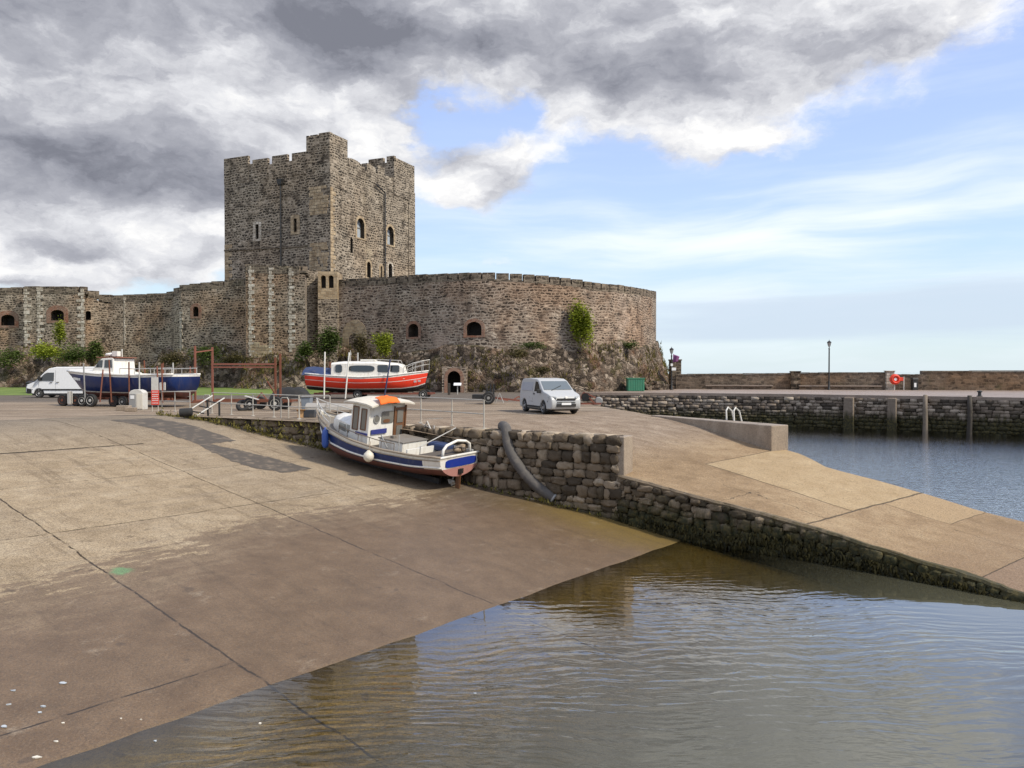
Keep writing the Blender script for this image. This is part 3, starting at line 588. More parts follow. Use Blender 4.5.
# ------------------------------------------------------------------ setting: water, slipway, quay, ramp, pier deck, lawn
rng = random.Random(7)
def uw(u, w):
    q = SA + SN * u + SW_ * w; return q.x, q.y
WLINE = [(2.2, .25), (7.6, -.25), (16.9, -1.45), (22.5, -2.6), (24.6, -3.2), (28, -4.0)]
def setting():
    mb = MB()
    us = [-45, -20, -10] + [-6 + .4 * i for i in range(21)]
    ws = [-140, -70, -40] + [-30 + .6 * i for i in range(84)]
    def f(w, u):
        x, y = uw(u, w); return (x, y, slip_z(x, y) - max(0, w - 2.5) * .5 + max(0, min(1, (2.1 - u) / 1.5)) * .008 * noise.noise(Vector((x * .42, y * .42, 2))) + max(0, min(1, (2.1 - u) / 1.5)) * .009 * noise.noise(Vector((x * 1.3, y * 1.3, 5))))
    us = sorted(set([q for q in us if q < 2.2] + [2.2]))
    mb.grid(f, ws, us, uvfn=lambda w, u: (w, u))
    us2 = [2.2 + .6 * i for i in range(43)] + [28.0]
    fr = [0, .3, .5, .65, .75, .82, .88, .92, .95, .97, .985, 1]
    def wr(k, u): return -140 + (lerp_table(WLINE, u) + 140) * k
    mb.grid(lambda k, u: f(wr(k, u), u), fr, us2, uvfn=lambda k, u: (wr(k, u), u))
    tag(mb.build('slipway', M['slip'], smooth=True), kind='structure')
    # level quay
    x0, y0 = uw(28.0, -4.0); xl, yl = uw(28.0, -140)
    poly = [(-7.44, 32.3), (6.19, 43.65), (5, 52), (6, 80), (17, 90), (19.5, 130), (-60, 330), (-500, 330), (-500, yl), (xl, yl), (x0, y0)]
    mb = MB(); mb.add([(x, y, QZ) for x, y in poly], [tuple(range(len(poly)))])
    tag(mb.build('quay_ground', M['quay']), kind='structure')
    # sloping jetty
    near = [(KX, KY), (5.8, 23.8), (8.4, 21.7), (10.85, 18.95), (12.2, 17.2), (14, 14.6), (17, 10.5)]
    far = [(x + 7.7 * RP.x, y + 7.7 * RP.y) for x, y in near[1:]][::-1]
    poly = [(-7.44, 32.3)] + near + far + [(11.35, 30.4), (7.1, 37.4), (6.19, 43.65)]
    bm = bmesh.new(); bm.faces.new([bm.verts.new((x, y, 0)) for x, y in poly])
    for i in range(60):
        s = -12 + i * .6
        bmesh.ops.bisect_plane(bm, geom=bm.verts[:] + bm.edges[:] + bm.faces[:], plane_co=(KX + RA.x * s, KY + RA.y * s, 0), plane_no=RA)
    for i in range(1, 14):
        t = -9 + i * 1.4
        bmesh.ops.bisect_plane(bm, geom=bm.verts[:] + bm.edges[:] + bm.faces[:], plane_co=(KX + RP.x * t, KY + RP.y * t, 0), plane_no=RP)
    uvl = bm.loops.layers.uv.new('UVMap')
    for fc in bm.faces:
        if fc.normal.z < 0: fc.normal_flip()
        for lp in fc.loops:
            d = lp.vert.co - Vector((KX, KY, 0)); lp[uvl].uv = (d.dot(RA), d.dot(RP))
    for v in bm.verts: v.co.z = ramp_z(v.co.x, v.co.y) + noise.noise(v.co * .6) * .03
    me = bpy.data.meshes.new('jetty_ramp'); bm.to_mesh(me); bm.free(); me.materials.append(M['ramp'])
    for p in me.polygons: p.use_smooth = True
    o = bpy.data.objects.new('jetty_ramp', me); col.objects.link(o); tag(o, kind='structure')
    # pier deck
    front = [(6, 80), (17, 78.3), (27.4, 74), (42.4, 63.7), (62, 49.5), (90, 28)]
    back = [(130, 60), (100, 78.5), (60, 88.5), (40, 93.5), (19.6, 97.6), (17, 90)]
    mb = MB(); pl = front + back; mb.add([(x, y, QZ + .004) for x, y in pl], [tuple(range(len(pl)))])
    tag(mb.build('pier_deck', M['pier']), kind='structure')
    # lawn under the castle, rising a little to the rock
    mb = MB()
    def lf(x, k): return (x, 71 + k * 26 + (4 if x > -22 else 0), QZ + .004 + .45 * k)
    mb.grid(lf, [-160, -100, -70, -50, -40, -30, -22, -19], [0, .3, .6, 1])
    tag(mb.build('lawn', M['lawn'], smooth=True), kind='structure')
    mb = MB(); mb.grid(lambda x, y: (x, y, -5.0), [-400, -50, 0, 50, 200, 9000], [-300, -30, 30, 100, 300, 9000])
    tag(mb.build('sea_bed', M['bed']), kind='structure')
    mb = MB(); mb.box((4000, 4300, -2.45), (9000, 9400, 4.9)); tag(mb.build('harbour_water', M['water']), kind='structure')
    # dark asphalt strip laid down the upper slip
    ctl = [(109.6, 417.4), (151.5, 415.8), (193, 425.4), (237, 441), (208, 444), (237, 449.6), (267.5, 457), (312, 469), (283.6, 473), (250, 467), (225.6, 459), (196.6, 444), (164, 432)]
    pts = []; rj = random.Random(6)
    for a_, b_ in zip(ctl, ctl[1:] + ctl[:1]):
        for k in range(9):
            f_ = k / 9; pts.append((a_[0] + (b_[0] - a_[0]) * f_ + rj.uniform(-1.3, 1.3), a_[1] + (b_[1] - a_[1]) * f_ + rj.uniform(-.45, .45)))
    mb = MB(); q = [slip_hit(*p_) for p_ in pts]
    cx = [slip_uw(v.x, v.y) for v in q]
    bm = bmesh.new(); bm.faces.new([bm.verts.new((v.x, v.y, 0)) for v in q])
    for i in range(40):
        c_ = SA + SN * (12 + i * .5); bmesh.ops.bisect_plane(bm, geom=bm.verts[:] + bm.edges[:] + bm.faces[:], plane_co=c_, plane_no=SN)
    for v in bm.verts: v.co.z = slip_z(v.co.x, v.co.y) + .008
    me = bpy.data.meshes.new('asphalt_strip'); bm.to_mesh(me); bm.free(); me.materials.append(M['asphalt'])
    o = bpy.data.objects.new('asphalt_strip', me); col.objects.link(o); tag(o, kind='structure')
setting()

# ------------------------------------------------------------------ rubble walls built stone by stone
def stone(mb, c, d, rot, r, n=3, roundness=.42, tone=None, m=0):
    key = n
    vs = []; idx = {}
    def vid(i, j, k):
        if (i, j, k) not in idx:
            p = Vector((i / n * 2 - 1, j / n * 2 - 1, k / n * 2 - 1))
            sph = p.normalized() * 1.18
            q = p.lerp(sph, roundness)
            q += Vector((r.uniform(-1, 1), r.uniform(-1, 1), r.uniform(-1, 1))) * (.17 if n > 3 else .10)
            idx[(i, j, k)] = len(vs); vs.append(Vector(c) + rot @ Vector((q.x * d[0] / 2, q.y * d[1] / 2, q.z * d[2] / 2)))
        return idx[(i, j, k)]
    fs = []
    for a in range(n):
        for b in range(n):
            fs += [(vid(a, b, n), vid(a + 1, b, n), vid(a + 1, b + 1, n), vid(a, b + 1, n)),
                   (vid(a, b + 1, 0), vid(a + 1, b + 1, 0), vid(a + 1, b, 0), vid(a, b, 0)),
                   (vid(a, 0, b), vid(a + 1, 0, b), vid(a + 1, 0, b + 1), vid(a, 0, b + 1)),
                   (vid(0, a + 1, b), vid(0, a, b), vid(0, a, b + 1), vid(0, a + 1, b + 1)),
                   (vid(n, a, b), vid(n, a + 1, b), vid(n, a + 1, b + 1), vid(n, a, b + 1))]
    mb.add(vs, fs, m, None, r.random() if tone is None else tone)
def stone_wall(mb, A, B, zb, zt, hr, lr, depth, seed, n=3, out=None, rnd=.42, tone=(0, 1)):
    """courses between plan points A and B; zb(x,y), zt(x,y) give the foot and the top"""
    r = random.Random(seed); A, B = Vector(A), Vector(B); L = (B - A).length; t = (B - A) / L
    nrm = Vector((t.y, -t.x)) if out is None else Vector(out).normalized()
    rot = Matrix(((t.x, nrm.x * -1, 0), (t.y, nrm.y * -1, 0), (0, 0, 1)))
    off = 0
    for _ in range(60):
        h = r.uniform(*hr); s = -r.uniform(0, .3); any_ = False
        while s < L:
            l = r.uniform(*lr); mid = min(max(s + l / 2, 0), L); p = A + t * mid
            top = zt(p.x, p.y); z1 = top - off; z0 = z1 - h
            if s + l > L: l = L - s
            if z1 > zb(p.x, p.y) - .05 and l > .12:
                any_ = True; dz = r.uniform(-.03, .03)
                q = p + nrm * (r.uniform(-.05, .05) - depth * .28)
                hh = h * r.choice((1, 1, 1, .97, 1.1))
                stone(mb, (q.x, q.y, (z0 + z1) / 2 + dz), (l * 1.02, depth, hh * 1.04), rot, r, n, rnd, r.uniform(*tone))
            s += l
        off += h * .985
        if not any_: break
def strip_core(mb, pts, back, z0, ztops, m=0):
    n = len(pts); vs = []
    for (x, y), (bx, by), zt in zip(pts, back, ztops): vs += [(x, y, z0), (x, y, zt), (bx, by, zt), (bx, by, z0)]
    fs = [(i * 4 + a, i * 4 + 4 + a, i * 4 + 4 + (a + 1) % 4, i * 4 + (a + 1) % 4) for i in range(n - 1) for a in range(4)] + [(0, 1, 2, 3), tuple(4 * n - 4 + k for k in (3, 2, 1, 0))]
    mb.add(vs, fs, m)
def quay_walls():
    # high rubble wall beside the slip
    Kp, Tp = Vector((KX, KY)), Vector(uw(27.0, -3.75))
    t = (Tp - Kp).normalized(); out = Vector((-.506, -.862))
    mid1, mid2 = Vector((-.86, 28.62)), Vector((-8.72, 33.64))
    th = thing('quay_wall', 'high wall of rough rounded rubble stones rising out of the slipway behind the moored boat', 'wall', (KX, KY, 0))
    mb = MB(); k = 0
    seq = [Kp, mid1, mid2, Tp]
    for a, b in zip(seq, seq[1:]):
        stone_wall(mb, a, b, slip_z, lambda x, y: 3.12, (.22, .42), (.2, .64), .55, 11 + k, 4, (-.506, -.862), .46, (-.05, .85)); k += 1
    sh(mb, th); mb.build('rubble_facing', M['qstone'], th, smooth=True)
    mb = MB(); inn = Vector((.506, .862))
    strip_core(mb, [tuple(p + inn * .06) for p in seq], [tuple(p + inn * .62) for p in seq], -.8, [2.98] * 4)
    sh(mb, th); mb.build('wall_core', M['mortar'], th)
    mb = MB(); r = random.Random(5)   # flat top stones
    for a, b in zip(seq, seq[1:]):
        L = (b - a).length; d = (b - a) / L; s = 0.3
        while s < L - .2:
            l = r.uniform(.4, .9); p = a + d * (s + l / 2) + inn * .42
            rot = Matrix(((d.x, inn.x, 0), (d.y, inn.y, 0), (0, 0, 1)))
            stone(mb, (p.x, p.y, 3.02), (l, .6, .26), rot, r, 3, .22); s += l
    sh(mb, th); mb.build('top_stones', M['qstone'], th, smooth=True)
    mb = MB(); p = Kp + inn * .30 + Vector((.02, -.012)); mb.box((p.x + .10, p.y - .02, 2.0), (.30, .80, 2.26), math.atan2(.506, -.862) + math.pi)
    sh(mb, th); mb.build('wall_end', M['conc'], th, bevel=.03)
    # low weedy wall under the jetty
    th = thing('jetty_wall', 'low dark seaweed-covered stone wall under the edge of the sloping jetty', 'wall', (8.4, 21.7, 0))
    near = [(KX, KY), (5.8, 23.8), (8.4, 21.7), (10.85, 18.95), (12.2, 17.2), (14, 14.6), (16, 11.9)]
    mb = MB()
    for i, (a, b) in enumerate(zip(near, near[1:])):
        d = Vector(b) - Vector(a); o = Vector((d.y, -d.x)).normalized()
        stone_wall(mb, a, b, lambda x, y: -.5, lambda x, y: ramp_z(x, y) - .10, (.20, .38), (.22, .60), .5, 31 + i, 4, o, .46, (-.1, .7))
    sh(mb, th); mb.build('rubble_facing', M['jstone'], th, smooth=True)
    mb = MB(); inn = [Vector((.70, .71))] * 3 + [Vector((.8, .6))] * 4
    strip_core(mb, [tuple(Vector(p) + q * .1) for p, q in zip(near, inn)], [tuple(Vector(p) + q * 1.0) for p, q in zip(near, inn)], -2, [ramp_z(*p) - .12 for p in near])
    sh(mb, th); mb.build('wall_core', M['mortar'], th)
    mb = MB(); r = random.Random(9); path = []
    for a, b in zip(near, near[1:]):
        for i in range(12): path.append(Vector(a).lerp(Vector(b), i / 12))
    path.append(Vector(near[-1]))
    vs = []
    for i, p in enumerate(path):
        q = inn[min(i // 12, 6)]; z = ramp_z(p.x, p.y); e = .07 + r.uniform(-.06, .06); tk = .17 + r.uniform(-.05, .05)
        o1 = p - q * e; o2 = p + q * .5
        vs += [(o1.x + q.x * .05, o1.y + q.y * .05, z + .012), (o1.x, o1.y, z - .05), (o1.x + q.x * r.uniform(0, .1), o1.y + q.y * .03, z - tk), (o2.x, o2.y, z - tk), (o2.x, o2.y, z - .03)]
    fs = [(i * 5 + a, i * 5 + (a + 1) % 5, i * 5 + 5 + (a + 1) % 5, i * 5 + 5 + a) for i in range(len(path) - 1) for a in range(5)]
    mb.add(vs, fs); sh(mb, th); mb.build('slab_edge', M['jlip'], th)
    # jetty's seaward side
    far = [(x + 7.7 * RP.x, y + 7.7 * RP.y) for x, y in near[1:]]
    far = [(11.35, 30.4)] + far
    mb = MB(); strip_core(mb, [(x + .02, y + .02) for x, y in far], [(x - .5 * RP.x, y - .5 * RP.y) for x, y in far], -3, [ramp_z(*p) - .30 for p in far])
    o = mb.build('jetty_side_wall', M['conc']); tag(o, 'plain concrete side of the jetty facing the open harbour', 'wall')
    # concrete wing wall
    a, b = Vector((10.3, 30.5)), Vector((6.85, 37.9)); d = (b - a).normalized(); n = Vector((-d.y, d.x)) * -1
    mb = MB(); mb.prism([tuple(a), tuple(a + n * 1.0 + d * .1), tuple(b + n * .5), tuple(b)], -1.5, 3.17)
    th = tag(mb.build('wing_wall', M['conc'], bevel=.04), 'plain low concrete wall with a square end beside the top of the jetty', 'wall')
    # quay edge towards the inner basin
    mb = MB(); strip_core(mb, [(7.25, 37.6), (5.02, 52), (6.0, 79.9)], [(6.6, 37.8), (4.5, 52), (5.4, 79.9)], -3, [QZ - .03] * 3)
    tag(mb.build('basin_wall', M['pierwall']), 'stone edge of the quay running away from the concrete wing wall to the pier', 'wall')
def sh(mb, th):
    L = th.location; mb.v = [(x - L.x, y - L.y, z - L.z) for x, y, z in mb.v]
M['jlip'] = stone_mat('jetty_slab_edge', [(0, (.16, .12, .08)), (1, (.24, .19, .13))], .9, (1.5, .5), (.035, .035, .014))
quay_walls()

def pier():
    front = [(6, 80), (17, 78.3), (27.4, 74), (42.4, 63.7), (62, 49.5)]
    th = thing('pier_wall', 'long masonry pier wall across the harbour with a dark weed band above the water', 'pier', (27.4, 74, 0))
    mb = MB()
    for i, (a, b) in enumerate(zip(front, front[1:])):
        d = Vector(b) - Vector(a)
        stone_wall(mb, a, b, lambda x, y: -.5, lambda x, y: 2.92, (.24, .38), (.35, .95), .5, 51 + i, 2, Vector((d.y, -d.x)), .3)
    sh(mb, th); mb.build('block_facing', M['pstone'], th, smooth=True)
    def inn(p, k): return (p[0] + .25 * k, p[1] + .95 * k)
    mb = MB(); strip_core(mb, [inn(p, .08) for p in front], [inn(p, 1.5) for p in front], -3, [2.9] * 5)
    sh(mb, th); mb.build('wall_core', M['mortar'], th)
    mb = MB(); strip_core(mb, [inn(p, -.12) for p in front], [inn(p, .8) for p in front], 2.90, [QZ + .03] * 5)
    sh(mb, th); mb.build('coping', M['pier'], th)
    def on(px, e=0):
        k = (px - 512) / FPX
        for a, b in zip(front, front[1:]):
            a, b = Vector(a), Vector(b); d = b - a; s = (k * a.y - a.x) / (d.x - k * d.y)
            if 0 <= s <= 1: n = Vector((d.y, -d.x)).normalized(); return a + d * s + n * e, math.atan2(d.y, d.x)
    for px, w in ((850, .95), (893, .8)):
        p, an = on(px, .35); mb = MB(); mb.box((0, 0, 1.0), (w, .8, 3.9), an, taper=.86)
        o = mb.build('buttress', M['pstone'], th, bevel=.06); o.location = Vector((p.x, p.y, 0)) - th.location
    for px, lb in ((926, 'brown timber fender post standing against the pier wall beyond the pale buttresses'), (970, 'dark timber fender post standing against the pier wall nearest the picture edge')):
        p, an = on(px, .45); mb = MB(); r = random.Random(px)
        mb.tube([(r.uniform(-.04, .04), r.uniform(-.04, .04), z) for z in (-1.5, 0, 1, 2, 3.3)], [.24, .23, .2, .2, .17], 9)
        o = mb.build('fender_post', M['greywood'] if px == 926 else M['tarwood'], smooth=True); o.location = (p.x, p.y, 0); tag(o, lb, 'timber post')
    p, an = on(979, -1.0)
    mb = MB(); mb.lathe([(.24, 0), (.24, .08), (.14, .14), (.13, .38), (.22, .44), (.2, .52), (.02, .55)], (0, 0, 0))
    o = mb.build('mooring_bollard', M['blackmetal'], smooth='auto'); o.location = (p.x, p.y, QZ); tag(o, 'short black mooring bollard on the pier edge above the dark timber post', 'bollard')
    # sea wall along the back of the pier, in three lengths
    base = [(19.8, 97.4), (40, 93.4), (60, 88.4), (100, 78.3)]
    def at(px):
        k = (px - 512) / FPX
        for a, b in zip(base, base[1:]):
            a, b = Vector(a), Vector(b); d = b - a; s = (k * a.y - a.x) / (d.x - k * d.y)
            if -.2 <= s <= 1: return a + d * s
        return Vector(base[-1])
    def seg(px0, px1, ytop, th_, label, mat='seawall', end=None):
        a = at(px0); b = at(px1) if end is None else Vector(end)
        z0_, z1_ = P(px0, ytop[0], a.y).z, (P(px1, ytop[1], b.y).z if end is None else P(px0, ytop[1], a.y).z)
        d = (b - a).normalized(); n = Vector((-d.y, d.x))
        th = thing('sea_wall', label, 'wall', (a.x, a.y, QZ), 0, 'sea walls along the back of the pier')
        mb = MB(); pts = [a.lerp(b, i / 10) for i in range(11)]
        strip_core(mb, [tuple(p) for p in pts], [tuple(p + n * th_) for p in pts], QZ - 4, [z0_ + (z1_ - z0_) * i / 10 - .13 for i in range(11)])
        sh(mb, th); mb.build('wall_body', M[mat], th)
        mb = MB(); r = random.Random(px0); vs = []
        for i in range(10):
            p, q = pts[i], pts[i + 1]; zt = z0_ + (z1_ - z0_) * (i + .5) / 10
            c = (p + q) / 2 + n * th_ / 2; mb.box((c.x, c.y, zt - .065 + r.uniform(-.02, .02)), ((q - p).length - .02, th_ + .12, .14), math.atan2(d.y, d.x))
        sh(mb, th); mb.build('coping', M['parapet'], th); return th
    seg(676, 790, (374.0, 373.0), .9, 'brown stone sea wall between the castle and the tall street lamp')
    seg(790, 889, (372.6, 372.0), .8, 'brown stone sea wall behind the tall street lamp, ending at a pale pier')
    seg(889, 923, (374.2, 374.2), .5, 'lower dark length of sea wall behind the red lifebuoy board')
    seg(922, 1024, (370.6, 370.8), 1.0, 'taller brown stone sea wall beyond the red lifebuoy at the picture edge', end=(100, 78.3))
    for px, w, yt, lb in ((889, .9, 371.6, 'pale stone end pier of the sea wall beside the red lifebuoy'), (795, 1.1, 372.0, 'worn pale stone pier in the sea wall left of the tall lamp')):
        p = at(px); z = P(px, yt, p.y).z; mb = MB(); mb.box((0, 0, (z - QZ) / 2 - .1), (w, .9, z - QZ + .2), -.2)
        mb.box((0, 0, z - QZ + .06), (w + .14, 1.04, .12), -.2)
        o = mb.build('wall_pier', M['quoin'] if px == 889 else M['pierwall'], bevel=.03); o.location = (p.x, p.y - .1, QZ); tag(o, lb, 'pier')
    # low stone ledges at the foot of the wall
    for a_, b_, lb in ((705, 772, 'low stone bench ledge at the foot of the sea wall nearer the castle'), (798, 880, 'long pale stone bench ledge at the foot of the sea wall behind the lamp')):
        a, b = at(a_), at(b_); d = (b - a).normalized(); n = Vector((d.y, -d.x)); c = (a + b) / 2 + n * .7; mb = MB()
        th = thing('stone_bench', lb, 'bench', (c.x, c.y, QZ), math.atan2(d.y, d.x), 'stone ledges under the sea wall')
        L = (b - a).length
        mb.box((0, 0, .46), (L, .75, .14)); mb.build('seat', M['pier'], th, bevel=.02)
        mb = MB(); mb.box((0, .06, .19), (L - .1, .55, .40)); mb.build('base', M['seawall'], th)
    return on, at
M['tarwood'] = paint('tarred_timber', (.05, .042, .034), .8, .4, dirtcol=(.12, .1, .07))
pier_on, sea_at = pier()

# ------------------------------------------------------------------ castle
def arch_pts(w, h, n=10, rise=1.0):
    r = w / 2; hs = h - r * rise
    return [(-r, 0), (r, 0)] + [(r * math.cos(math.pi * i / n), hs + r * rise * math.sin(math.pi * i / n)) for i in range(n + 1)]
def extrude2d(mb, pts, c, t, nrm, d0, d1, m=0):
    """flat outline -> slab from depth d0 to d1 along nrm"""
    n = len(pts); c, t, nrm = Vector(c), Vector(t), Vector(nrm)
    f = lambda p, d: c + t * p[0] + Vector((0, 0, p[1])) + nrm * d
    mb.add([f(p, d0) for p in pts] + [f(p, d1) for p in pts], [tuple(range(n - 1, -1, -1)), tuple(range(n, 2 * n))] + [(i, (i + 1) % n, n + (i + 1) % n, n + i) for i in range(n)], m)
def ring2d(mb, inner, outer, c, t, nrm, d0, d1, m=0):
    n = len(inner); c, t, nrm = Vector(c), Vector(t), Vector(nrm)
    f = lambda p, d: c + t * p[0] + Vector((0, 0, p[1])) + nrm * d
    vs = [f(p, d) for d in (d0, d1) for p in inner] + [f(p, d) for d in (d0, d1) for p in outer]
    fs = []
    for i in range(n):
        j = (i + 1) % n
        fs += [(n + i, n + j, 3 * n + j, 3 * n + i), (i, j, n + j, n + i), (2 * n + j, 2 * n + i, 3 * n + i, 3 * n + j)]
    mb.add(vs, fs, m)
def opening(body, th, c, t, nrm, w, h, depth=1.2, rise=1.0, frame=None, fw=.35, pane=None, name='embrasure'):
    L = th.location; cc = Vector(c) - L; t, nrm = Vector(t), Vector(nrm)
    a = arch_pts(w, h, 10, rise); mb = MB(); extrude2d(mb, a, cc, t, nrm, -depth, .6); carve(body, mb)
    o = None
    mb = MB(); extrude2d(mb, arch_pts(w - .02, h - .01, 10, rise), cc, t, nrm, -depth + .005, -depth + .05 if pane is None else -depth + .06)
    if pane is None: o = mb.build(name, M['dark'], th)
    else: o = mb.build('window', M[pane], th)
    if frame:
        mb = MB(); ring2d(mb, arch_pts(w, h, 10, rise), [(x, z - fw * .6) for x, z in arch_pts(w + 2 * fw, h + fw * 1.6, 10, rise)], cc, t, nrm, -.3, .05)
        mb.build('surround', M[frame], o)
    if pane is not None:
        mb = MB(); mb.beam(cc - nrm * (depth - .1) , cc - nrm * (depth - .1) + Vector((0, 0, h - .03)), .09, .09); 
        mb.beam(cc - nrm * (depth - .1) + Vector((0, 0, h * .55)) - t * w * .49, cc - nrm * (depth - .1) + Vector((0, 0, h * .55)) + t * w * .49, .08, .08)
        mb.build('mullion', M['greywood'], o)
    return o
class CWall:
    def __init__(s, name, label, pts, thick, z0, mat, par=.9, sp=4.0, gap=.22, group=None, off=0.0, mer=True, smooth=0, cat='castle wall'):
        q = [Vector((*P(px, yt, d)[:2], P(px, yt, d).z)) for px, d, yt in pts]
        if smooth:
            n = len(q); out = []
            for i in range(n - 1):
                p0, p1, p2, p3 = q[max(i - 1, 0)], q[i], q[i + 1], q[min(i + 2, n - 1)]
                for k in range(smooth):
                    t = k / smooth; t2, t3 = t * t, t * t * t
                    out.append(.5 * ((2 * p1) + (p2 - p0) * t + (2 * p0 - 5 * p1 + 4 * p2 - p3) * t2 + (3 * p1 - p0 - 3 * p2 + p3) * t3))
            out.append(q[-1]); q = out
        s.q = q; n = len(q); s.cum = [0]
        for a, b in zip(q, q[1:]): s.cum.append(s.cum[-1] + (b - a).xy.length)
        s.nr = []
        for i in range(n):
            d = (q[min(i + 1, n - 1)] - q[max(i - 1, 0)]).xy.normalized(); s.nr.append(Vector((d.y, -d.x, 0)))
        s.th = thing(name, label, cat, (q[n // 2].x, q[n // 2].y, z0), 0, group)
        mb = MB(); fr, bk = [], []
        for p, nn in zip(q, s.nr): fr.append(p); bk.append(p - nn * thick)
        vs = []
        for p, b in zip(fr, bk): vs += [(p.x, p.y, z0), (p.x, p.y, p.z - par), (b.x, b.y, b.z - par), (b.x, b.y, z0)]
        fs = []; uvs = []
        for i in range(n - 1):
            for a in range(4):
                fs.append((i * 4 + a, i * 4 + (a + 1) % 4, i * 4 + 4 + (a + 1) % 4, i * 4 + 4 + a)[::-1])
                c0, c1 = s.cum[i], s.cum[i + 1]
                if a == 0: uvs.append([(c0, z0), (c0, q[i].z - par), (c1, q[i + 1].z - par), (c1, z0)][::-1])
                else: uvs.append([(c0, a * 3), (c0, a * 3 + 3), (c1, a * 3 + 3), (c1, a * 3)][::-1])
        fs += [(0, 1, 2, 3), tuple(4 * n - 4 + k for k in (3, 2, 1, 0))]; uvs += [[(0, z0), (0, 12), (thick, 12), (thick, z0)], [(thick, z0), (thick, 12), (0, 12), (0, z0)]]
        mb.add(vs, fs, 0, uvs); sh(mb, s.th); s.body = mb.build('wall_body', M[mat], s.th)
        if mer:
            mb = MB(); L = s.cum[-1]; k = 0; r = random.Random(int(L * 10)); x = 0
            while x < L - .2:
                l = min(sp * r.uniform(.85, 1.15), L - x); nn_ = max(1, int((l - gap) / 1.3)); w_ = (l - gap) / nn_
                for j in range(nn_):
                    a, b = s.at(x + j * w_), s.at(x + (j + 1) * w_)
                    c = (a[0] + b[0]) / 2 - a[1] * .35; d = b[0] - a[0]
                    mb.box((c.x, c.y, c.z - par / 2 - .01 + r.uniform(-.03, .03)), (d.xy.length + .02, .72, par), math.atan2(d.y, d.x))
                x += l
            # continuous low sill so the slits stay short
            for i in range(n - 1):
                a, b = q[i], q[i + 1]; c = (a + b) / 2 - s.nr[i] * .36; d = b - a
                mb.box((c.x, c.y, c.z - par + .09), (d.xy.length + .1, .66, .22), math.atan2(d.y, d.x))
            sh(mb, s.th); mb.build('parapet', M['parapet'], s.th)
    def at(s, x):
        for i in range(len(s.cum) - 1):
            if x <= s.cum[i + 1] or i == len(s.cum) - 2:
                f = (x - s.cum[i]) / (s.cum[i + 1] - s.cum[i]); return s.q[i].lerp(s.q[i + 1], f), s.nr[i].lerp(s.nr[i + 1], f).normalized()
    def px(s, px, py):
        """wall point seen at a photo position: point on the face, outward normal, tangent"""
        k = (px - 512) / FPX
        for i in range(len(s.q) - 1):
            a, b = s.q[i], s.q[i + 1]; d = b - a; den = d.x - k * d.y
            if abs(den) < 1e-6: continue
            f = (k * a.y - a.x) / den
            if -.001 <= f <= 1.001:
                p = a + d * f; w = P(px, py, p.y); n = Vector((d.y, -d.x, 0)).normalized(); return w, n, Vector((d.x, d.y, 0)).normalized()
        p = s.q[0]; d = s.q[1] - p; return P(px, py, p.y), Vector((d.y, -d.x, 0)).normalized(), Vector((d.x, d.y, 0)).normalized()
    def hole(s, px, py, w, h, **k):
        p, n, t = s.px(px, py); s.holes = getattr(s, 'holes', 0) + 1
        return opening(s.body, s.th, p, t, n, w, h, **k)
    def quoin(s, px, y0, y1, seed=1, w=(.35, .9)):
        a, n, t = s.px(px, y1); b, _, _ = s.px(px, y0); mb = MB(); r = random.Random(seed + int(px)); z = a.z
        i = 0
        while z < b.z:
            h = r.uniform(.34, .5); l = w[1] if i % 2 else w[0]; l *= r.uniform(.8, 1.2)
            c = a + t * (l * .5 * (1 if seed % 2 else -1)) * .6; mb.box((c.x, c.y, z + h / 2), (l, .10, h - .05), math.atan2(t.y, t.x)); z += h; i += 1
        sh(mb, s.th); mb.build('quoins', M['quoin'], s.th)
WG = 'curtain walls and towers round the castle keep'
cw = CWall('curtain_wall', 'grey brown castle curtain wall at the far left with a red brick gun opening', [(-90, 98, 288), (-40, 97, 288), (0, 96, 288), (26, 96, 286.5)], 2.5, 1, 'curtain', sp=5, group=WG)
cw.hole(8, 325.5, 1.7, 1.35, rise=.6, frame='brick', fw=.5)
tl = CWall('wall_tower', 'shallow castle wall tower edged with white quoins and a brick gun opening', [(24.5, 94.6, 286), (40, 94.4, 286), (85, 93.8, 287), (85.6, 97, 287)], 2.5, 1, 'curtain', sp=3.6, group=WG, cat='castle tower')
tl.hole(57.5, 320.5, 1.75, 1.3, rise=.6, frame='brick', fw=.55)
for px in (25.5, 38.5, 83.5): tl.quoin(px, 290, 347, 1 if px < 80 else 2)
cm = CWall('curtain_wall', 'recessed lighter castle wall between the white-edged tower and the pale stepped wall', [(85.5, 97, 287), (92, 97.4, 289.5), (99, 97.8, 294), (108, 98, 295.5), (140, 97.6, 294), (170, 96.5, 292.5), (174, 95.6, 290)], 2.5, 1, 'curtain', sp=7, group=WG)
cm.hole(88.3, 320, .6, 1.15, rise=.6)
cm.quoin(124.5, 300, 345, 1, (.15, .3))
c2 = CWall('curtain_wall', 'castle wall with one small brick window rising beside the front tower', [(173.5, 95.4, 290), (177, 94.6, 287), (181, 94.2, 285), (212, 93, 281.5), (246, 92, 277.5)], 2.5, 1, 'curtain', sp=9, group=WG)
c2.hole(196, 316.5, .8, 1.2, rise=.8, frame='brick', fw=.38)
c2.quoin(180.5, 312, 352, 1, (.3, .6))
ft = CWall('wall_tower', 'square front tower with pale vertical quoin stripes standing before the keep', [(245, 92, 265), (245.6, 88.2, 264.5), (305, 86.6, 266.5), (306.5, 91, 267), (308, 95, 267)], 3.5, 1, 'curtain', sp=11, group=WG, cat='castle tower')
for px, a_, b_ in ((250, 268, 356), (270, 270, 352), (290, 270, 352)): ft.quoin(px, a_, b_, 1, (.3, .75))
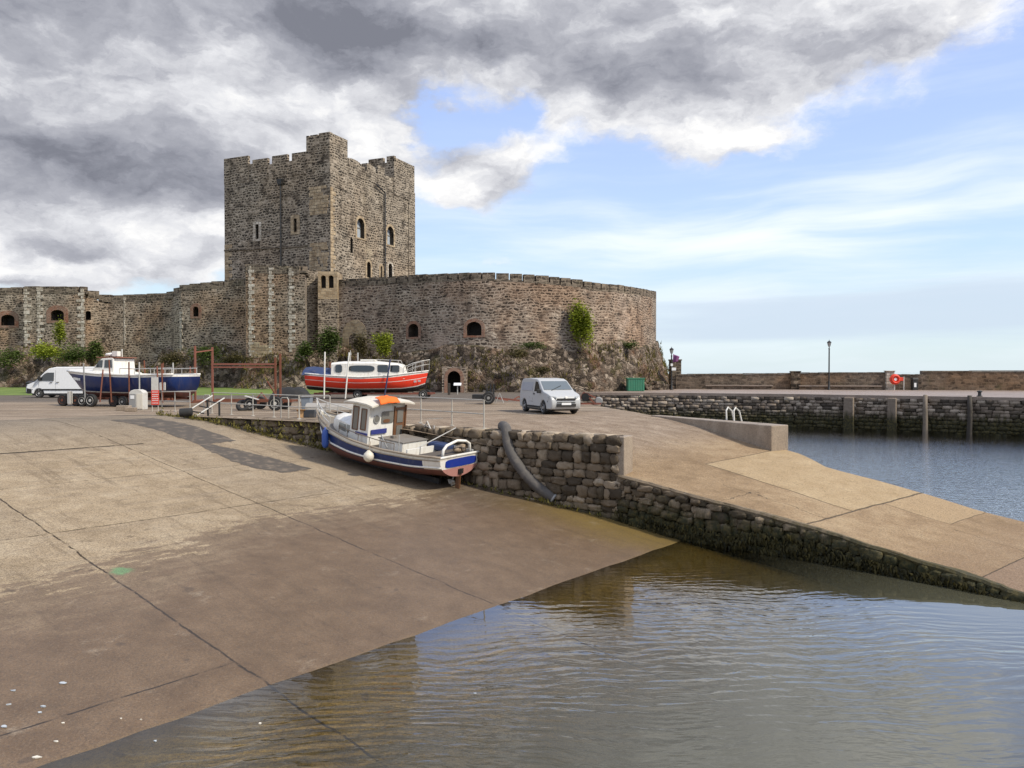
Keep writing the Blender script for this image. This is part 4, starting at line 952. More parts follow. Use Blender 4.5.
p_, n_, t_ = ft.px(259.5, 358); mb = MB(); q_ = P(259.5, 342, p_.y)
gp_ = random.Random(23); z = p_.z
while z < q_.z:
    hh = gp_.uniform(.3, .45); aa = -1.25 + gp_.uniform(0, .2)
    while aa < 1.2:
        ll = gp_.uniform(.35, .85)
        if gp_.random() < .93: c_ = p_ + t_ * (aa + ll / 2); mb.box((c_.x, c_.y, z + hh / 2), (ll - .04, .08 + gp_.uniform(0, .05), hh - .04), math.atan2(t_.y, t_.x))
        aa += ll
    z += hh
sh(mb, ft.th); mb.build('patch', M['sandstone'], ft.th)
lk_ = CWall('curtain_wall', 'short stepped castle wall joining the front tower to the round bastion', [(306, 92, 270.5), (321, 93, 270), (322, 93.2, 279), (338, 92.4, 280.5)], 2.0, 1, 'curtain', par=0, mer=False, group=WG)
ba = CWall('bastion', 'long curved red-brown castle bastion with slits along its parapet', [(336.5, 92.2, 280), (360, 91, 278.2), (400, 88.4, 275.6), (440, 85.6, 273.6), (480, 83.8, 272.4), (530, 84, 274.6), (575, 85.6, 278.6), (592, 86.8, 282.4), (620, 90, 285), (642, 95, 288.5), (655, 102, 291.5), (656, 109, 292)], 2.5, 1, 'bastion', sp=1.45, gap=.2, smooth=5, group=WG)
for px, py, w, h in ((413.5, 337, 1.45, 1.5), (474, 335.5, 1.7, 1.5)):
    ba.hole(px, py, w, h, rise=.8, frame='brick', fw=.34)
p_, n_, t_ = ba.px(355, 362); mb = MB(); ring2d(mb, arch_pts(1.7, 3.4), arch_pts(3.4, 5.0), p_ + n_ * .02 - Vector((0, 0, 0)), t_, n_, -.2, .10); sh(mb, ba.th); mb.build('blocked_arch', M['sandstone'], ba.th)
# ------------------------------------------------------------------ the keep
def keep():
    C = P(330, 300, 100); C.z = 5.0; an = R(24)
    l = Vector((-math.cos(an), math.sin(an), 0)); r = Vector((math.sin(an), math.cos(an), 0))
    A_, B_ = 17.9, 20.8
    th = thing('castle_keep', 'tall square grey stone castle keep with battlements and a corner turret', 'castle keep', C)
    def loc(px, f):   # distance along a face for a photo column
        d = l if f == 'l' else r; k = (px - 512) / FPX
        return (k * C.y - C.x) / (d.x - k * d.y)
    def zz(px, py, f):
        d = l if f == 'l' else r; s = loc(px, f); return P(px, py, C.y + d.y * s).z - C.z
    K = lambda a, b, z: l * a + r * b + Vector((0, 0, z))
    def kbox(mb, a0, a1, b0, b1, z0, z1, m=0):
        pass
        vs = [K(a0, b0, z0), K(a1, b0, z0), K(a1, b1, z0), K(a0, b1, z0)]
        if isinstance(z1, tuple): vs += [K(a0, b0, z1[0]), K(a1, b0, z1[1]), K(a1, b1, z1[2]), K(a0, b1, z1[3])]
        else: vs += [K(a0, b0, z1), K(a1, b0, z1), K(a1, b1, z1), K(a0, b1, z1)]
        mb.add(vs, [(0, 1, 2, 3), (7, 6, 5, 4), (1, 0, 4, 5), (2, 1, 5, 6), (3, 2, 6, 7), (0, 3, 7, 4)], m)
    zl, zc, zr = zz(226, 168, 'l'), zz(309, 164.5, 'l'), zz(392, 173, 'r')
    zrn = zz(349, 166.5, 'r')
    mb = MB(); kbox(mb, 0, A_, 0, B_, 0, (zc, zl, zl + .6, zr)); body = mb.build('wall_body', M['keep'], th)
    # parapet blocks
    mb = MB(); T_ = .9
    for p0, p1, y in ((224.4, 249.4, 157.4), (253.8, 269, 159), (273.3, 288.6, 155.2), (293, 311, 152.2)):
        a0, a1 = loc(p1, 'l'), loc(p0, 'l'); kbox(mb, a0, min(a1, A_), -.05, .34, min(zl, zc) - 1.2, zz((p0 + p1) / 2, y, 'l'))
    for p0, p1, y in ((249.3, 253.9, 164), (268.9, 273.4, 164.2), (288.5, 293.1, 161)):
        kbox(mb, loc(p1, 'l'), loc(p0, 'l'), -.03, .30, min(zl, zc) - 1.2, zz((p0 + p1) / 2, y, 'l'))
    mb.build('parapet', M['keep'], th); mb = MB()
    def hump(p0, p1, y0, y1):
        b0, b1 = loc(p0, 'r'), loc(p1, 'r'); n = 7
        for i in range(n):
            f = (i + .5) / n; y = y0 + (y1 - y0) * f ** 2
            kbox(mb, -.05, T_, b0 + (b1 - b0) * i / n, b0 + (b1 - b0) * (i + 1) / n + .01, zr - 2.5, zz(p0 + (p1 - p0) * f, y, 'r'))
    hump(349, 365, 158.2, 168); hump(367.5, 376, 163.2, 169.5); hump(378, 385, 165.5, 168)
    # rear parapets seen over the top
    mb.build('parapet', M['keep'], th)
    # near corner turret and the far one
    mb = MB(); a1, b1 = loc(307.8, 'l'), loc(347.6, 'r'); zt = zz(329, 137, 'l')
    kbox(mb, -.12, a1, -.12, b1, zc - 3, zt); mb.build('corner_turret', M['keep'], th)
    mb = MB(); zq = zz(329, 132.2, 'l')
    kbox(mb, -.12, 1.6, -.12, .5, zt, zq); kbox(mb, 1.85, 3.0, -.12, .5, zt, zq - .1); kbox(mb, 3.2, a1, -.12, .5, zt, zq - .1); kbox(mb, -.12, .5, .5, b1, zt, zq - .05); kbox(mb, a1 - .5, a1, .5, b1, zt, zq - .2); kbox(mb, .5, a1, b1 - .5, b1, zt, zq - .25)
    mb.build('turret_parapet', M['keep'], th)
    mb = MB(); b0 = loc(394, 'r'); zt = zz(400, 164.5, 'r')
    kbox(mb, -.1, 4.4, b0, B_ + .1, zr - 3, zt); kbox(mb, -.1, .5, b0, B_ + .1, zt, zt + .7); kbox(mb, -.1, 1.2, b0 - 0, b0 + .5, zt, zt + .9); kbox(mb, 1.8, 4.4, b0, b0 + .5, zt, zt + .8)
    mb.build('far_turret', M['keep'], th)
    # battered right edge
    mb = MB(); kbox(mb, -.12, 1.2, B_ - 1.6, B_ + .25, 0, zz(412, 192, 'r')); mb.build('edge_buttress', M['keep'], th)
    # clasping buttress at the near corner, pale sandstone patch on it
    mb = MB(); kbox(mb, -.35, loc(310, 'l'), -.35, loc(337, 'r'), 0, zz(329, 163, 'l')); kb = mb.build('corner_buttress', M['keep'], th)
    mb = MB(); a0, a1 = .0, loc(311, 'l') - .3
    gp_ = random.Random(19)
    for y0_, y1_, dn in ((215, 188, .95), (290, 244, .93)):
        mb = MB(); z = zz(320, y0_, 'l'); zt_ = zz(320, y1_, 'l')
        while z < zt_:
            hh = gp_.uniform(.32, .5); aa = gp_.uniform(-.1, .3)
            while aa < a1:
                ll = min(gp_.uniform(.4, .95), a1 + .25 - aa)
                if gp_.random() < dn: kbox(mb, aa, aa + ll - .05, -.38 - gp_.uniform(0, .05), -.3, z, z + hh - .05)
                aa += ll
            z += hh
        mb.build('pale_patch', M['sandstone'], th)
    mb = MB(); z0, z1 = zz(329, 290, 'l'), zz(329, 190, 'l'); z = z0; g = random.Random(3); i = 0
    while z < z1:
        h = g.uniform(.4, .6); w = (.62, .22)[i % 2] * g.uniform(.7, 1.3)
        kbox(mb, -.40, -.32, -.34 + .0, w, z, z + h - .05); i += 1; z += h
    mb.build('quoins', M['sandstone'], th)
    mb = MB(); z = 0; i = 0; z1 = zz(225, 262, 'l')
    while z < z1:
        h = g.uniform(.4, .6); w = (1.3, .7)[i % 2]; kbox(mb, A_ - w, A_ - .01, -.05, .03, z + 2, z + 2 + h - .05); i += 1; z += h
    mb.build('quoins', M['sandstone'], th)
    # ledge
    mb = MB(); za, zb_ = zz(230, 250, 'l'), zz(309, 245.5, 'l'); vs = [K(loc(311, 'l'), -.14, zb_ - .15), K(A_, -.14, za - .15), K(A_, .1, za - .15), K(loc(311, 'l'), .1, zb_ - .15)]
    vs += [v + Vector((0, 0, .22)) for v in vs]; mb.add(vs, [(0, 1, 2, 3), (7, 6, 5, 4), (1, 0, 4, 5), (2, 1, 5, 6), (3, 2, 6, 7), (0, 3, 7, 4)]); mb.build('string_course', M['parapet'], th)
    # openings
    def op(px, py, f, w, h, **k):
        d = l if f == 'l' else r; s = loc(px, f); n = -r if f == 'l' else -l
        c = C + d * s; c.z = P(px, py, c.y).z; opening(body, th, c, d, n, w, h, **k)
    op(258, 239, 'l', .55, 2.0, frame='quoin', fw=.45, rise=.3, name='arrow_slit'); op(296, 232, 'l', .5, 1.8, frame='sandstone', fw=.5, rise=.3, name='arrow_slit')
    op(361, 238, 'r', 1.7, 2.7, pane='paneglass', frame='sandstone', fw=.35, depth=.7); op(390.7, 245, 'r', 1.7, 2.7, pane='paneglass', frame='sandstone', fw=.35, depth=.7)
    op(352, 253, 'r', .55, 2.0, rise=.3, name='arrow_slit'); op(369, 277.5, 'r', .9, 2.2, frame='sandstone', fw=.35); op(381.5, 278, 'r', .5, 1.7, frame='sandstone', fw=.3, name='arrow_slit'); op(390.5, 278.5, 'r', 1.0, 2.2, frame='quoin', fw=.3)
    # rain pipes
    mb = MB(); a = loc(282.5, 'l'); zt, zb2 = zz(282, 184, 'l'), zz(282, 272, 'l'); mb.tube([K(a, -.2, zt), K(a, -.2, zb2)], .11, 8); mb.box(K(a, -.25, zt + .2), (.6, .4, .7), -an, taper=1.4)
    mb.build('rain_pipe', M['blackmetal'], th)
    mb = MB(); a, a2 = loc(384, 'r'), loc(376, 'r'); zt = zz(380, 190, 'r'); mb.tube([K(-.1, a2, zt + .6), K(-.3, a2, zt + .4), K(-.25, a, zt - .2), K(-.25, a, zz(384, 277, 'r'))], .11, 8); mb.build('rain_pipe', M['blackmetal'], th)
    # low pale forebuilding with twin arches at the foot of the corner
    d0 = 91.2; q = P(327.5, 297, d0); top = P(327.5, 271.5, d0).z
    fb = thing('forebuilding', 'pale sandstone block with two small arched windows at the foot of the keep corner', 'stone building', (q.x, q.y, 5))
    zs_ = P(327.5, 299, d0).z - 5; mb = MB(); mb.box((0, 1.52, zs_ / 2), (2.3, 3, zs_), 0); mb.build('wall_base', M['curtain'], fb)
    mb = MB(); mb.box((0, 1.5, (top - 5 + zs_) / 2), (2.26, 3, top - 5 - zs_), 0); b2 = mb.build('wall_body', M['sandstone'], fb)
    for px in (323.3, 331):
        c = P(px, 288, d0); opening(b2, fb, c, (1, 0, 0), (0, -1, 0), .62, 1.5, depth=.6, name='window_recess')
keep()

# ------------------------------------------------------------------ rock under the castle
def rock():
    LINE = [(-140, 99), (-40, 96.5), (0, 95.5), (25, 94), (85, 93.3), (100, 97), (140, 97), (172, 95.5), (182, 93.8), (246, 91.7), (248, 88), (304, 86.4), (310, 91), (338, 92), (360, 90.8), (400, 88.2), (440, 85.4), (480, 83.6), (530, 83.8), (586, 86), (620, 89.8), (642, 94.8), (655, 101.8), (657, 107), (655, 118)]
    HT = [(-140, 340), (0, 352), (30, 346), (88, 350), (108, 366), (150, 366), (165, 350), (240, 352), (250, 358), (300, 358), (320, 345), (400, 349), (470, 346), (560, 346), (600, 343), (640, 345), (660, 344)]
    WD = [(-140, 5), (0, 5), (60, 4.6), (100, 3.4), (130, 2.0), (170, 3.2), (245, 3.0), (250, 1.9), (300, 1.9), (320, 2.3), (400, 2.0), (480, 1.7), (560, 1.8), (620, 2.2), (645, 2.6), (660, 2.6)]
    q = [Vector(P(px, 380, d)[:2]) for px, d in LINE]; cols = []
    for i in range(len(q) - 1):
        n = max(2, int((q[i + 1] - q[i]).length / .55))
        for k in range(n): f = k / n; cols.append((q[i].lerp(q[i + 1], f), LINE[i][0] + (LINE[i + 1][0] - LINE[i][0]) * f))
    nrm = []
    for i in range(len(cols)):
        d = cols[min(i + 9, len(cols) - 1)][0] - cols[max(i - 9, 0)][0]; d.normalize(); nrm.append(Vector((d.y, -d.x)))
    NV = 22; vs = []
    for (p, px), n in zip(cols, nrm):
        y = p.y; zt = P(px, lerp_table(HT, px), y).z; w = lerp_table(WD, px); zg = 2.6
        zt += (noise.noise(Vector((p.x * .35, p.y * .35, 7))) * 1.3)
        for j in range(NV):
            f = j / (NV - 1); off = w * (1 - f) ** 1.25 * (.75 + .5 * noise.noise(Vector((p.x * .2, f * 2, 3)))) + .05
            z = zg + (zt - zg) * f
            pp = Vector((p.x, p.y, z)); k = (1 - f) ** .35
            lump = noise.hetero_terrain(pp * .55, 1.0, 2.1, 5, .7) * .22 + abs(noise.noise(pp * 1.9)) * .42 - abs(noise.noise(pp * .8 + Vector((3, 1, 9)))) * .55
            off += lump * k * 1.0
            if f > .999: off = -.4
            dz = noise.noise(pp * 1.1 + Vector((9, 9, 9))) * .3 * k
            o = p + n * max(off, -.3); vs.append((o.x, o.y, z + (dz if 0 < j else 0)))
    C_ = len(cols); fs = [(i * NV + j, (i + 1) * NV + j, (i + 1) * NV + j + 1, i * NV + j + 1) for i in range(C_ - 1) for j in range(NV - 1)]
    mb = MB(); mb.add(vs, fs); tag(mb.build('castle_rock', M['rock'], smooth=True), kind='structure')
    # loose boulders at the tip
    r = random.Random(4); mb = MB()
rock()
def gate():
    d = 80.2; g = P(454, 393, d)
    th = thing('castle_doorway', 'dark arched doorway with a red brick surround at the foot of the bastion', 'doorway', (g.x, g.y, 3.0))
    mb = MB(); mb.box((0, 1.6, 1.4), (2.5, 3.2, 3.0)); b = mb.build('gate_block', M['bastion'], th, bevel=.05)
    b.modifiers.clear()
    o = opening(b, th, th.location + Vector((0, 0, .05)), (1, 0, 0), (0, -1, 0), 1.35, 2.35, depth=2.2, frame='brick', fw=.34, name='dark_passage')
gate()

# ------------------------------------------------------------------ bushes
def bush(name, label, cat, c, rad, n, mat, leaf=.22, seed=0, clumps=10, group=None, trunk=True):
    r = random.Random(seed); th = thing(name, label, cat, (c[0], c[1], c[2] - rad[2]), 0, group)
    mb = MB(); cl = []
    for i in range(clumps):
        while True:
            p = Vector((r.uniform(-1, 1), r.uniform(-1, 1), r.uniform(-1, 1)))
            if p.length < 1: break
        cl.append((p * .62, r.uniform(.40, .62), r.uniform(-.25, .25)))
    for i in range(n):
        cc, rr, tn = r.choice(cl); p = Vector((r.gauss(0, 1), r.gauss(0, 1), r.gauss(0, 1))).normalized() * rr * (r.random() ** .4 if i % 6 else r.uniform(.9, 1.5)) + cc
        p = Vector((p.x * rad[0], p.y * rad[1], p.z * rad[2] + rad[2]))
        s = leaf * r.uniform(.5, 1.3); e = Matrix.Rotation(r.uniform(0, 6.28), 3, 'Z') @ Matrix.Rotation(r.uniform(-1.2, 1.2), 3, 'X')
        v = [e @ Vector(q) * s + p for q in ((-.5, 0, 0), (0, -.32, .05), (.6, 0, 0), (0, .32, .05))]
        mb.add(v, [(0, 1, 2, 3)], 0, None, min(1, max(0, r.uniform(.15, .85) + tn)))
    mb.build('foliage', M[mat], th)
    if trunk:
        mb = MB()
        for k in range(4):
            e = cl[k][0] * .7; mb.tube([(r.uniform(-.1, .1), r.uniform(-.1, .1), rad[2] * .15), (e.x * rad[0] * .4, e.y * rad[1] * .4, rad[2] * .6), (e.x * rad[0], e.y * rad[1], e.z * rad[2] + rad[2])], [.09, .06, .02], 6)
        mb.build('stem', M['greywood'], th, smooth=True)
BG = 'bushes growing on the castle rock and walls'
for i, (px, py, d, rx, rz, n, mt, lf, name, lb, cat) in enumerate([
    (581, 328, 84.9, 1.25, 2.75, 3800, 'leaf_light', .24, 'ivy_bush', 'tall bright yellow-green ivy clump hanging on the right of the bastion wall', 'ivy'),
    (328, 344, 86.5, 1.5, 1.9, 2600, 'leaf_dark', .26, 'bush', 'large dark green bush behind the stern of the red boat', 'bush'),
    (304, 352, 85.5, 1.2, 1.0, 1300, 'leaf_dark', .24, 'bush', 'low dark green bush at the foot of the front tower', 'bush'),
    (382.5, 345, 85.2, 1.2, 1.5, 2000, 'leaf_light', .22, 'bush', 'bright green bush above the cabin of the red boat', 'bush'),
    (361, 346, 87.3, 1.0, 1.5, 1100, 'scrub', .22, 'bush', 'brownish straggly bush beneath the blocked arch', 'bush'),
    (60, 334, 91.5, .75, 1.5, 1000, 'leaf_light', .2, 'creeper', 'narrow green creeper climbing under the brick gun opening of the white-edged tower', 'creeper'),
    (44, 352, 89.5, 2.1, 1.1, 1700, 'leaf_light', .22, 'shrub', 'yellow-green shrub on the rock above the white van', 'shrub'),
    (72, 354, 89, 2.2, 1.2, 1800, 'leaf_dark', .22, 'shrub', 'dark brown-green shrub on the rock above the bow of the blue boat', 'shrub'),
    (95, 350, 93.5, 1.2, 1.3, 1500, 'leaf_dark', .22, 'shrub', 'round dark green shrub in the wall corner above the blue boat', 'shrub'),
    (8, 358, 91, 1.8, 1.4, 1500, 'leaf_dark', .22, 'shrub', 'dark shrub on the rock at the far left edge', 'shrub'),
    (176, 358, 90, 2.0, 1.0, 1300, 'scrub', .22, 'shrub', 'brown scrub on the rock beneath the small brick window', 'shrub'),
    (206, 355, 88.5, 2.0, 1.2, 1500, 'leaf_dark', .22, 'shrub', 'dark scrub bush behind the rusty gantry posts', 'shrub'),
    (236, 360, 88, 1.8, .8, 1000, 'scrub', .22, 'shrub', 'low brown scrub left of the front tower base', 'shrub'),
    (278, 364, 83.6, 1.2, .7, 700, 'scrub', .2, 'shrub', 'small olive scrub between the right gantry posts', 'shrub'),
    (516, 352, 80.6, 1.3, .6, 700, 'scrub', .2, 'shrub', 'olive tuft on the bastion rock above the silver van', 'shrub'),
    (530, 345, 81, 1.6, .45, 800, 'leaf_dark', .18, 'shrub', 'thin dark green tuft along the foot of the bastion wall', 'shrub'),
    (542, 371, 79.2, 1.0, .5, 500, 'scrub', .2, 'shrub', 'dry tuft on the rock just over the silver van roof', 'shrub'),
    (631, 345, 89.8, .9, .6, 500, 'leaf_dark', .2, 'shrub', 'small dark tuft under the round end of the bastion', 'shrub')]):
    c = P(px, py, d); bush(name, lb, cat, c, (rx * 1.12, rx * .8, rz * 1.12), int(n * (1.6 if mt == 'leaf_light' else 1.2)), mt, lf, 100 + i, 11 if rz > 1.4 else 8, BG)
def weeds():
    r = random.Random(21); mb = MB()
    Kp, Tp = Vector((KX, KY)), Vector(uw(27.0, -3.75)); out = Vector((-.506, -.862))
    for i in range(1500):
        f = min(.98, .42 + abs(r.gauss(0, 1)) * .25) if i < 950 else r.uniform(0.02, 1); p = Kp.lerp(Tp, f); base = slip_z(p.x, p.y)
        if noise.noise(Vector((f * 30, 0, 0))) < -.05 and i % 3: continue
        z = r.uniform(base, 3.1) if r.random() < .5 else base + abs(r.gauss(0, .15)); q = p + out * r.uniform(.12, .34)
        if i > 950: z = base + r.uniform(0, .1)
        h = r.uniform(.05, .18); a = r.uniform(0, 6.28); w = .04
        mb.add([(q.x - w * math.cos(a), q.y - w * math.sin(a), z), (q.x + w * math.cos(a), q.y + w * math.sin(a), z), (q.x + r.uniform(-.1, .1), q.y + r.uniform(-.1, .1), z + h)], [(0, 1, 2)], 0, None, r.random())
    o = mb.build('weeds', M['scrub2']); tag(o, 'yellow-green weeds growing along the foot of the rubble quay wall', 'weeds', kind='stuff')
M['scrub2'] = leaf_mat('wall_weeds', (.06, .06, .015), (.25, .21, .05))
weeds()

def rock_grass():
    o = bpy.data.objects['castle_rock']; me = o.data; r = random.Random(33); mb = MB()
    ps = [p for p in me.polygons if p.center.y < 125]
    for i in range(5200):
        p = r.choice(ps); c = p.center
        if noise.noise(Vector((c.x * .16, c.y * .16, c.z * .3))) < .02 or p.normal.z < .1 and r.random() < .5: continue
        for k in range(2):
            h = r.uniform(.15, .5); a = r.uniform(0, 6.28); w = r.uniform(.04, .09); q = c + Vector((r.uniform(-.3, .3), r.uniform(-.2, .1), r.uniform(-.2, .2))); t = r.random()
            mb.add([(q.x - w * math.cos(a), q.y - w * math.sin(a), q.z - .05), (q.x + w * math.cos(a), q.y + w * math.sin(a), q.z - .05), (q.x + r.uniform(-.2, .2), q.y - r.uniform(.0, .2), q.z + h)], [(0, 1, 2)], 0, None, t)
    tag(mb.build('rock_grass', M['scrub2']), 'rough grass and weeds growing in the cracks of the castle rock', 'grass', kind='stuff')
rock_grass()

M['seaweed'] = leaf_mat('seaweed_fronds', (.012, .013, .005), (.085, .07, .02))
def seaweed():
    r = random.Random(55); mb = MB(); near = [(KX, KY), (5.8, 23.8), (8.4, 21.7), (10.85, 18.95), (12.2, 17.2), (14, 14.6), (16, 11.9)]
    for a, b in zip(near, near[1:]):
        a, b = Vector(a), Vector(b); d = b - a; o = Vector((d.y, -d.x)).normalized(); t = d.normalized()
        for i in range(int(d.length * 130)):
            p = a.lerp(b, r.random()); zt = min(ramp_z(p.x, p.y) - .12, .85); k = noise.noise(Vector((p.x * 1.6, p.y * 1.6, 4)))
            z = r.uniform(-.1, zt * (.75 + .5 * k)); 
            if z > zt: continue
            L = r.uniform(.06, .24); w = r.uniform(.015, .045); e = r.uniform(.10, .22); q = p + o * e; s = r.uniform(-.06, .06)
            mb.add([(q.x - t.x * w, q.y - t.y * w, z), (q.x + t.x * w, q.y + t.y * w, z), (q.x + t.x * (w + s) + o.x * .05, q.y + t.y * (w + s) + o.y * .05, z - L * .6), (q.x + t.x * s + o.x * .02, q.y + t.y * s + o.y * .02, z - L)], [(0, 1, 2, 3)], 0, None, r.random())
    tag(mb.build('seaweed', M['seaweed']), 'dark seaweed hanging on the low jetty wall above the water', 'seaweed', kind='stuff')
seaweed()
# ------------------------------------------------------------------ wheels, vans
def wheel(parent, c, r, w, axis=(0, 1, 0), rim='alu', dish=1):
    mb = MB(); rr = r
    mb.lathe([(rr * .62, -w / 2), (rr * .92, -w / 2), (rr, -w * .32), (rr, w * .32), (rr * .92, w / 2), (rr * .62, w / 2)], (0, 0, 0), axis, 22)
    t = mb.build('wheel', M['black'], parent, smooth='auto'); t.location = c
    mb = MB(); s = dish
    mb.lathe([(rr * .1, s * (w / 2 + .012)), (rr * .22, s * (w / 2 + .01)), (rr * .3, s * (w / 2 - .03)), (rr * .5, s * (w / 2 - .025)), (rr * .61, s * (w / 2 + .012)), (rr * .64, s * (w / 2 - .02))], (0, 0, 0), axis, 22)
    mb.build('rim', M[rim], t, smooth='auto'); return t
def van(name, label, prof, hw, wheels, wr, mat, loc, rz, glass, details):
    th = thing(name, label, 'van', loc, rz)
    poly = list(prof); z0 = prof[0][1]
    bot = []
    for wx in sorted(wheels):
        n = 10; R_ = wr * 1.16
        a0 = math.asin((wr - z0) / R_) if wr > z0 else 0
        for i in range(n + 1):
            an = math.pi + a0 - (math.pi + 2 * a0) * i / n; bot.append((wx + R_ * math.cos(an), wr + R_ * math.sin(an)))
    poly = poly + bot
    n = len(poly); mb = MB()
    vs = [(x, -hw(x, z), z) for x, z in poly] + [(x, hw(x, z), z) for x, z in poly]
    mb.add(vs, [tuple(range(n)), tuple(range(2 * n - 1, n - 1, -1))] + [(i, n + i, n + (i + 1) % n, (i + 1) % n) for i in range(n)])
    b = mb.build('body', M[mat], th, smooth='auto', sharp=40)
    bm = bmesh.new(); bm.from_mesh(b.data); bmesh.ops.recalc_face_normals(bm, faces=bm.faces); bm.to_mesh(b.data); bm.free()
    bv = b.modifiers.new('bevel', 'BEVEL'); bv.width = .06; bv.segments = 4; bv.limit_method = 'ANGLE'; bv.angle_limit = R(50)
    mb = MB(); mb.box((0, 0, wr + .1), (prof[0][0] * 1.7, 2 * hw(0, .5) - .1, .5)); mb.build('underside', M['black'], th)
    for wx in wheels:
        for s in (-1, 1): wheel(th, (wx, s * (hw(wx, wr) - .11), wr), wr, .22, (0, 1, 0), 'alu', s)
    def side(mb, pts, s, e=.008, th_=.012):
        vs = [(x, s * (hw(x, z) + e), z) for x, z in pts]; vs += [(x, s * (hw(x, z) + e - th_), z) for x, z in pts]; k = len(pts)
        mb.add(vs, [tuple(range(k)) if s < 0 else tuple(range(k - 1, -1, -1))] + [(i, (i + 1) % k, k + (i + 1) % k, k + i) for i in range(k)])
    for (nm, gm, pts) in glass:
        for s in (-1, 1):
            mb = MB(); side(mb, pts, s); mb.build(nm, M[gm], th)
    details(th, side); return th
def cross_panel(mb, a, b, hwf, fr, e=.01, n=6, bow=.0):
    """panel lying on the body between two profile points, full width"""
    (x0, z0), (x1, z1) = a, b; d = Vector((x1 - x0, 0, z1 - z0)).normalized(); nn = Vector((-d.z, 0, d.x))
    if nn.x * 1 + nn.z * .3 < 0: nn = -nn
    vs = []
    for (x, z) in (a, b):
        for i in range(n + 1):
            f = (i / n * 2 - 1); p = Vector((x, f * hwf(x, z) * fr, z)) + nn * e; vs.append(p)
    mb.add(vs, [(i, i + 1, n + 2 + i, n + 1 + i) for i in range(n)])
# silver van
PC = [(2.17, .26), (2.25, .44), (2.24, .70), (2.15, .90), (1.95, 1.02), (1.28, 1.17), (.52, 1.70), (.2, 1.79), (-.8, 1.83), (-1.9, 1.79), (-2.14, 1.68), (-2.23, 1.1), (-2.25, .5), (-2.2, .28)]
def hwc(x, z):
    w = .91 if z < .95 else .91 - (z - .95) * .15
    if x > 1.6: w -= (x - 1.6) ** 2 * .30
    if x < -2.0: w -= .03
    return w
def det_c(th, side):
    mb = MB(); cross_panel(mb, (1.20, 1.235), (.575, 1.665), hwc, .90, .012); mb.build('windscreen', M['screenglass'], th, smooth=True)
    mb = MB(); mb.box((2.262, 0, .775), (.03, 1.02, .10)); mb.box((2.268, 0, .47), (.03, 1.05, .15)); mb.box((2.266, 0, .62), (.03, 1.0, .035)); mb.build('grille', M['black'], th)
    mb = MB(); mb.lathe([(.075, 0), (.07, .03), (.02, .035)], (2.25, 0, .86), (1, 0, .35), 16); mb.build('badge', M['galv'], th)
    for s in (-1, 1):
        mb = MB(); vs = []
        for x, y, z in ((2.235, .50, .82), (2.10, .80, .80), (1.88, .868, .86), (1.84, .868, .99), (2.06, .80, .95), (2.20, .52, .90)): vs.append((x + .03, s * (y + .012), z))
        k = 6; vs += [(x - .05, y * .97, z) for x, y, z in vs]
        mb.add(vs, [tuple(range(k)) if s > 0 else tuple(range(k - 1, -1, -1))] + [(i, (i + 1) % k, k + (i + 1) % k, k + i) for i in range(k)]); mb.build('headlight', M['headglass'], th)
        mb = MB(); mb.box((.98, s * 1.0, 1.16), (.12, .2, .2)); mb.build('wing_mirror', M['black'], th, bevel=.03)
        mb = MB(); side(mb, [(-.02, .98), (.16, .98), (.16, 1.03), (-.02, 1.03)], s, .03, .03); mb.build('door_handle', M['black'], th)
        mb = MB()
        for x in (-.06, 1.02): side(mb, [(x - .008, .34), (x + .008, .34), (x + .008, 1.1), (x - .008, 1.1)], s, .004)
        side(mb, [(-2.1, .60), (-.06, .60), (-.06, .615), (-2.1, .615)], s, .004); side(mb, [(-.95, .3), (.95, .3), (.95, .40), (-.95, .40)], s, .012); mb.build('trim', M['black'], th)
        mb = MB(); r = random.Random(3)
        for i in range(5): x = -1.55 + i * .17; side(mb, [(x, 1.40), (x + .12, 1.40), (x + .12, 1.50), (x, 1.50)], s, .006)
        mb.build('lettering', M['white2'], th)
    mb = MB(); mb.box((2.285, 0, .545), (.012, .52, .11)); mb.build('number_plate', M['white2'], th)
    mb = MB(); mb.box((.75, .12, 1.57), (.02, .7, .06), Matrix.Rotation(-.95, 3, 'Y')); 
    mb = MB(); mb.beam((1.27, -.4, 1.21), (.95, .25, 1.44), .02, .02); mb.build('wiper', M['black'], th)
van('silver_van', 'silver small panel van parked on the quay above the rubble wall', PC, hwc, (-1.42, 1.36), .33, 'silver', (1.99, 40.86, QZ), math.atan2(-.944, .33),
    [('side_window', 'glass', [(.05, 1.14), (.93, 1.14), (.62, 1.48), (.40, 1.63), (.08, 1.66)]), ('side_panel', 'sidegrey', [(-1.95, 1.16), (-.22, 1.16), (-.22, 1.62), (-1.9, 1.60)])], det_c)
PS = [(3.38, .34), (3.46, .62), (3.40, .98), (3.22, 1.14), (2.62, 1.36), (1.82, 2.18), (1.5, 2.44), (.9, 2.57), (-3.3, 2.60), (-3.42, 2.5), (-3.45, .42), (-3.4, .36)]
def hws(x, z):
    w = .98 if z < 1.3 else .98 - (z - 1.3) * .085
    if x > 2.6: w -= (x - 2.6) ** 2 * .18
    return w
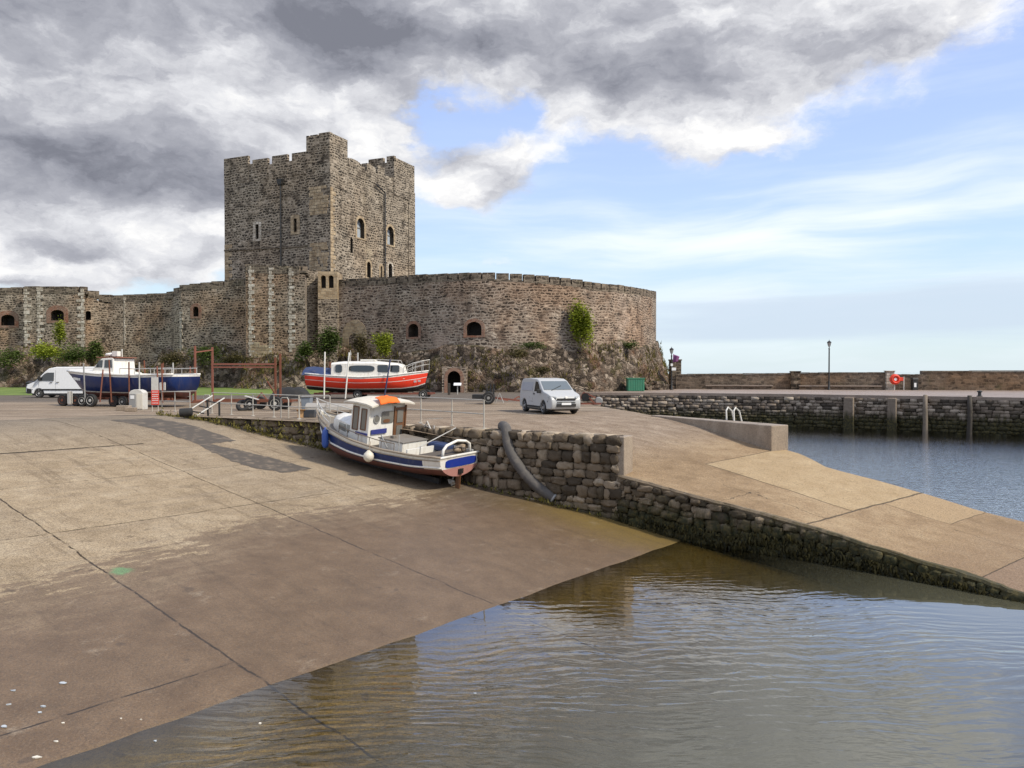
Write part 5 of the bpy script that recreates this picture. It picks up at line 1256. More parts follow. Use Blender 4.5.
def det_s(th, side):
    mb = MB(); cross_panel(mb, (2.55, 1.45), (1.88, 2.13), hws, .92, .012); mb.build('windscreen', M['screenglass'], th, smooth=True)
    for s in (-1, 1):
        mb = MB(); side(mb, [(-1.5, .62), (2.0, .62), (2.0, .74), (-1.5, .74)], s, .03, .04); side(mb, [(2.9, .36), (3.36, .36), (3.36, .80), (2.9, .72)], s, .012); mb.build('trim', M['black'], th)
        mb = MB(); mb.box((3.22, s * .80, 1.0), (.3, .16, .26), .0); mb.build('headlight', M['headglass'], th, bevel=.04)
        mb = MB(); mb.box((2.2, s * 1.08, 1.62), (.16, .2, .34)); mb.build('wing_mirror', M['black'], th, bevel=.03)
        for x in (.92, 2.3): mb = MB(); side(mb, [(x - .01, .5), (x + .01, .5), (x + .01, 1.5 if x > 2 else 2.3), (x - .01, 1.5 if x > 2 else 2.3)], s, .004); mb.build('seam', M['grey'], th)
        for x in (1.15, .62):
            mb = MB(); side(mb, [(x, 1.27), (x + .22, 1.27), (x + .22, 1.32), (x, 1.32)], s, .03, .03); mb.build('door_handle', M['black'], th)
    mb = MB(); mb.box((3.44, 0, .58), (.08, 1.5, .36)); mb.build('bumper', M['black'], th, bevel=.04)
    mb = MB(); mb.box((3.33, 0, 1.0), (.1, .9, .22)); mb.build('grille', M['black'], th)
van('white_van', 'white high-roofed panel van parked by the lawn behind the blue boat', PS, hws, (-1.75, 2.3), .36, 'white2', ((32 - 512) / FPX * 65 + 3.46, 65, QZ), math.pi,
    [('side_window', 'glass', [(1.05, 1.42), (2.36, 1.42), (1.86, 1.98), (1.6, 2.1), (1.05, 2.1)])], det_s)

# ------------------------------------------------------------------ boats
def hull(L, beam, sheer, keel, bands, rake=.5, pn=2.6, pm=1.7, ns=26, sternbreak=None):
    """bands: list of (tau, material index below it)"""
    taus = sorted(set([0] + [t for t, _ in bands] + [i / 14 for i in range(15)])); mb = MB()
    def pt(s, t, side):
        b, zs, zk = lerp_table(beam, s), lerp_table(sheer, s), lerp_table(keel, s)
        y = b * max(0, 1 - t ** pn) ** (1 / pm); return (s * L - rake * t * s ** 5, side * y, zs + (zk - zs) * t)
    ss = [i / (ns - 1) for i in range(ns)]; ss = [1 - (1 - s) ** 1.25 for s in ss]
    def band(t0, s):
        m = 0
        for tb, mi in bands:
            if t0 >= tb - 1e-6: m = mi
        if sternbreak and s < sternbreak[0] and m == sternbreak[1]: m = sternbreak[2]
        return m
    for side in (-1, 1):
        vs = [pt(s, t, side) for s in ss for t in taus]; n = len(taus); fs = []; mi = []
        for i in range(ns - 1):
            for j in range(n - 1):
                f = (i * n + j, i * n + j + 1, (i + 1) * n + j + 1, (i + 1) * n + j); fs.append(f if side > 0 else f[::-1]); mi.append(band(taus[j], ss[i]))
        mb.add(vs, fs, mi)
    n = len(taus); vs = [pt(0, t, -1) for t in taus] + [pt(0, t, 1) for t in taus]
    mb.add(vs, [(j, n + j, n + j + 1, j + 1)[::-1] for j in range(n - 1)], [band(taus[j], 1) if not sternbreak else (band(taus[j], 0) if band(taus[j], 0) != sternbreak[1] else (sternbreak[2] if taus[j] < .45 else sternbreak[1])) for j in range(n - 1)])
    return mb, pt
def pinkstern(mb, xmin=.02):
    for i, f in enumerate(mb.f):
        if mb.mi[i] == 2 and all(abs(mb.v[k][0]) < xmin for k in f): mb.mi[i] = 3
def merge(o, d=.002):
    bm = bmesh.new(); bm.from_mesh(o.data); bmesh.ops.remove_doubles(bm, verts=bm.verts, dist=d); bmesh.ops.recalc_face_normals(bm, faces=bm.faces); bm.to_mesh(o.data); bm.free()
def plate(mb, c, u, v, w, h, t, n=8, m=0, sq=4):
    """rounded panel; u,v unit axes"""
    c, u, v = Vector(c), Vector(u).normalized(), Vector(v).normalized(); nn = u.cross(v); k = 4 * n
    def sup(a): ca, sa = math.cos(a), math.sin(a); return math.copysign(abs(ca) ** (2 / sq), ca), math.copysign(abs(sa) ** (2 / sq), sa)
    pts = [sup(2 * math.pi * i / k) for i in range(k)]
    vs = [c + u * x * w / 2 + v * y * h / 2 for x, y in pts] + [c + u * x * w / 2 + v * y * h / 2 + nn * t for x, y in pts]
    mb.add(vs, [tuple(range(k - 1, -1, -1)), tuple(range(k, 2 * k))] + [(i, (i + 1) % k, k + (i + 1) % k, k + i) for i in range(k)], m)

def slip_boat():
    th = thing('moored_boat', 'white and navy blue wooden motor boat with a wheelhouse stranded on the slipway', 'boat', (-1.95, 28.05, 1.0))
    rz = math.atan2(.559, -.829); th.rotation_mode = 'QUATERNION'
    mat = Matrix.Rotation(rz, 3, 'Z') @ Matrix.Rotation(-R(6.8), 3, 'Y') @ Matrix.Rotation(R(-1.5), 3, 'X'); th.rotation_quaternion = mat.to_quaternion()
    L = 7.7
    beam = [(0, 1.20), (.15, 1.32), (.4, 1.42), (.6, 1.34), (.75, 1.08), (.86, .74), (.94, .40), (1, .06)]
    sheer = [(0, 1.30), (.15, 1.20), (.35, 1.16), (.55, 1.24), (.75, 1.42), (.9, 1.64), (1, 1.80)]
    keel = [(0, .50), (.2, .28), (.5, .17), (.8, .16), (.9, .26), (1, .55)]
    mats = [M['white'], M['blue'], M['antifoul'], M['antipink'], M['cream']]
    mb, pt = hull(L, beam, sheer, keel, [(.0, 0), (.04, 4), (.13, 1), (.42, 0), (.51, 1), (.545, 2)], rake=.75, sternbreak=(.055, 1, 0)); pinkstern(mb)
    h = mb.build('hull', mats, th, smooth='auto', sharp=50); merge(h); h.data.set_sharp_from_angle(angle=R(50))
    # transom cover: pale pink bottom, blue panel, blue line
    mb = MB(); plate(mb, (-.005, 0, 1.05), (0, -1, 0), (0, 0, 1), 1.80, .30, .02, sq=5); mb.build('transom_panel', M['brightblue'], th)
    # keel, rudder, propeller
    mb = MB(); mb.prism([(.9, -.07), (5.4, -.07), (5.9, -.02), (5.9, .02), (5.4, .07), (.9, .07)], .02, .24); mb.build('keel', M['hullshade'], th)  # keel coloured near-black for the shadow beneath the hull
    mb = MB(); mb.box((.06, .0, .30), (.20, .04, .5)); mb.tube([(.02, 0, .02), (.02, 0, .8)], .035); mb.build('rudder', M['wood'], th)
    mb = MB(); mb.box((-.03, 0, .70), (.05, .26, .18)); mb.build('rudder_bracket', M['blackmetal'], th)
    mb = MB(); mb.lathe([(.05, -.1), (.06, 0), (.02, .12)], (.34, 0, .26), (-1, 0, 0), 10)
    for k in range(3): mb.box((.34, .12 * math.cos(k * 2.09), .26 + .12 * math.sin(k * 2.09)), (.03, .13, .16), Matrix.Rotation(k * 2.09, 3, 'X') @ Matrix.Rotation(.5, 3, 'Y'))
    mb.build('propeller', M['galv'], th)
    # deck, rails
    ss = [i / 24 for i in range(25)]
    mb = MB(); mb.grid(lambda k, s: (s * L - .02 if s > 0 else .04, lerp_table(beam, s) * .97 * k, lerp_table(sheer, s) - .13), [-1, -.5, 0, .5, 1], ss); mb.build('deck', M['deck'], th)
    for sd in (-1, 1):
        mb = MB(); mb.tube([(pt(s, 0, sd)[0], pt(s, 0, sd)[1], pt(s, 0, sd)[2] + .02) for s in ss], .042, 8); mb.build('gunwale', M['railwood'], th, smooth=True)
        mb = MB(); mb.tube([(pt(s, .45, sd)[0], pt(s, .45, sd)[1] + sd * .015, pt(s, .45, sd)[2]) for s in ss], .035, 8); mb.build('rubbing_strake', M['white'], th, smooth=True)
        mb = MB(); mb.tube([(pt(s, .13, sd)[0], pt(s, .13, sd)[1] + sd * .01, pt(s, .13, sd)[2]) for s in ss[:-1]], .022, 6); mb.build('moulding', M['railwood'], th, smooth=True)
        # handrail on stanchions
        mb = MB(); r0 = [(s * L, sd * (lerp_table(beam, s) - .12), lerp_table(sheer, s) + .30) for s in [.28 + .04 * i for i in range(11)]]; mb.tube(r0, .018, 6)
        for q in r0[::2]: mb.tube([q, (q[0], q[1], q[2] - .34)], .015, 6)
        mb.build('handrail', M['greywood'], th)
        mb = MB(); r1 = [(s * L, sd * (lerp_table(beam, s) - .05), lerp_table(sheer, s) + .42) for s in (.76, .84, .91, .965)] + [(L + .1, 0, 2.3)]; mb.tube(r1, .022, 7)
        r2 = [(s * L, sd * (lerp_table(beam, s) - .04), lerp_table(sheer, s) + .2) for s in (.76, .84, .91, .965)] + [(L + .04, 0, 2.03)]; mb.tube(r2, .016, 6)
        for q in r1[:4]: mb.tube([q, (q[0], q[1], q[2] - .45)], .018, 6)
        mb.build('pulpit', M['galv'], th)
    mb = MB(); mb.tube([(L - .05, 0, 1.7), (L + .1, 0, 2.3)], .02); mb.box((L - .15, 0, 1.80), (.35, .16, .08)); mb.build('stem_head', M['white'], th)
    mb = MB(); mb.box((.02, 0, 1.30), (.10, 2.42, .06)); mb.build('transom_rail', M['white'], th, bevel=.015)
    # stern hoop
    mb = MB(); mb.tube([(.16, .88, 1.26), (.18, .84, 1.52), (.22, .62, 1.66), (.24, 0, 1.78), (.22, -.5, 1.72), (.18, -.68, 1.62), (.16, -.72, 1.26)], .052, 8); mb.build('stern_hoop', M['white'], th, smooth=True)
    # fore cabin
    mb = MB(); st = [(4.7, .90, 1.80), (5.1, .85, 1.84), (5.7, .70, 1.88), (6.15, .50, 1.86), (6.3, .40, 1.75)]; vs = []
    for x, w, z in st: vs += [(x, -w, 1.0), (x, -w * .94, z - .12), (x, -w * .72, z), (x, 0, z + .07), (x, w * .72, z), (x, w * .94, z - .12), (x, w, 1.0)]
    fs = [(i * 7 + a, i * 7 + a + 1, i * 7 + 8 + a, i * 7 + 7 + a) for i in range(4) for a in range(6)] + [(0, 1, 2, 3, 4, 5, 6), tuple(range(34, 27, -1))]
    mb.add(vs, fs); cab = mb.build('fore_cabin', M['white'], th, smooth='auto'); merge(cab)
    for sd in (-1, 1):
        for x0, x1 in ((4.78, 5.09), (5.14, 5.66)):
            f = lambda x: lerp_table([(a, b) for a, b, c in st], x) * .972 + .014; f2 = lambda x: f(x) - .030
            mb = MB(); vs = [(x0, sd * f(x0), 1.38), (x1, sd * f(x1), 1.42), (x1, sd * f2(x1), 1.68), (x0, sd * f2(x0), 1.66)]; vs += [(a, b - sd * .05, c) for a, b, c in vs]
            mb.add(vs, [(0, 1, 2, 3), (3, 2, 6, 7), (2, 1, 5, 6), (1, 0, 4, 5), (0, 3, 7, 4)]); mb.build('cabin_window', M['cabglass'], th)
    # wheelhouse
    x0, x1 = 3.72, 4.78; wb, wt = 1.04, .98; zb, zt = .95, 2.62
    wh = MB(); wh.add([(x0, -wb, zb), (x1, -wb, zb), (x1, wb, zb), (x0, wb, zb), (x0 + .02, -wt, zt), (x1 - .12, -wt, zt), (x1 - .12, wt, zt), (x0 + .02, wt, zt)], [(3, 2, 1, 0), (4, 5, 6, 7), (0, 1, 5, 4), (1, 2, 6, 5), (2, 3, 7, 6), (3, 0, 4, 7)])
    who = wh.build('wheelhouse', M['white'], th, bevel=.03)
    W_ = lambda z: wb + (wt - wb) * (z - zb) / (zt - zb)
    for sd in (-1, 1):
        for a, b, z0, z1 in ((x0 + .16, x0 + .42, 1.66, 2.46), (x0 + .58, x1 - .2, 1.62, 2.5)):
            mb = MB(); vs = [(a, sd * (W_(z0) + .012), z0), (b, sd * (W_(z0) + .012), z0), (b, sd * (W_(z1) + .012), z1), (a, sd * (W_(z1) + .012), z1)]; mb.add(vs, [(0, 1, 2, 3)]); g = mb.build('side_window', M['cabglass'], th)
            mb = MB()
            for p, q in zip(vs, vs[1:] + vs[:1]): mb.beam(p, q, .035, .035)
            mb.build('window_frame', M['wood'], g)
    xa = x0 - .004
    mb = MB(); mb.lathe([(.14, 0), (.13, .015), (.02, .016)], (xa, .62, 2.08), (-1, 0, 0), 18); ph = mb.build('porthole', M['cabglass'], th)
    mb = MB(); mb.tube([(xa - .01, .62 + .15 * math.cos(a), 2.08 + .15 * math.sin(a)) for a in [i * math.pi / 9 for i in range(19)]], .022, 6); mb.build('porthole_ring', M['grey'], ph)
    mb = MB(); plate(mb, (xa, .02, 2.12), (0, -1, 0), (0, 0, 1), .66, .48, .012, sq=8); w = mb.build('aft_window', M['cabglass'], th)
    mb = MB(); plate(mb, (xa - .014, .08, 1.98), (0, -1, 0), (0, 0, 1), .36, .14, .01, sq=3); mb.build('window_cloth', M['wood'], w)
    mb = MB(); mb.box((x0 - .01, -.66, 1.72), (.03, .56, 1.5)); dr = mb.build('door', M['wood'], th)
    mb = MB(); mb.box((x0 - .03, -.66, 2.12), (.03, .34, .5)); mb.box((x0 - .03, -.66, 1.45), (.02, .34, .6)); mb.build('door_pane', M['cabglass'], dr)
    mb = MB(); mb.box((x0 - .02, -.99, 1.75), (.06, .06, 1.6)); mb.box((x0 - .02, -.36, 1.75), (.05, .05, 1.55)); mb.build('door_post', M['wood'], th)
    mb = MB(); mb.box((x0 - .03, .48, 1.60), (.03, .84, .18)); mb.build('name_board', M['boardblue'], th)
    mb = MB(); mb.box((x0 + .35, wb + .005, 1.50), (.62, .03, .1)); mb.build('side_board', M['boardblue'], th)
    mb = MB(); vs = []
    for x, dz in ((3.42, -.02), (3.75, .04), (4.25, .05), (4.8, .02), (4.95, -.03)):
        for k in (-1, -.6, 0, .6, 1): vs.append((x, k * 1.2, zt + .05 + dz + .12 * (1 - k * k)))
    nn = len(vs); vs += [(x, y, z - .06) for x, y, z in vs]
    fs = [(i * 5 + a, i * 5 + 5 + a, i * 5 + 6 + a, i * 5 + 1 + a) for i in range(4) for a in range(4)]; fs += [tuple(nn + q for q in f[::-1]) for f in fs]
    ed = [0, 1, 2, 3, 4, 9, 14, 19, 24, 23, 22, 21, 20, 15, 10, 5]; fs += [(a, b, nn + b, nn + a) for a, b in zip(ed, ed[1:] + ed[:1])]
    mb.add(vs, fs); mb.build('wheelhouse_roof', M['cream'], th, smooth='auto')
    # cockpit
    mb = MB(); mb.box((2.75, .1, 1.18), (1.2, 1.4, .5)); mb.build('engine_box', M['white'], th, bevel=.03)
    mb = MB(); mb.box((2.75, .1, 1.445), (1.26, 1.46, .03)); mb.box((2.95, .45, 1.50), (.16, .16, .1)); mb.build('hatch', M['deck'], th)
    mb = MB(); mb.box((1.62, .0, 1.12), (.06, 2.3, .40)); mb.box((.95, -.9, 1.2), (1.6, .06, .34)); mb.build('coaming', M['white'], th)
    mb = MB(); mb.box((1.5, -.66, 1.28), (.9, .62, .28)); mb.build('folded_cover', M['navy'], th, bevel=.08)
    mb = MB(); mb.box((.62, .15, 1.22), (.95, 1.9, .04)); mb.build('aft_hatch', M['darkdeck'], th)
    mb = MB(); mb.tube([(2.1, -1.0, 1.2), (2.2, -1.0, 1.95)], .025); mb.tube([(2.95, -.98, 1.2), (2.55, -1.0, 2.05), (2.1, -1.02, 1.4)], .03, 7); mb.tube([(2.2, .95, 1.1), (2.2, .95, 1.75)], .02); mb.tube([(1.2, .9, 1.1), (1.2, .9, 1.5)], .02)
    mb.tube([(1.85, .5, 1.2), (1.2, -1.1, 2.0)], .022); mb.tube([(3.0, -1.0, 1.95), (1.4, -1.15, 1.55), (.5, -1.05, 1.5)], .014); mb.build('poles_and_lines', M['galv'], th)
    mb = MB(); mb.tube([(3.3, .75, 1.55), (2.7, 1.02, .98 + .2)], .03); mb.build('stay', M['grey'], th)
    r = random.Random(12); mb = MB()
    for i in range(9): stone(mb, (.45 + r.uniform(-.15, .2), -.55 + r.uniform(-.3, .3), 1.32 + r.uniform(0, .12)), (.2, .2, .16), Matrix.Rotation(r.random() * 6, 3, 'Z'), r, 2)
    mb.build('rope_coil', M['rope'], th, smooth=True)
    mw = Matrix.Translation(th.location) @ mat.to_4x4()
    # things lying on or hung from the boat
    mb = MB(); n = 14; vs = []
    for i in range(n):
        for j in range(n):
            u, v = i / (n - 1) * 2 - 1, j / (n - 1) * 2 - 1; k = math.sqrt(u * u + v * v)
            x = 3.56 + u * .26 * (1 - .12 * v); y = .36 + v * .42 * (1 - .2 * u)
            z = zt + .20 + .12 * (1 - (y / 1.2) ** 2) - .02 + .05 * noise.noise(Vector((x * 4, y * 4, 1))) - (max(0, -u - .5)) * .35
            vs.append(mw @ Vector((x, y, z)))
    fs = [(i * n + j, i * n + j + 1, (i + 1) * n + j + 1, (i + 1) * n + j) for i in range(n - 1) for j in range(n - 1)]
    mb.add(vs, fs); o = mb.build('orange_cloth', M['orange'], smooth=True); tag(o, 'bright orange cloth thrown over the wheelhouse roof edge of the stranded boat', 'cloth')
    sd_ = o.modifiers.new('solid', 'SOLIDIFY'); sd_.thickness = .03
    s_ = .775; q = mw @ Vector((pt(s_, .05, 1)[0], pt(s_, .05, 1)[1] + .12, pt(s_, .05, 1)[2]))
    f = thing('boat_fender', 'long blue fender hung over the bow side of the stranded boat', 'fender', q)
    mb = MB(); mb.lathe([(.03, -.76), (.10, -.71), (.135, -.6), (.135, -.17), (.10, -.05), (.04, 0), (.03, .06)], (0, 0, 0), n=14); mb.build('body', M['bluefender'], f, smooth=True)
    mb = MB(); mb.tube([(0, 0, .02), (.05, .1, .2)], .012, 5); mb.build('rope', M['rope'], f)
    s_ = .40; q = mw @ Vector((pt(s_, .25, 1)[0], pt(s_, .25, 1)[1] + .20, pt(s_, .25, 1)[2] + .12))
    f = thing('boat_buoy', 'round white buoy fender hung on the side of the stranded boat', 'buoy', q)
    mb = MB(); mb.lathe([(.02, -.40), (.10, -.37), (.18, -.28), (.20, -.18), (.17, -.08), (.09, -.01), (.04, .04)], (0, 0, 0), n=14); mb.build('ball', M['cream'], f, smooth=True)
    mb = MB(); mb.tube([(0, 0, .02), (.06, .1, .36)], .012, 5); mb.build('rope', M['rope'], f)
slip_boat()

def red_boat():
    d = 62.5; x0 = (309 - 512) / FPX * d; L = 9.75; rz = R(-2)
    th = thing('moored_boat', 'red and white cabin motor boat standing on a trailer on the quay', 'boat', (x0, d, QZ), rz)
    beam = [(0, 1.15), (.2, 1.4), (.5, 1.5), (.7, 1.25), (.85, .75), (.95, .3), (1, .05)]
    sheer = [(0, 2.02), (.2, 1.86), (.45, 1.72), (.7, 1.84), (.88, 2.08), (1, 2.22)]
    keel = [(0, .72), (.3, .48), (.8, .46), (.92, .6), (1, .9)]
    mb, pt = hull(L, beam, sheer, keel, [(0, 1), (.1, 0), (.34, 1), (.37, 0), (.72, 1), (.77, 2)], rake=.35)
    h = mb.build('hull', [M['red'], M['white'], M['hullshade']], th, smooth='auto', sharp=50); merge(h)  # lowest band's black is the shadow under the boat, painted on
    ss = [i / 20 for i in range(21)]
    mb = MB(); mb.grid(lambda k, s: (s * L, lerp_table(beam, s) * .97 * k, lerp_table(sheer, s) - .04), [-1, 0, 1], ss); mb.build('deck', M['white'], th)
    for sd in (-1, 1):
        mb = MB(); mb.tube([(pt(s, 0, sd)[0], pt(s, 0, sd)[1], pt(s, 0, sd)[2] + .02) for s in ss], .055, 8); mb.build('gunwale', M['white'], th, smooth=True)
    # stern cover
    mb = MB(); vs = []
    for x, z in ((-.25, 2.45), (.4, 2.52), (1.4, 2.42), (2.3, 2.36)):
        for k in (-1, -.55, 0, .55, 1): vs.append((x, k * 1.25, z - .55 * k * k + (.08 if k == 0 else 0)))
    mb.add(vs, [(i * 5 + a, i * 5 + 5 + a, i * 5 + 6 + a, i * 5 + 1 + a) for i in range(3) for a in range(4)]); o = mb.build('stern_cover', M['navy'], th, smooth=True)
    mb.add([], [])
    # cabin
    mb = MB(); st = [(2.1, 1.1, 2.88), (2.9, 1.12, 2.96), (5.6, 1.1, 2.98), (7.3, .98, 2.82), (7.75, .9, 2.70), (7.95, .86, 1.9)]; vs = []
    for x, w, z in st: vs += [(x, -w, 1.6), (x, -w * .95, z - .14), (x, -w * .8, z), (x, 0, z + .06), (x, w * .8, z), (x, w * .95, z - .14), (x, w, 1.6)]
    mb.add(vs, [(i * 7 + a, i * 7 + a + 1, i * 7 + 8 + a, i * 7 + 7 + a) for i in range(5) for a in range(6)] + [(0, 1, 2, 3, 4, 5, 6), tuple(range(41, 34, -1))]); c = mb.build('cabin', M['white'], th, smooth='auto'); merge(c)
    for sd in (-1, 1):
        for xc, w, hh, sq in ((2.72, .56, .62, 3.4), (4.55, 2.1, .50, 3.2), (6.25, .85, .56, 7), (7.2, .72, .52, 7)):
            wy = lerp_table([(a, b) for a, b, _ in st], xc) * .972
            mb = MB(); plate(mb, (xc, sd * wy, 2.42), (1, 0, -.01), (0, -sd * .06, 1), w, hh, -.03 * sd, m=0, sq=sq); g = mb.build('cabin_window', M['glass'], th)
            mb = MB(); mb.tube([(xc + math.copysign(abs(math.cos(a)) ** (2 / sq), math.cos(a)) * w / 2, sd * (wy + .02), 2.42 + math.copysign(abs(math.sin(a)) ** (2 / sq), math.sin(a)) * hh / 2) for a in [i * math.pi / 14 for i in range(29)]], .025, 5); mb.build('window_trim', M['grey'], g)
    mb = MB(); mb.box((2.08, .1, 2.25), (.04, .62, 1.05)); mb.build('cabin_door', M['wood'], th)
    mb = MB(); mb.box((4.9, 0, 3.10), (1.2, .9, .12)); mb.build('roof_hatch', M['white'], th, bevel=.03)
    
    for y in (-.7, .7): mb = MB(); mb.tube([(5.6, y, 2.95), (5.7, y, 3.15), (7.4, y, 3.08), (7.5, y, 2.8)], .025); mb.build('roof_rail', M['galv'], th)
    mb = MB(); mb.tube([(3.4, 0, 3.0), (3.4, 0, 3.9)], .03); mb.box((3.4, 0, 3.62), (.12, .12, .2)); mb.build('mast', M['galv'], th)
    for sd in (-1, 1):
        mb = MB(); rr = [(7.9, sd * .85, 2.55), (8.6, sd * .66, 2.86), (9.3, sd * .36, 3.05), (9.85, 0, 3.14)]; mb.tube(rr, .03)
        for q in rr: mb.tube([q, (q[0] - .05, q[1], lerp_table(sheer, min(q[0] / L, 1)))], .022)
        mb.tube([(q[0], q[1], q[2] - .35) for q in rr], .018); mb.build('pulpit', M['galv'], th)
    mb = MB()
    for i in range(2):
        x = 8.75 + i * .3; yy = pt(x / L, .3, -1); mb.box((x, yy[1] - .012, yy[2] - .25), (.22, .03, .16), -.35)
    mb.build('bow_lettering', M['white'], th)
    # trailer
    tr = thing('boat_trailer', 'long dark red boat trailer with four wheels carrying the red boat', 'trailer', (x0 + .3, d, QZ), rz)
    mb = MB()
    for y in (-.7, .7): mb.beam((.3, y, .42), (9.9, y, .42), .1, .14)
    for x in (.5, 2.6, 5, 7.4, 9.6): mb.beam((x, -.75, .42), (x, .75, .42), .1, .1)
    mb.build('chassis', M['rust2'], tr)
    for x in (3.9, 9.15):
        for y in (-.95, .95): wheel(tr, (x, y, .36), .36, .2, (0, 1, 0), 'lightgrey', -1 if y < 0 else 1)
        mb = MB(); mb.beam((x, -.9, .36), (x, .9, .36), .08, .08); mb.build('axle', M['rust'], tr)
    for x, y, zt_, lean, mt in ((1.35, -1.5, 3.75, .08, 'white'), (3.05, -1.5, 3.7, .32, 'white'), (3.3, 1.5, 3.75, .05, 'galv'), (6.15, -1.52, 3.2, .5, 'navy'), (1.0, 1.5, 3.0, 0, 'rust')):
        mb = MB(); mb.tube([(x, y, .05), (x + lean, y, zt_)], .06, 8); mb.build('post', M[mt], tr, smooth='auto')
    for x in (2.0, 5.0, 8.0): mb = MB(); mb.box((x, 0, .50), (.3, 1.0, .1)); mb.build('keel_block', M['greywood'], tr)
red_boat()

def blue_boat():
    a = Vector(((187 - 512) / FPX * 47.5, 47.5, 0)); b = Vector(((68 - 512) / FPX * 49.8, 49.8, 0)); L = (b - a).length; rz = math.atan2(b.y - a.y, b.x - a.x)
    th = thing('moored_boat', 'dark blue and white fishing boat with a small wheelhouse on a rusty trailer', 'boat', (a.x, a.y, QZ), rz)
    beam = [(0, 1.25), (.3, 1.45), (.6, 1.4), (.8, 1.0), (.92, .5), (1, .05)]
    sheer = [(0, 1.98), (.3, 1.92), (.6, 2.0), (.85, 2.14), (1, 2.2)]; keel = [(0, .62), (.4, .5), (.8, .52), (1, .8)]
    mb, pt = hull(L, beam, sheer, keel, [(0, 1), (.085, 0), (.72, 1), (.765, 2)], rake=1.35)
    h = mb.build('hull', [M['bluehull'], M['white'], M['antifoul']], th, smooth='auto', sharp=50); merge(h)
    ss = [i / 20 for i in range(21)]
    mb = MB(); mb.grid(lambda k, s: (s * L, lerp_table(beam, s) * .97 * k, lerp_table(sheer, s) - .05), [-1, 0, 1], ss); mb.build('deck', M['lightgrey'], th)
    for sd in (-1, 1):
        mb = MB(); mb.tube([(pt(s, 0, sd)[0], pt(s, 0, sd)[1], pt(s, 0, sd)[2] + .03) for s in ss], .06, 8); mb.build('gunwale', M['white'], th, smooth=True)
        mb = MB(); q = [(s * L, sd * (lerp_table(beam, s) - .1), lerp_table(sheer, s) + .42) for s in (.02, .15, .3, .42)]; mb.tube(q, .025)
        for p in q: mb.tube([p, (p[0], p[1], p[2] - .42)], .02)
        mb.build('handrail', M['galv'], th)
    # raised foredeck
    mb = MB(); vs = []
    for s, z in ((.48, 2.12), (.62, 2.2), (.8, 2.25), (.93, 2.24), (.985, 2.23)):
        w = lerp_table(beam, s) * .93
        vs += [(s * L, -w, lerp_table(sheer, s)), (s * L, -w * .86, z), (s * L, 0, z + .1), (s * L, w * .86, z), (s * L, w, lerp_table(sheer, s))]
    mb.add(vs, [(i * 5 + j, i * 5 + j + 1, i * 5 + 6 + j, i * 5 + 5 + j) for i in range(4) for j in range(4)] + [(0, 1, 2, 3, 4), (24, 23, 22, 21, 20)]); o = mb.build('foredeck', M['white'], th, smooth='auto'); merge(o)
    # wheelhouse
    x0 = L * .51; x1 = L * .70; mb = MB()
    pr = [(x0, 2.0), (x0 + .05, 2.98), (x0 + .2, 3.05), (x1 - .75, 3.0), (x1 - .15, 2.4), (x1, 2.0)]; n = len(pr)
    mb.add([(x, -.95 + .06 * (z - 2), z) for x, z in pr] + [(x, .95 - .06 * (z - 2), z) for x, z in pr], [tuple(range(n)), tuple(range(2 * n - 1, n - 1, -1))] + [(i, n + i, n + (i + 1) % n, (i + 1) % n) for i in range(n)])
    o = mb.build('wheelhouse', M['white'], th, bevel=.04); merge(o)
    for sd in (-1, 1):
        for pts in ([(x0 + .12, 2.42), (x0 + .70, 2.42), (x0 + .68, 2.9), (x0 + .18, 2.9)], [(x0 + .86, 2.44), (x0 + 1.38, 2.44), (x0 + 1.12, 2.88), (x0 + .84, 2.89)]):
            mb = MB(); f = lambda z: sd * (.965 - .06 * (z - 2)); vs = [(x, f(z), z) for x, z in pts]; vs += [(x, y - sd * .04, z) for x, y, z in vs]
            mb.add(vs, [(0, 1, 2, 3) if sd < 0 else (3, 2, 1, 0), (0, 1, 5, 4), (1, 2, 6, 5), (2, 3, 7, 6), (3, 0, 4, 7)]); mb.build('wheelhouse_window', M['glass'], th)
    mb = MB(); mb.lathe([(.08, 0), (.34, .04), (.36, .12), (.30, .2), (.05, .24)], (x0 + 1.0, 0, 3.14), n=16); mb.tube([(x0 + 1.0, 0, 2.98), (x0 + 1.0, 0, 3.16)], .07); mb.build('radar_dome', M['white'], th, smooth='auto')
    mb = MB(); mb.box((x0 + .45, .2, 3.30), (.4, .3, .32)); mb.tube([(x0 + .2, 0, 3.1), (x0 + .2, 0, 3.6)], .03); mb.build('roof_light', M['white'], th, bevel=.03)
    mb = MB(); mb.box((x0 + .6, 0, 3.06), (1.5, 1.75, .05)); mb.build('roof_edge', M['rust2'], th)
    mb = MB(); r = random.Random(8)
    for i in range(6): x = L * .86 - i * .14; y = pt(x / L, .28, 1); mb.box((x + .05, y[1] + .012, y[2] + .03), (.09, .03, .15), -.18)
    mb.build('bow_lettering', M['white'], th)
    mb = MB(); q = pt(.14, .4, 1)
    for s_ in (.07, .10): q = pt(s_, .4, 1); mb.box((q[0], q[1] + .01, q[2]), (.16, .04, .75))
    mb.build('stern_fender', M['white'], th, bevel=.03)
    # trailer with upright posts
    tr = thing('boat_trailer', 'rusty boat trailer with upright posts under the dark blue boat', 'trailer', (a.x, a.y, QZ), rz)
    mb = MB()
    for y in (-.8, .8): mb.beam((.4, y, .50), (8.6, y, .50), .12, .16)
    for x in (.6, 3, 5.4, 8.4): mb.beam((x, -1.1, .50), (x, 1.1, .50), .12, .12)
    mb.build('chassis', M['rust'], tr)
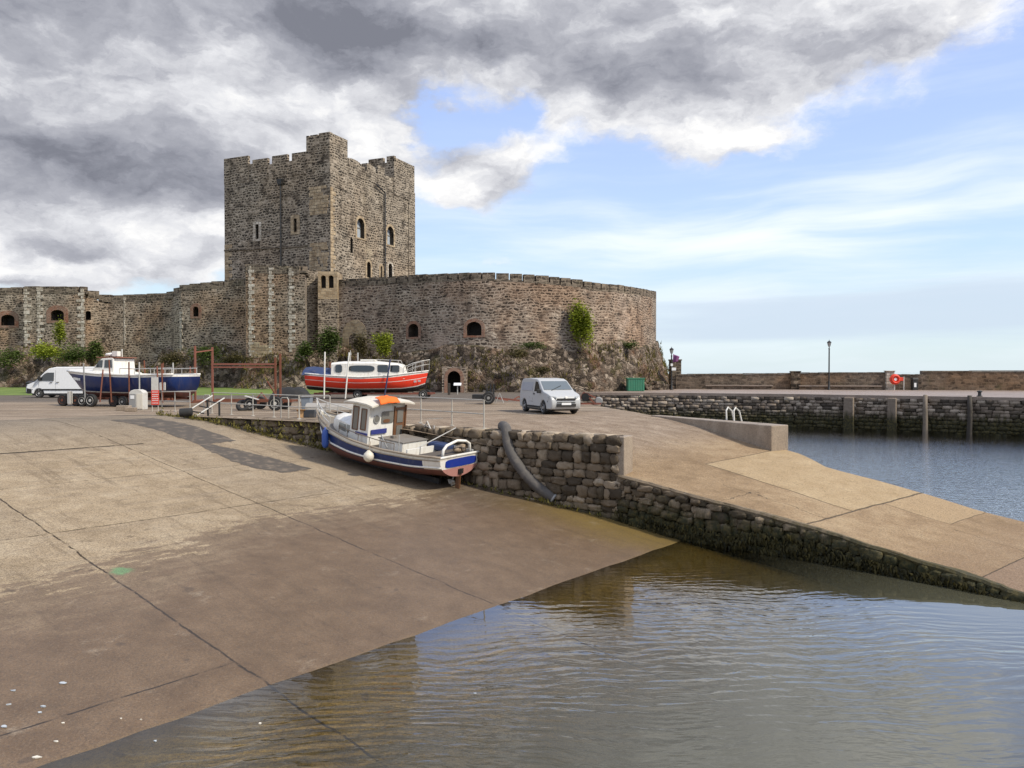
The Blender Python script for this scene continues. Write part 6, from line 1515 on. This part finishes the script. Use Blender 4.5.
    for x, rr, rm, y in ((8.2, .38, 'rust', 1.15), (6.65, .36, 'lightgrey', 1.2), (5.55, .40, 'lightgrey', 1.7), (3.55, .33, 'grey', 1.3), (7.35, .36, 'rust', 1.0), (4.5, .34, 'rust', 1.0), (8.2, .38, 'rust', -1.15), (5.55, .4, 'lightgrey', -1.3)):
        wheel(tr, (x, y, rr), rr, .24, (0, 1, 0), rm, 1 if y > 0 else -1)
    for x, zt_, lean, mt in ((.55, 2.65, .05, 'rust'), (.85, 2.5, .08, 'rust2'), (2.2, 2.75, 0, 'galv'), (2.95, 2.75, 0, 'rust'), (4.25, 2.9, .15, 'rust'), (5.1, 2.3, -.25, 'rust2'), (6.2, 2.7, .1, 'grey')):
        for y in ((1.5, -1.5) if mt != 'lightgrey' else (1.5,)):
            mb = MB(); mb.tube([(x, y, .3), (x + lean, y, zt_)], .042, 8); mb.build('post', M[mt], tr, smooth='auto')
    mb = MB(); mb.box((7.6, 1.25, .55), (.22, .22, .8)); mb.build('jack', M['lightgrey'], tr, bevel=.02)
    for x in (2.0, 4.5, 7.0): mb = MB(); mb.box((x, 0, .56), (.3, 1.6, .1)); mb.build('keel_block', M['greywood'], tr)
blue_boat()
# ------------------------------------------------------------------ quayside gear
def put(o, v): o.location = v; return o
def gantry():
    d = 55; g = lambda px, dd=d: Vector(((px - 512) / FPX * dd, dd, 0)); a = g(197.5); L = (g(282) - a).x
    th = thing('boat_gantry', 'tall rusty red steel boat cradle frame with four posts and a cross beam', 'steel frame', (a.x, d, QZ))
    H_ = 4.0
    for x, y, zt in ((0, -.4, H_), (.72, .9, H_ - .05), (L - .75, .9, H_ - .8), (L, -.4, H_ - .55)):
        mb = MB(); mb.box((x, y, zt / 2), (.135, .12, zt)); mb.build('post', M['rust2'] if x < 1 else M['rust'], th, bevel=.015)
    mb = MB(); mb.box(((.72 + L - .75) / 2, .9, 2.72), (L - 1.3, .11, .13)); mb.box(((.72 + L - .75) / 2, .9, 2.50), (L - 1.3, .05, .10)); mb.build('cross_beam', M['rust2'], th)
    for x in (.1, L - .35): mb = MB(); mb.box((x, .2, .1), (.14, 2.2, .16)); mb.build('foot_beam', M['rust2'], th)
    mb = MB(); mb.beam((.0, -.4, 3.55), (.75, .9, 3.75), .08, .08); mb.build('end_beam', M['rust2'], th)
    mb = MB(); mb.beam((L - .1, -.4, .15), (L - 1.0, -.2, 1.5), .08, .08); mb.build('strut', M['rust'], th)
gantry()
def empty_trailer():
    th = thing('empty_trailer', 'empty low rusty boat trailer with four wheels behind the quay railing', 'trailer', ((212 - 512) / FPX * 43.6, 43.6, QZ))
    L = 4.7; mb = MB()
    for y in (-.6, .6): mb.beam((0, y, .55), (L, y, .52), .09, .13)
    for x in (.2, 1.6, 3.2, L - .1): mb.beam((x, -.6, .52), (x, .6, .52), .08, .1)
    mb.beam((0, 0, .5), (-1.3, 0, .42), .1, .1); mb.build('chassis', M['rust'], th)
    for x, rr in ((2.45, .37), (3.85, .40)):
        for y in (-.85, .85): wheel(th, (x, y, rr), rr, .22, (0, 1, 0), 'lightgrey', -1 if y < 0 else 1)
        mb = MB(); mb.beam((x, -.8, rr), (x, .8, rr), .08, .08); mb.build('axle', M['rust'], th)
    mb = MB(); mb.beam((2.2, -.95, .82), (2.95, -.95, .62), .24, .04); mb.build('mudguard', M['lightgrey'], th)
    mb = MB(); mb.beam((2.6, -.6, .5), (3.0, -.6, 1.0), .06, .06); mb.beam((3.0, -.6, 1.0), (3.3, -.6, .6), .06, .06); mb.build('brace', M['rust2'], th)
    t = thing('black_tyre', 'loose black tyre lying beside the empty trailer', 'tyre', ((243 - 512) / FPX * 42.8, 42.8, QZ))
    mb = MB(); mb.tube([(.26 * math.cos(a), .26 * math.sin(a), .13) for a in [i * math.pi / 10 for i in range(21)]], .12, 8); t2 = mb.build('tyre', M['black'], t, smooth=True); t2.rotation_euler = (R(62), 0, R(12)); t2.location = (0, 0, .22)
empty_trailer()
def railings():
    pts = [(162, 411), (175, 411.5), (190, 412.2), (212, 413.4), (231.5, 414.6), (253, 416), (274, 417.3), (299, 419.2)]
    def run(pp, label, hoop=False):
        g = [G(x, y) for x, y in pp]
        # keep the line a little behind the wall face
        th = thing('quay_railing', label, 'railing', g[0], 0, 'galvanised railings along the quay edge')
        Hh = 1.08; q = [v - g[0] for v in g]
        for v in q:
            mb = MB(); mb.tube([v + Vector((0, 0, -.02)), v + Vector((0, 0, Hh))], .026, 8); mb.lathe([(.09, 0), (.09, .02), (.04, .03)], v, n=10); mb.build('post', M['rail'], th, smooth='auto')
        for z in (Hh, .55):
            mb = MB(); mb.tube([v + Vector((0, 0, z)) for v in q], .023, 8); mb.build('rail', M['rail'], th, smooth='auto')
    run(pts[:3], 'pale railing length beside the red notice board at the top of the slip')
    run(pts[3:], 'longest pale railing length on the quay wall in front of the empty trailer')
    run([(299.5, 418.9), (330, 420.3)], 'short railing length hidden behind the bow of the stranded boat')
    run([(400, 421.2), (421, 422.8), (452, 425.6), (484, 428.6)], 'thin railing length above the stern of the stranded boat')
    for px, py, lb in ((204, 413.2, 'small pale hooped rail in the quay railing nearest the slip roller'), (281, 417.8, 'small pale hooped rail in front of the empty trailer wheels')):
        g = G(px, py); t = Vector((.862, -.506, 0)); mb = MB()
        mb.tube([g + Vector((0, 0, 0)), g + Vector((0, 0, .86)), g + t * .08 + Vector((0, 0, .95)), g + t * .42 + Vector((0, 0, .95)), g + t * .5 + Vector((0, 0, .86)), g + t * .5], .028, 8)
        mb.v = [(x - g.x, y - g.y, z - g.z) for x, y, z in mb.v]
        o = mb.build('hooped_rail', M['rail'], smooth='auto'); put(o, g); tag(o, lb, 'rail')
railings()
def hose():
    A, B = Vector((0, 0, 0)), Vector((0, 0, 0)); n = Vector((-.506, -.862, 0)); t = Vector((.862, -.506, 0))
    a = P(505, 431, 28.3); b = slip_hit(556, 504)
    pts = [a + Vector((-.1, .9, .12)), a + Vector((-.02, .3, .13)), a + Vector((.05, -.05, .02)), a.lerp(b, .2) + n * .16 + Vector((-.12, 0, -.10)), a.lerp(b, .45) + n * .22 + Vector((-.16, 0, -.14)), a.lerp(b, .72) + n * .2 + Vector((-.10, 0, -.06)), b + n * .12 + Vector((0, 0, .2))]
    # smooth
    out = []
    for i in range(len(pts) - 1):
        p0, p1, p2, p3 = pts[max(i - 1, 0)], pts[i], pts[i + 1], pts[min(i + 2, len(pts) - 1)]
        for k in range(8):
            s = k / 8; out.append(.5 * ((2 * p1) + (p2 - p0) * s + (2 * p0 - 5 * p1 + 4 * p2 - p3) * s * s + (3 * p1 - p0 - 3 * p2 + p3) * s ** 3))
    out.append(pts[-1]); th = thing('drain_hose', 'thick grey corrugated hose hanging down the rubble quay wall onto the slip', 'hose', b)
    o2 = [p - b for p in out]; mb = MB(); r = [.185 + (.012 if i % 2 else 0) for i in range(len(o2))]
    mb.tube(o2, r, 14, cap=False); mb.build('pipe', M['pipe'], th, smooth=True)
    e = o2[-1]; d = (o2[-1] - o2[-2]).normalized(); mb = MB(); mb.lathe([(.20, -.06), (.205, .0), (.15, .02), (.14, -.10), (.02, -.12)], e, d, 14); mb.build('pipe_end', M['grey'], th, smooth='auto')
hose()
def slip_roller():
    a, b = G(185, 416.5), G(213, 404, 3.6); b = Vector((a.x + 1.15, a.y + .5, QZ + 1.0))
    th = thing('slip_roller', 'black boat roller with two pale inclined rails at the top of the slip', 'boat roller', a); mb = MB()
    for o in (Vector((0, 0, 0)), Vector((.55, .1, -.12))): mb.tube([o + Vector((-.15, 0, .08)), b - a + o], .034, 8)
    mb.build('rails', M['white'], th, smooth='auto')
    mb = MB()
    for k in (.25, .5, .75): p = (b - a) * k; mb.tube([p, p + Vector((.55, .1, -.12))], .03, 6)
    mb.tube([(b - a) * .8, (b - a) * .8 + Vector((0, .1, -.8))], .05, 8); mb.tube([(b - a) * .8 + Vector((.55, .1, -.1)), (b - a) * .8 + Vector((.55, .1, -.85))], .05, 8); mb.build('frame', M['blackmetal'], th, smooth='auto')
    mb = MB(); mb.lathe([(.12, -.3), (.2, -.28), (.2, .28), (.12, .3)], (0.05, 0, .2), (.9, .25, .05), 16); mb.build('roller', M['black'], th, smooth='auto')
slip_roller()
def cabinet():
    g = G(138.5, 409.5); th = thing('fuel_cabinet', 'grey round-topped fuel cabinet with two doors left of the red notice board', 'cabinet', g)
    w, h = .80, 1.15; pr = [(-w / 2, 0), (w / 2, 0), (w / 2, h - .18), (w * .36, h - .06), (w * .15, h), (-w * .15, h), (-w * .36, h - .06), (-w / 2, h - .18)]; n = len(pr)
    mb = MB(); mb.add([(x, -.3, z) for x, z in pr] + [(x, .3, z) for x, z in pr], [tuple(range(n)), tuple(range(2 * n - 1, n - 1, -1))] + [(i, n + i, n + (i + 1) % n, (i + 1) % n) for i in range(n)]); mb.build('housing', M['lightgrey'], th, bevel=.02)
    mb = MB(); mb.box((-.19, -.31, .48), (.34, .03, .86)); mb.build('door', M['grey'], th, bevel=.01)
    mb = MB(); mb.box((.20, -.31, .48), (.34, .03, .86)); mb.build('door', M['cream'], th, bevel=.01)
    mb = MB(); mb.box((-.19, -.33, .72), (.22, .012, .2)); mb.build('notice', M['white2'], th)
    for i, (px, py, s) in enumerate(((124, 410.5, (.7, .4, .28)), (131, 411.5, (.55, .4, .22)))):
        o = MB().box((0, 0, s[2] / 2), s, .2 * i).build('concrete_block', M['conc'], bevel=.03); put(o, G(px, py)); tag(o, ('larger' if i == 0 else 'smaller') + ' low concrete block on the ground beside the grey fuel cabinet', 'block')
    g = G(155, 411.5); th = thing('notice_board', 'narrow notice board with a red lower panel and a pale grey upper panel', 'sign', g)
    for x in (-.16, .16): mb = MB(); mb.tube([(x, .03, 0), (x, .03, 1.2)], .025); mb.build('leg', M['rail'], th)
    mb = MB(); mb.box((0, 0, 1.50), (.38, .03, .72)); mb.build('upper_panel', M['lightgrey'], th, bevel=.006)
    mb = MB(); mb.box((.02, -.01, .76), (.42, .03, .80)); rp = mb.build('red_panel', M['signred'], th, bevel=.006)
    mb = MB(); r = random.Random(2)
    for z in (1.06, .92, .82, .70, .60, .46):
        x = -.15
        while x < .15: l = r.uniform(.03, .09); mb.box((x + l / 2 + .02, -.03, z), (l, .006, .035)); x += l + .02
    mb.build('lettering', M['white2'], rp)
cabinet()
def clutter():
    # upturned dinghy, bin, box, dark crate
    g = G(337, 412.5); th = thing('dinghy', 'upturned pale grey dinghy behind the wheelhouse of the stranded boat', 'dinghy', g, R(4))
    mb = MB(); vs = []; n = 9
    for i in range(11):
        s = i / 10; b = .68 * (1 - (max(0, s - .35) / .68) ** 2.4) if s > .35 else .62 + .06 * s / .35; h = .36 - .1 * s * s
        for k in range(n): a = math.pi * k / (n - 1); vs.append((s * 3.1 - 1.55, b * math.cos(a), .16 + h * math.sin(a) ** .7))
    mb.add(vs, [(i * n + k, i * n + k + 1, (i + 1) * n + k + 1, (i + 1) * n + k) for i in range(10) for k in range(n - 1)] + [tuple(range(n))]); mb.build('hull', M['dinghygrey'], th, smooth='auto')
    mb = MB(); mb.box((0, 0, .50), (2.6, .06, .05)); mb.build('keel', M['greywood'], th)
    mb = MB()
    for x in (-1.0, .8): mb.box((x, 0, .08), (.12, 1.4, .16))
    mb.build('trestle', M['greywood'], th)
    g = G(307, 411); th = thing('wheelie_bin', 'grey wheeled bin standing behind the quay railing beside the dinghy', 'bin', g)
    mb = MB(); mb.box((0, 0, .38), (.46, .5, .74), taper=1.14); mb.build('body', M['binblue'], th, bevel=.03); mb = MB(); mb.box((0, -.02, .79), (.58, .62, .07)); mb.build('lid', M['grey'], th, bevel=.02)
    g = G(302.5, 417.5); o = MB().box((0, 0, .17), (.42, .36, .34), .2).build('cardboard_box', M['card'], bevel=.01); put(o, g); tag(o, 'small brown cardboard box on the quay edge behind the railing', 'box')
    fl = MB().box((.0, -.25, .36), (.40, .16, .012), Matrix.Rotation(.2, 3, 'Z') @ Matrix.Rotation(-.5, 3, 'X')).build('flap', M['card'], o)
    g = G(310, 417.5); o = MB(); o.box((0, 0, .03), (.5, .36, .05)); 
    for s in (-1, 1): o.box((0, s * .17, .2), (.5, .03, .32)); o.box((s * .24, 0, .2), (.03, .31, .32))
    o = o.build('dark_crate', M['darkcrate'], bevel=.01); put(o, g); tag(o, 'open dark plastic crate beside the cardboard box on the quay edge', 'crate')
    # covered dark heap
    g = Vector(((291 - 512) / FPX * 57, 57, QZ)); th = thing('covered_winch', 'low machine under a black tarpaulin between the gantry and the red boat', 'machine', g)
    mb = MB(); mb.grid(lambda u, v: (u * 1.6, v * .8, max(0, (1 - abs(u) ** 4) * (1 - abs(v) ** 3)) * 1.0 + .16 * noise.noise(Vector((u * 3, v * 3, 2)))), [-1 + i / 7 for i in range(15)], [-1 + i / 5 for i in range(11)]); mb.build('tarpaulin', M['black'], th, smooth=True)
    mb = MB(); mb.box((.0, -.86, .1), (3.0, .1, .2)); mb.build('skid', M['galv'], th)
    # two-wheeled axle with drawbar, rusty winch by the van
    g = G(488.5, 404.3); th = thing('axle_trailer', 'black two-wheeled axle trailer with a long rusty drawbar left of the silver van', 'trailer', g)
    for y in (-.1, 1.4): wheel(th, (0, y, .42), .42, .24, (0, 1, 0), 'grey', -1)
    mb = MB(); mb.box((-.75, .65, .5), (.7, 1.1, .28)); mb.box((0, .65, .44), (.9, 1.4, .12)); mb.build('frame', M['blackmetal'], th, bevel=.02)
    for x in (-.1, .12, .34): mb = MB(); mb.box((x, .4, .95), (.09, .09, .8)); mb.build('upright', M['blackmetal'], th)
    mb = MB(); mb.beam((.4, .6, .42), (2.9, .4, .14), .11, .11); mb.beam((.5, .2, .4), (1.3, .4, .24), .08, .08); mb.beam((1.6, .45, .26), (2.0, .5, .5), .08, .08); mb.beam((2.0, .5, .5), (2.6, .42, .2), .08, .08); mb.build('drawbar', M['rust2'], th)
    mb = MB(); mb.tube([(.45, .1, .05), (.75, .15, .75), (1.0, .1, .08)], .03, 6); mb.build('stand', M['galv'], th)
    g = G(587, 405.5); th = thing('rusty_winch', 'rusty red winch frame with a black drum standing right of the silver van', 'winch', g)
    mb = MB(); mb.beam((-.9, .1, .12), (.9, -.1, .12), .12, .12); mb.beam((-.6, .1, .12), (-.2, 0, .85), .1, .1); mb.beam((.5, -.1, .12), (-.2, 0, .85), .1, .1); mb.beam((-.1, 0, .8), (.55, -.05, .5), .09, .09); mb.build('frame', M['rust2'], th)
    mb = MB(); mb.lathe([(.26, -.3), (.26, -.26), (.12, -.25), (.12, .25), (.26, .26), (.26, .3)], (-.05, 0, .55), (.3, .95, 0), 16); mb.build('drum', M['black'], th, smooth='auto')
    mb = MB(); mb.lathe([(.2, -.08), (.26, 0), (.2, .08)], (.75, 0, .3), (0, 1, 0), 14); mb.build('jockey_wheel', M['grey'], th, smooth='auto')
    # low rubble rocks at the wall foot
    r = random.Random(77)
    # interpretation panel and small post by the doorway
    g = G(457.5, 394.5); th = thing('information_panel', 'white slanted information panel on a thin post before the brick doorway', 'sign', g)
    mb = MB(); mb.tube([(0, 0, 0), (0, 0, .92)], .05); mb.build('post', M['galv'], th)
    mb = MB(); mb.box((0, 0, .98), (.72, .5, .04), Matrix.Rotation(R(28), 3, 'X')); mb.build('panel', M['white2'], th, bevel=.01)
    g = G(449, 395); o = MB(); o.box((0, 0, .5), (.22, .22, 1.0)); o.box((0, 0, 1.04), (.28, .28, .1), taper=.5); o = o.build('timber_bollard', M['tarwood'], bevel=.02); put(o, g); tag(o, 'short dark timber post standing left of the brick doorway', 'post')
    g = Vector(((634.5 - 512) / FPX * 87, 86.5, QZ)); th = thing('green_container', 'green metal storage container at the foot of the castle rock', 'container', g)
    mb = MB(); mb.box((0, 0, .72), (1.85, 1.4, 1.36)); 
    for i in range(7): mb.box((-.78 + i * .26, -.715, .72), (.1, .04, 1.2))
    mb.build('body', M['green'], th); mb = MB(); mb.box((0, 0, 1.44), (2.0, 1.55, .09)); mb.build('lid', M['green'], th, bevel=.02)
    mb = MB(); mb.box((0, 0, .03), (1.7, 1.2, .06)); mb.build('base', M['conc'], th)
    g = Vector(((31 - 512) / FPX * 76, 76, QZ + .05)); o = MB(); o.box((0, 0, .5), (.7, .6, 1.0)); o.lathe([(.46, 1.0), (.44, 1.1), (.2, 1.22), (.02, 1.25)], n=12); o = o.build('litter_bin', M['blackmetal'], bevel=.03); put(o, g); tag(o, 'black litter bin on the lawn in front of the white van', 'bin')
clutter()
def pier_things():
    def lamp(px, dd, ytop, label):
        x = (px - 512) / FPX * dd; zt = P(px, ytop, dd).z - QZ; th = thing('street_lamp', label, 'street lamp', (x, dd, QZ), 0, 'black lamp posts on the pier')
        mb = MB(); mb.lathe([(.2, 0), (.2, .1), (.13, .2), (.12, .9), (.09, 1.0), (.085, 1.1), (.075, zt - 1.05), (.12, zt - 1.0), (.05, zt - .9), (.06, zt - .72)], n=12); mb.build('post', M['blackmetal'], th, smooth='auto')
        mb = MB(); mb.lathe([(.11, zt - .72), (.22, zt - .28), (.21, zt - .26)], n=6); mb.build('lantern', M['lamp'], th)
        mb = MB(); mb.lathe([(.27, zt - .28), (.2, zt - .14), (.06, zt - .05), (.03, zt), (.01, zt + .12)], n=6)
        for k in range(6): a = k * math.pi / 3; mb.beam((.115 * math.cos(a), .115 * math.sin(a), zt - .72), (.225 * math.cos(a), .225 * math.sin(a), zt - .28), .025, .025)
        mb.build('lantern_cap', M['blackmetal'], th); return th
    lamp(829, sea_at(829).y - 1.5, 340.5, 'tall black street lamp standing alone on the pier before the sea wall')
    t = lamp(671.5, 92, 347.5, 'black street lamp by the square pillar at the castle end of the pier')
    z = P(671.5, 369, 92).z - QZ; mb = MB(); mb.box((.25, -.12, z), (.5, .04, .34)); mb.box((0, -.12, z + .5), (.26, .04, .3)); mb.build('sign', M['white2'], t)
    # flag hung from the lamp post
    x = (672 - 512) / FPX * 92; zt, zb = P(672, 354, 92).z, P(672, 362.5, 92).z; mb = MB(); n = 10
    vs = [(x + .1 + u * .78 * (1 - .25 * v), 92 - .1 + .12 * math.sin(u * 7 + v), zt + (zb - zt) * v - u * .42 * (1 - v) + u * .1) for v in [i / 6 for i in range(7)] for u in [i / (n - 1) for i in range(n)]]
    mb.add([(a - x, b - 92, c - zb) for a, b, c in vs], [(j * n + i, j * n + i + 1, (j + 1) * n + i + 1, (j + 1) * n + i) for j in range(6) for i in range(n - 1)]); o = mb.build('flag', M['flag'], smooth=True); o.location = (x, 92, zb); s = o.modifiers.new('solid', 'SOLIDIFY'); s.thickness = .02; tag(o, 'purple flag flying from the lamp post at the castle end of the pier', 'flag')
    d = 98; x = (675 - 512) / FPX * d; zt = P(675, 360.5, d).z - QZ; th = thing('gate_pillar', 'dark square stone pillar at the castle end of the sea wall', 'pillar', (x, d, QZ)); mb = MB(); mb.box((0, 0, zt / 2), (1.35, 1.2, zt)); mb.build('shaft', M['parapet'], th, bevel=.04)
    mb = MB(); mb.box((0, 0, zt + .06), (1.5, 1.36, .16)); mb.build('cap', M['parapet'], th, bevel=.03)
    mb = MB(); mb.box((0, 0, .18), (1.6, 1.4, .36)); mb.build('plinth', M['pierwall'], th, bevel=.03)
    p = sea_at(895); d = p.y - .9; x = (895 - 512) / FPX * d; th = thing('lifebuoy_station', 'round red lifebuoy housing on a post in front of the sea wall', 'lifebuoy', (x, d, QZ)); zc = P(895, 379.3, d).z - QZ
    mb = MB(); mb.lathe([(.02, -.16), (.48, -.16), (.62, -.08), (.62, .08), (.54, .12)], (0, 0, zc), (0, -1, 0), 26); mb.build('housing', M['lifered'], th, smooth='auto')
    mb = MB(); mb.tube([(.42 * math.cos(a), -.16, zc + .42 * math.sin(a)) for a in [i * math.pi / 14 for i in range(29)]], .11, 8); mb.build('ring', M['lifered'], th, smooth=True)
    mb = MB(); mb.lathe([(.17, 0), (.17, .04), (.02, .05)], (0, -.1, zc), (0, -1, 0), 14); mb.build('centre', M['white2'], th)
    mb = MB(); mb.box((0, .12, zc / 2), (.12, .1, zc)); mb.build('post', M['galv'], th)
    mb = MB(); mb.box((.78, 0, zc + .02), (.5, .14, .42)); mb.build('side_box', M['lifered'], th, bevel=.03)
    mb = MB(); mb.tube([(1.02, -.05, 0), (1.02, -.05, zc + .3)], .06); mb.build('rail', M['lightgrey'], th)
    p = sea_at(914.5); d = p.y - .6; x = (914.5 - 512) / FPX * d; th = thing('litter_bin', 'tall dark litter bin with a white notice right of the red lifebuoy', 'bin', (x, d, QZ)); mb = MB(); mb.box((0, 0, .62), (.62, .55, 1.24)); mb.build('body', M['blackmetal'], th, bevel=.03)
    mb = MB(); mb.box((0, 0, 1.36), (.74, .66, .2), taper=.8); mb.build('hood', M['blackmetal'], th, bevel=.02); mb = MB(); mb.box((-.05, -.285, .62), (.26, .02, .5)); mb.build('notice', M['white2'], th)
    # ladder hand hoops on the wing wall
    p0 = Vector((11.35, 30.4)); q0 = Vector((6.85, 37.9)); th = None
    for i, px in enumerate((720.5, 728)):
        k = (px - 512) / FPX; d = q0 - p0; f = (k * p0.y - p0.x) / (d.x - k * d.y); w = p0 + d * f; o = Vector((w.x, w.y, 3.17))
        if th is None: th = thing('harbour_ladder', 'pair of white hooped ladder handrails at the back of the concrete wing wall', 'ladder', o + Vector((.5, .3, -.1)))
        s = o + Vector((.45, .28, 0)) - th.location; mb = MB()
        mb.tube([s + Vector((-.12, -.1, -.02)), s + Vector((-.14, -.1, .42)), s + Vector((-.04, -.02, .56)), s + Vector((.16, .1, .40)), s + Vector((.34, .22, -.2)), s + Vector((.36, .24, -2.6))], .035, 8); mb.build('stile', M['white'], th, smooth='auto')
    mb = MB()
    for k in range(7): z = -.4 - k * .33; mb.tube([Vector((.3, .2, z)), Vector((-.25, .55, z))], .02, 6)
    mb.build('rungs', M['galv'], th)
pier_things()
def litter():
    r = random.Random(41)
    info = [(63, 683.5, 'largest pale blue-white scrap lying by itself on the wet slip, pointed at one end', .34), (13, 691, 'small pointed white scrap on the wet slip at the left picture edge', .2), (9, 705, 'white upright scrap below the small pointed one at the left edge', .16), (43, 707, 'long thin white scrap beside the slab joint', .22), (40, 713, 'flat white scrap just below the long thin one on the slab joint', .16),
            (4, 727, 'broad pale scrap on the slab joint at the left picture edge', .25), (63, 723.5, 'small round cream shell on the wet slip', .1), (121, 719, 'tiny pale shell left of its twin on the wet slip', .09), (141, 720, 'tiny pale shell right of its twin on the wet slip', .09), (56, 742, 'small cream shell near the bottom left waterline', .14), (155, 741.5, 'small pale scrap at the edge of the shallow water', .13), (260, 724, 'lone white shell near the dark slip joint', .12)]
    info += [(37, 758, 'thin pale stick in the shallow water at the bottom left', .26), (475, 694, 'lone white fleck floating on the open water', .12)]
    for px, py, lb, s in info:
        v = slip_hit(px, py)
        if v.z < .0: v = G(px, py, .0)
        mb = MB(); n = 7; a0 = r.uniform(0, 6)
        s *= .45; pts = [(s * r.uniform(.35, .62) * math.cos(2 * math.pi * i / n), s * .5 * r.uniform(.3, .6) * math.sin(2 * math.pi * i / n)) for i in range(n)]
        rot = Matrix.Rotation(r.uniform(-.4, .4), 3, 'Z'); vs = [rot @ Vector((x, y, .008 + r.uniform(0, .014))) for x, y in pts] + [rot @ Vector((x * .9, y * .9, .0)) for x, y in pts]
        mb.add(vs, [tuple(range(n)), tuple(range(2 * n - 1, n - 1, -1))] + [(n + i, n + (i + 1) % n, (i + 1) % n, i) for i in range(n)])
        nm = 'shell' if 'shell' in lb else 'paper_scrap'
        if 'stick' in lb: nm = 'driftwood_stick'
        o = mb.build(nm, M['litter'] if nm == 'paper_scrap' else M['cream'], smooth=False); o.location = v; tag(o, lb, nm.replace('_', ' '), 'scraps and shells strewn on the wet slip')
    # boulders at the foot of the castle tip
    for i, (px, d, s, lb) in enumerate(((655, 93, 1.3, 'largest grey boulder at the tip of the castle rock'), (663, 94, 1.0, 'rounded brown boulder right of the largest one at the castle tip'), (646, 91.5, .9, 'small boulder between the green container and the largest boulder'), (668, 95, .8, 'small grey boulder beside the square pillar'))):
        mb = MB(); stone(mb, (0, 0, s * .35), (s * 1.5, s * 1.1, s), Matrix.Rotation(i, 3, 'Z'), r, 5, .5); o = mb.build('boulder', M['rock'], smooth=True); o.location = ((px - 512) / FPX * d, d, QZ - .1); tag(o, lb, 'boulder', 'boulders at the castle tip')
litter()
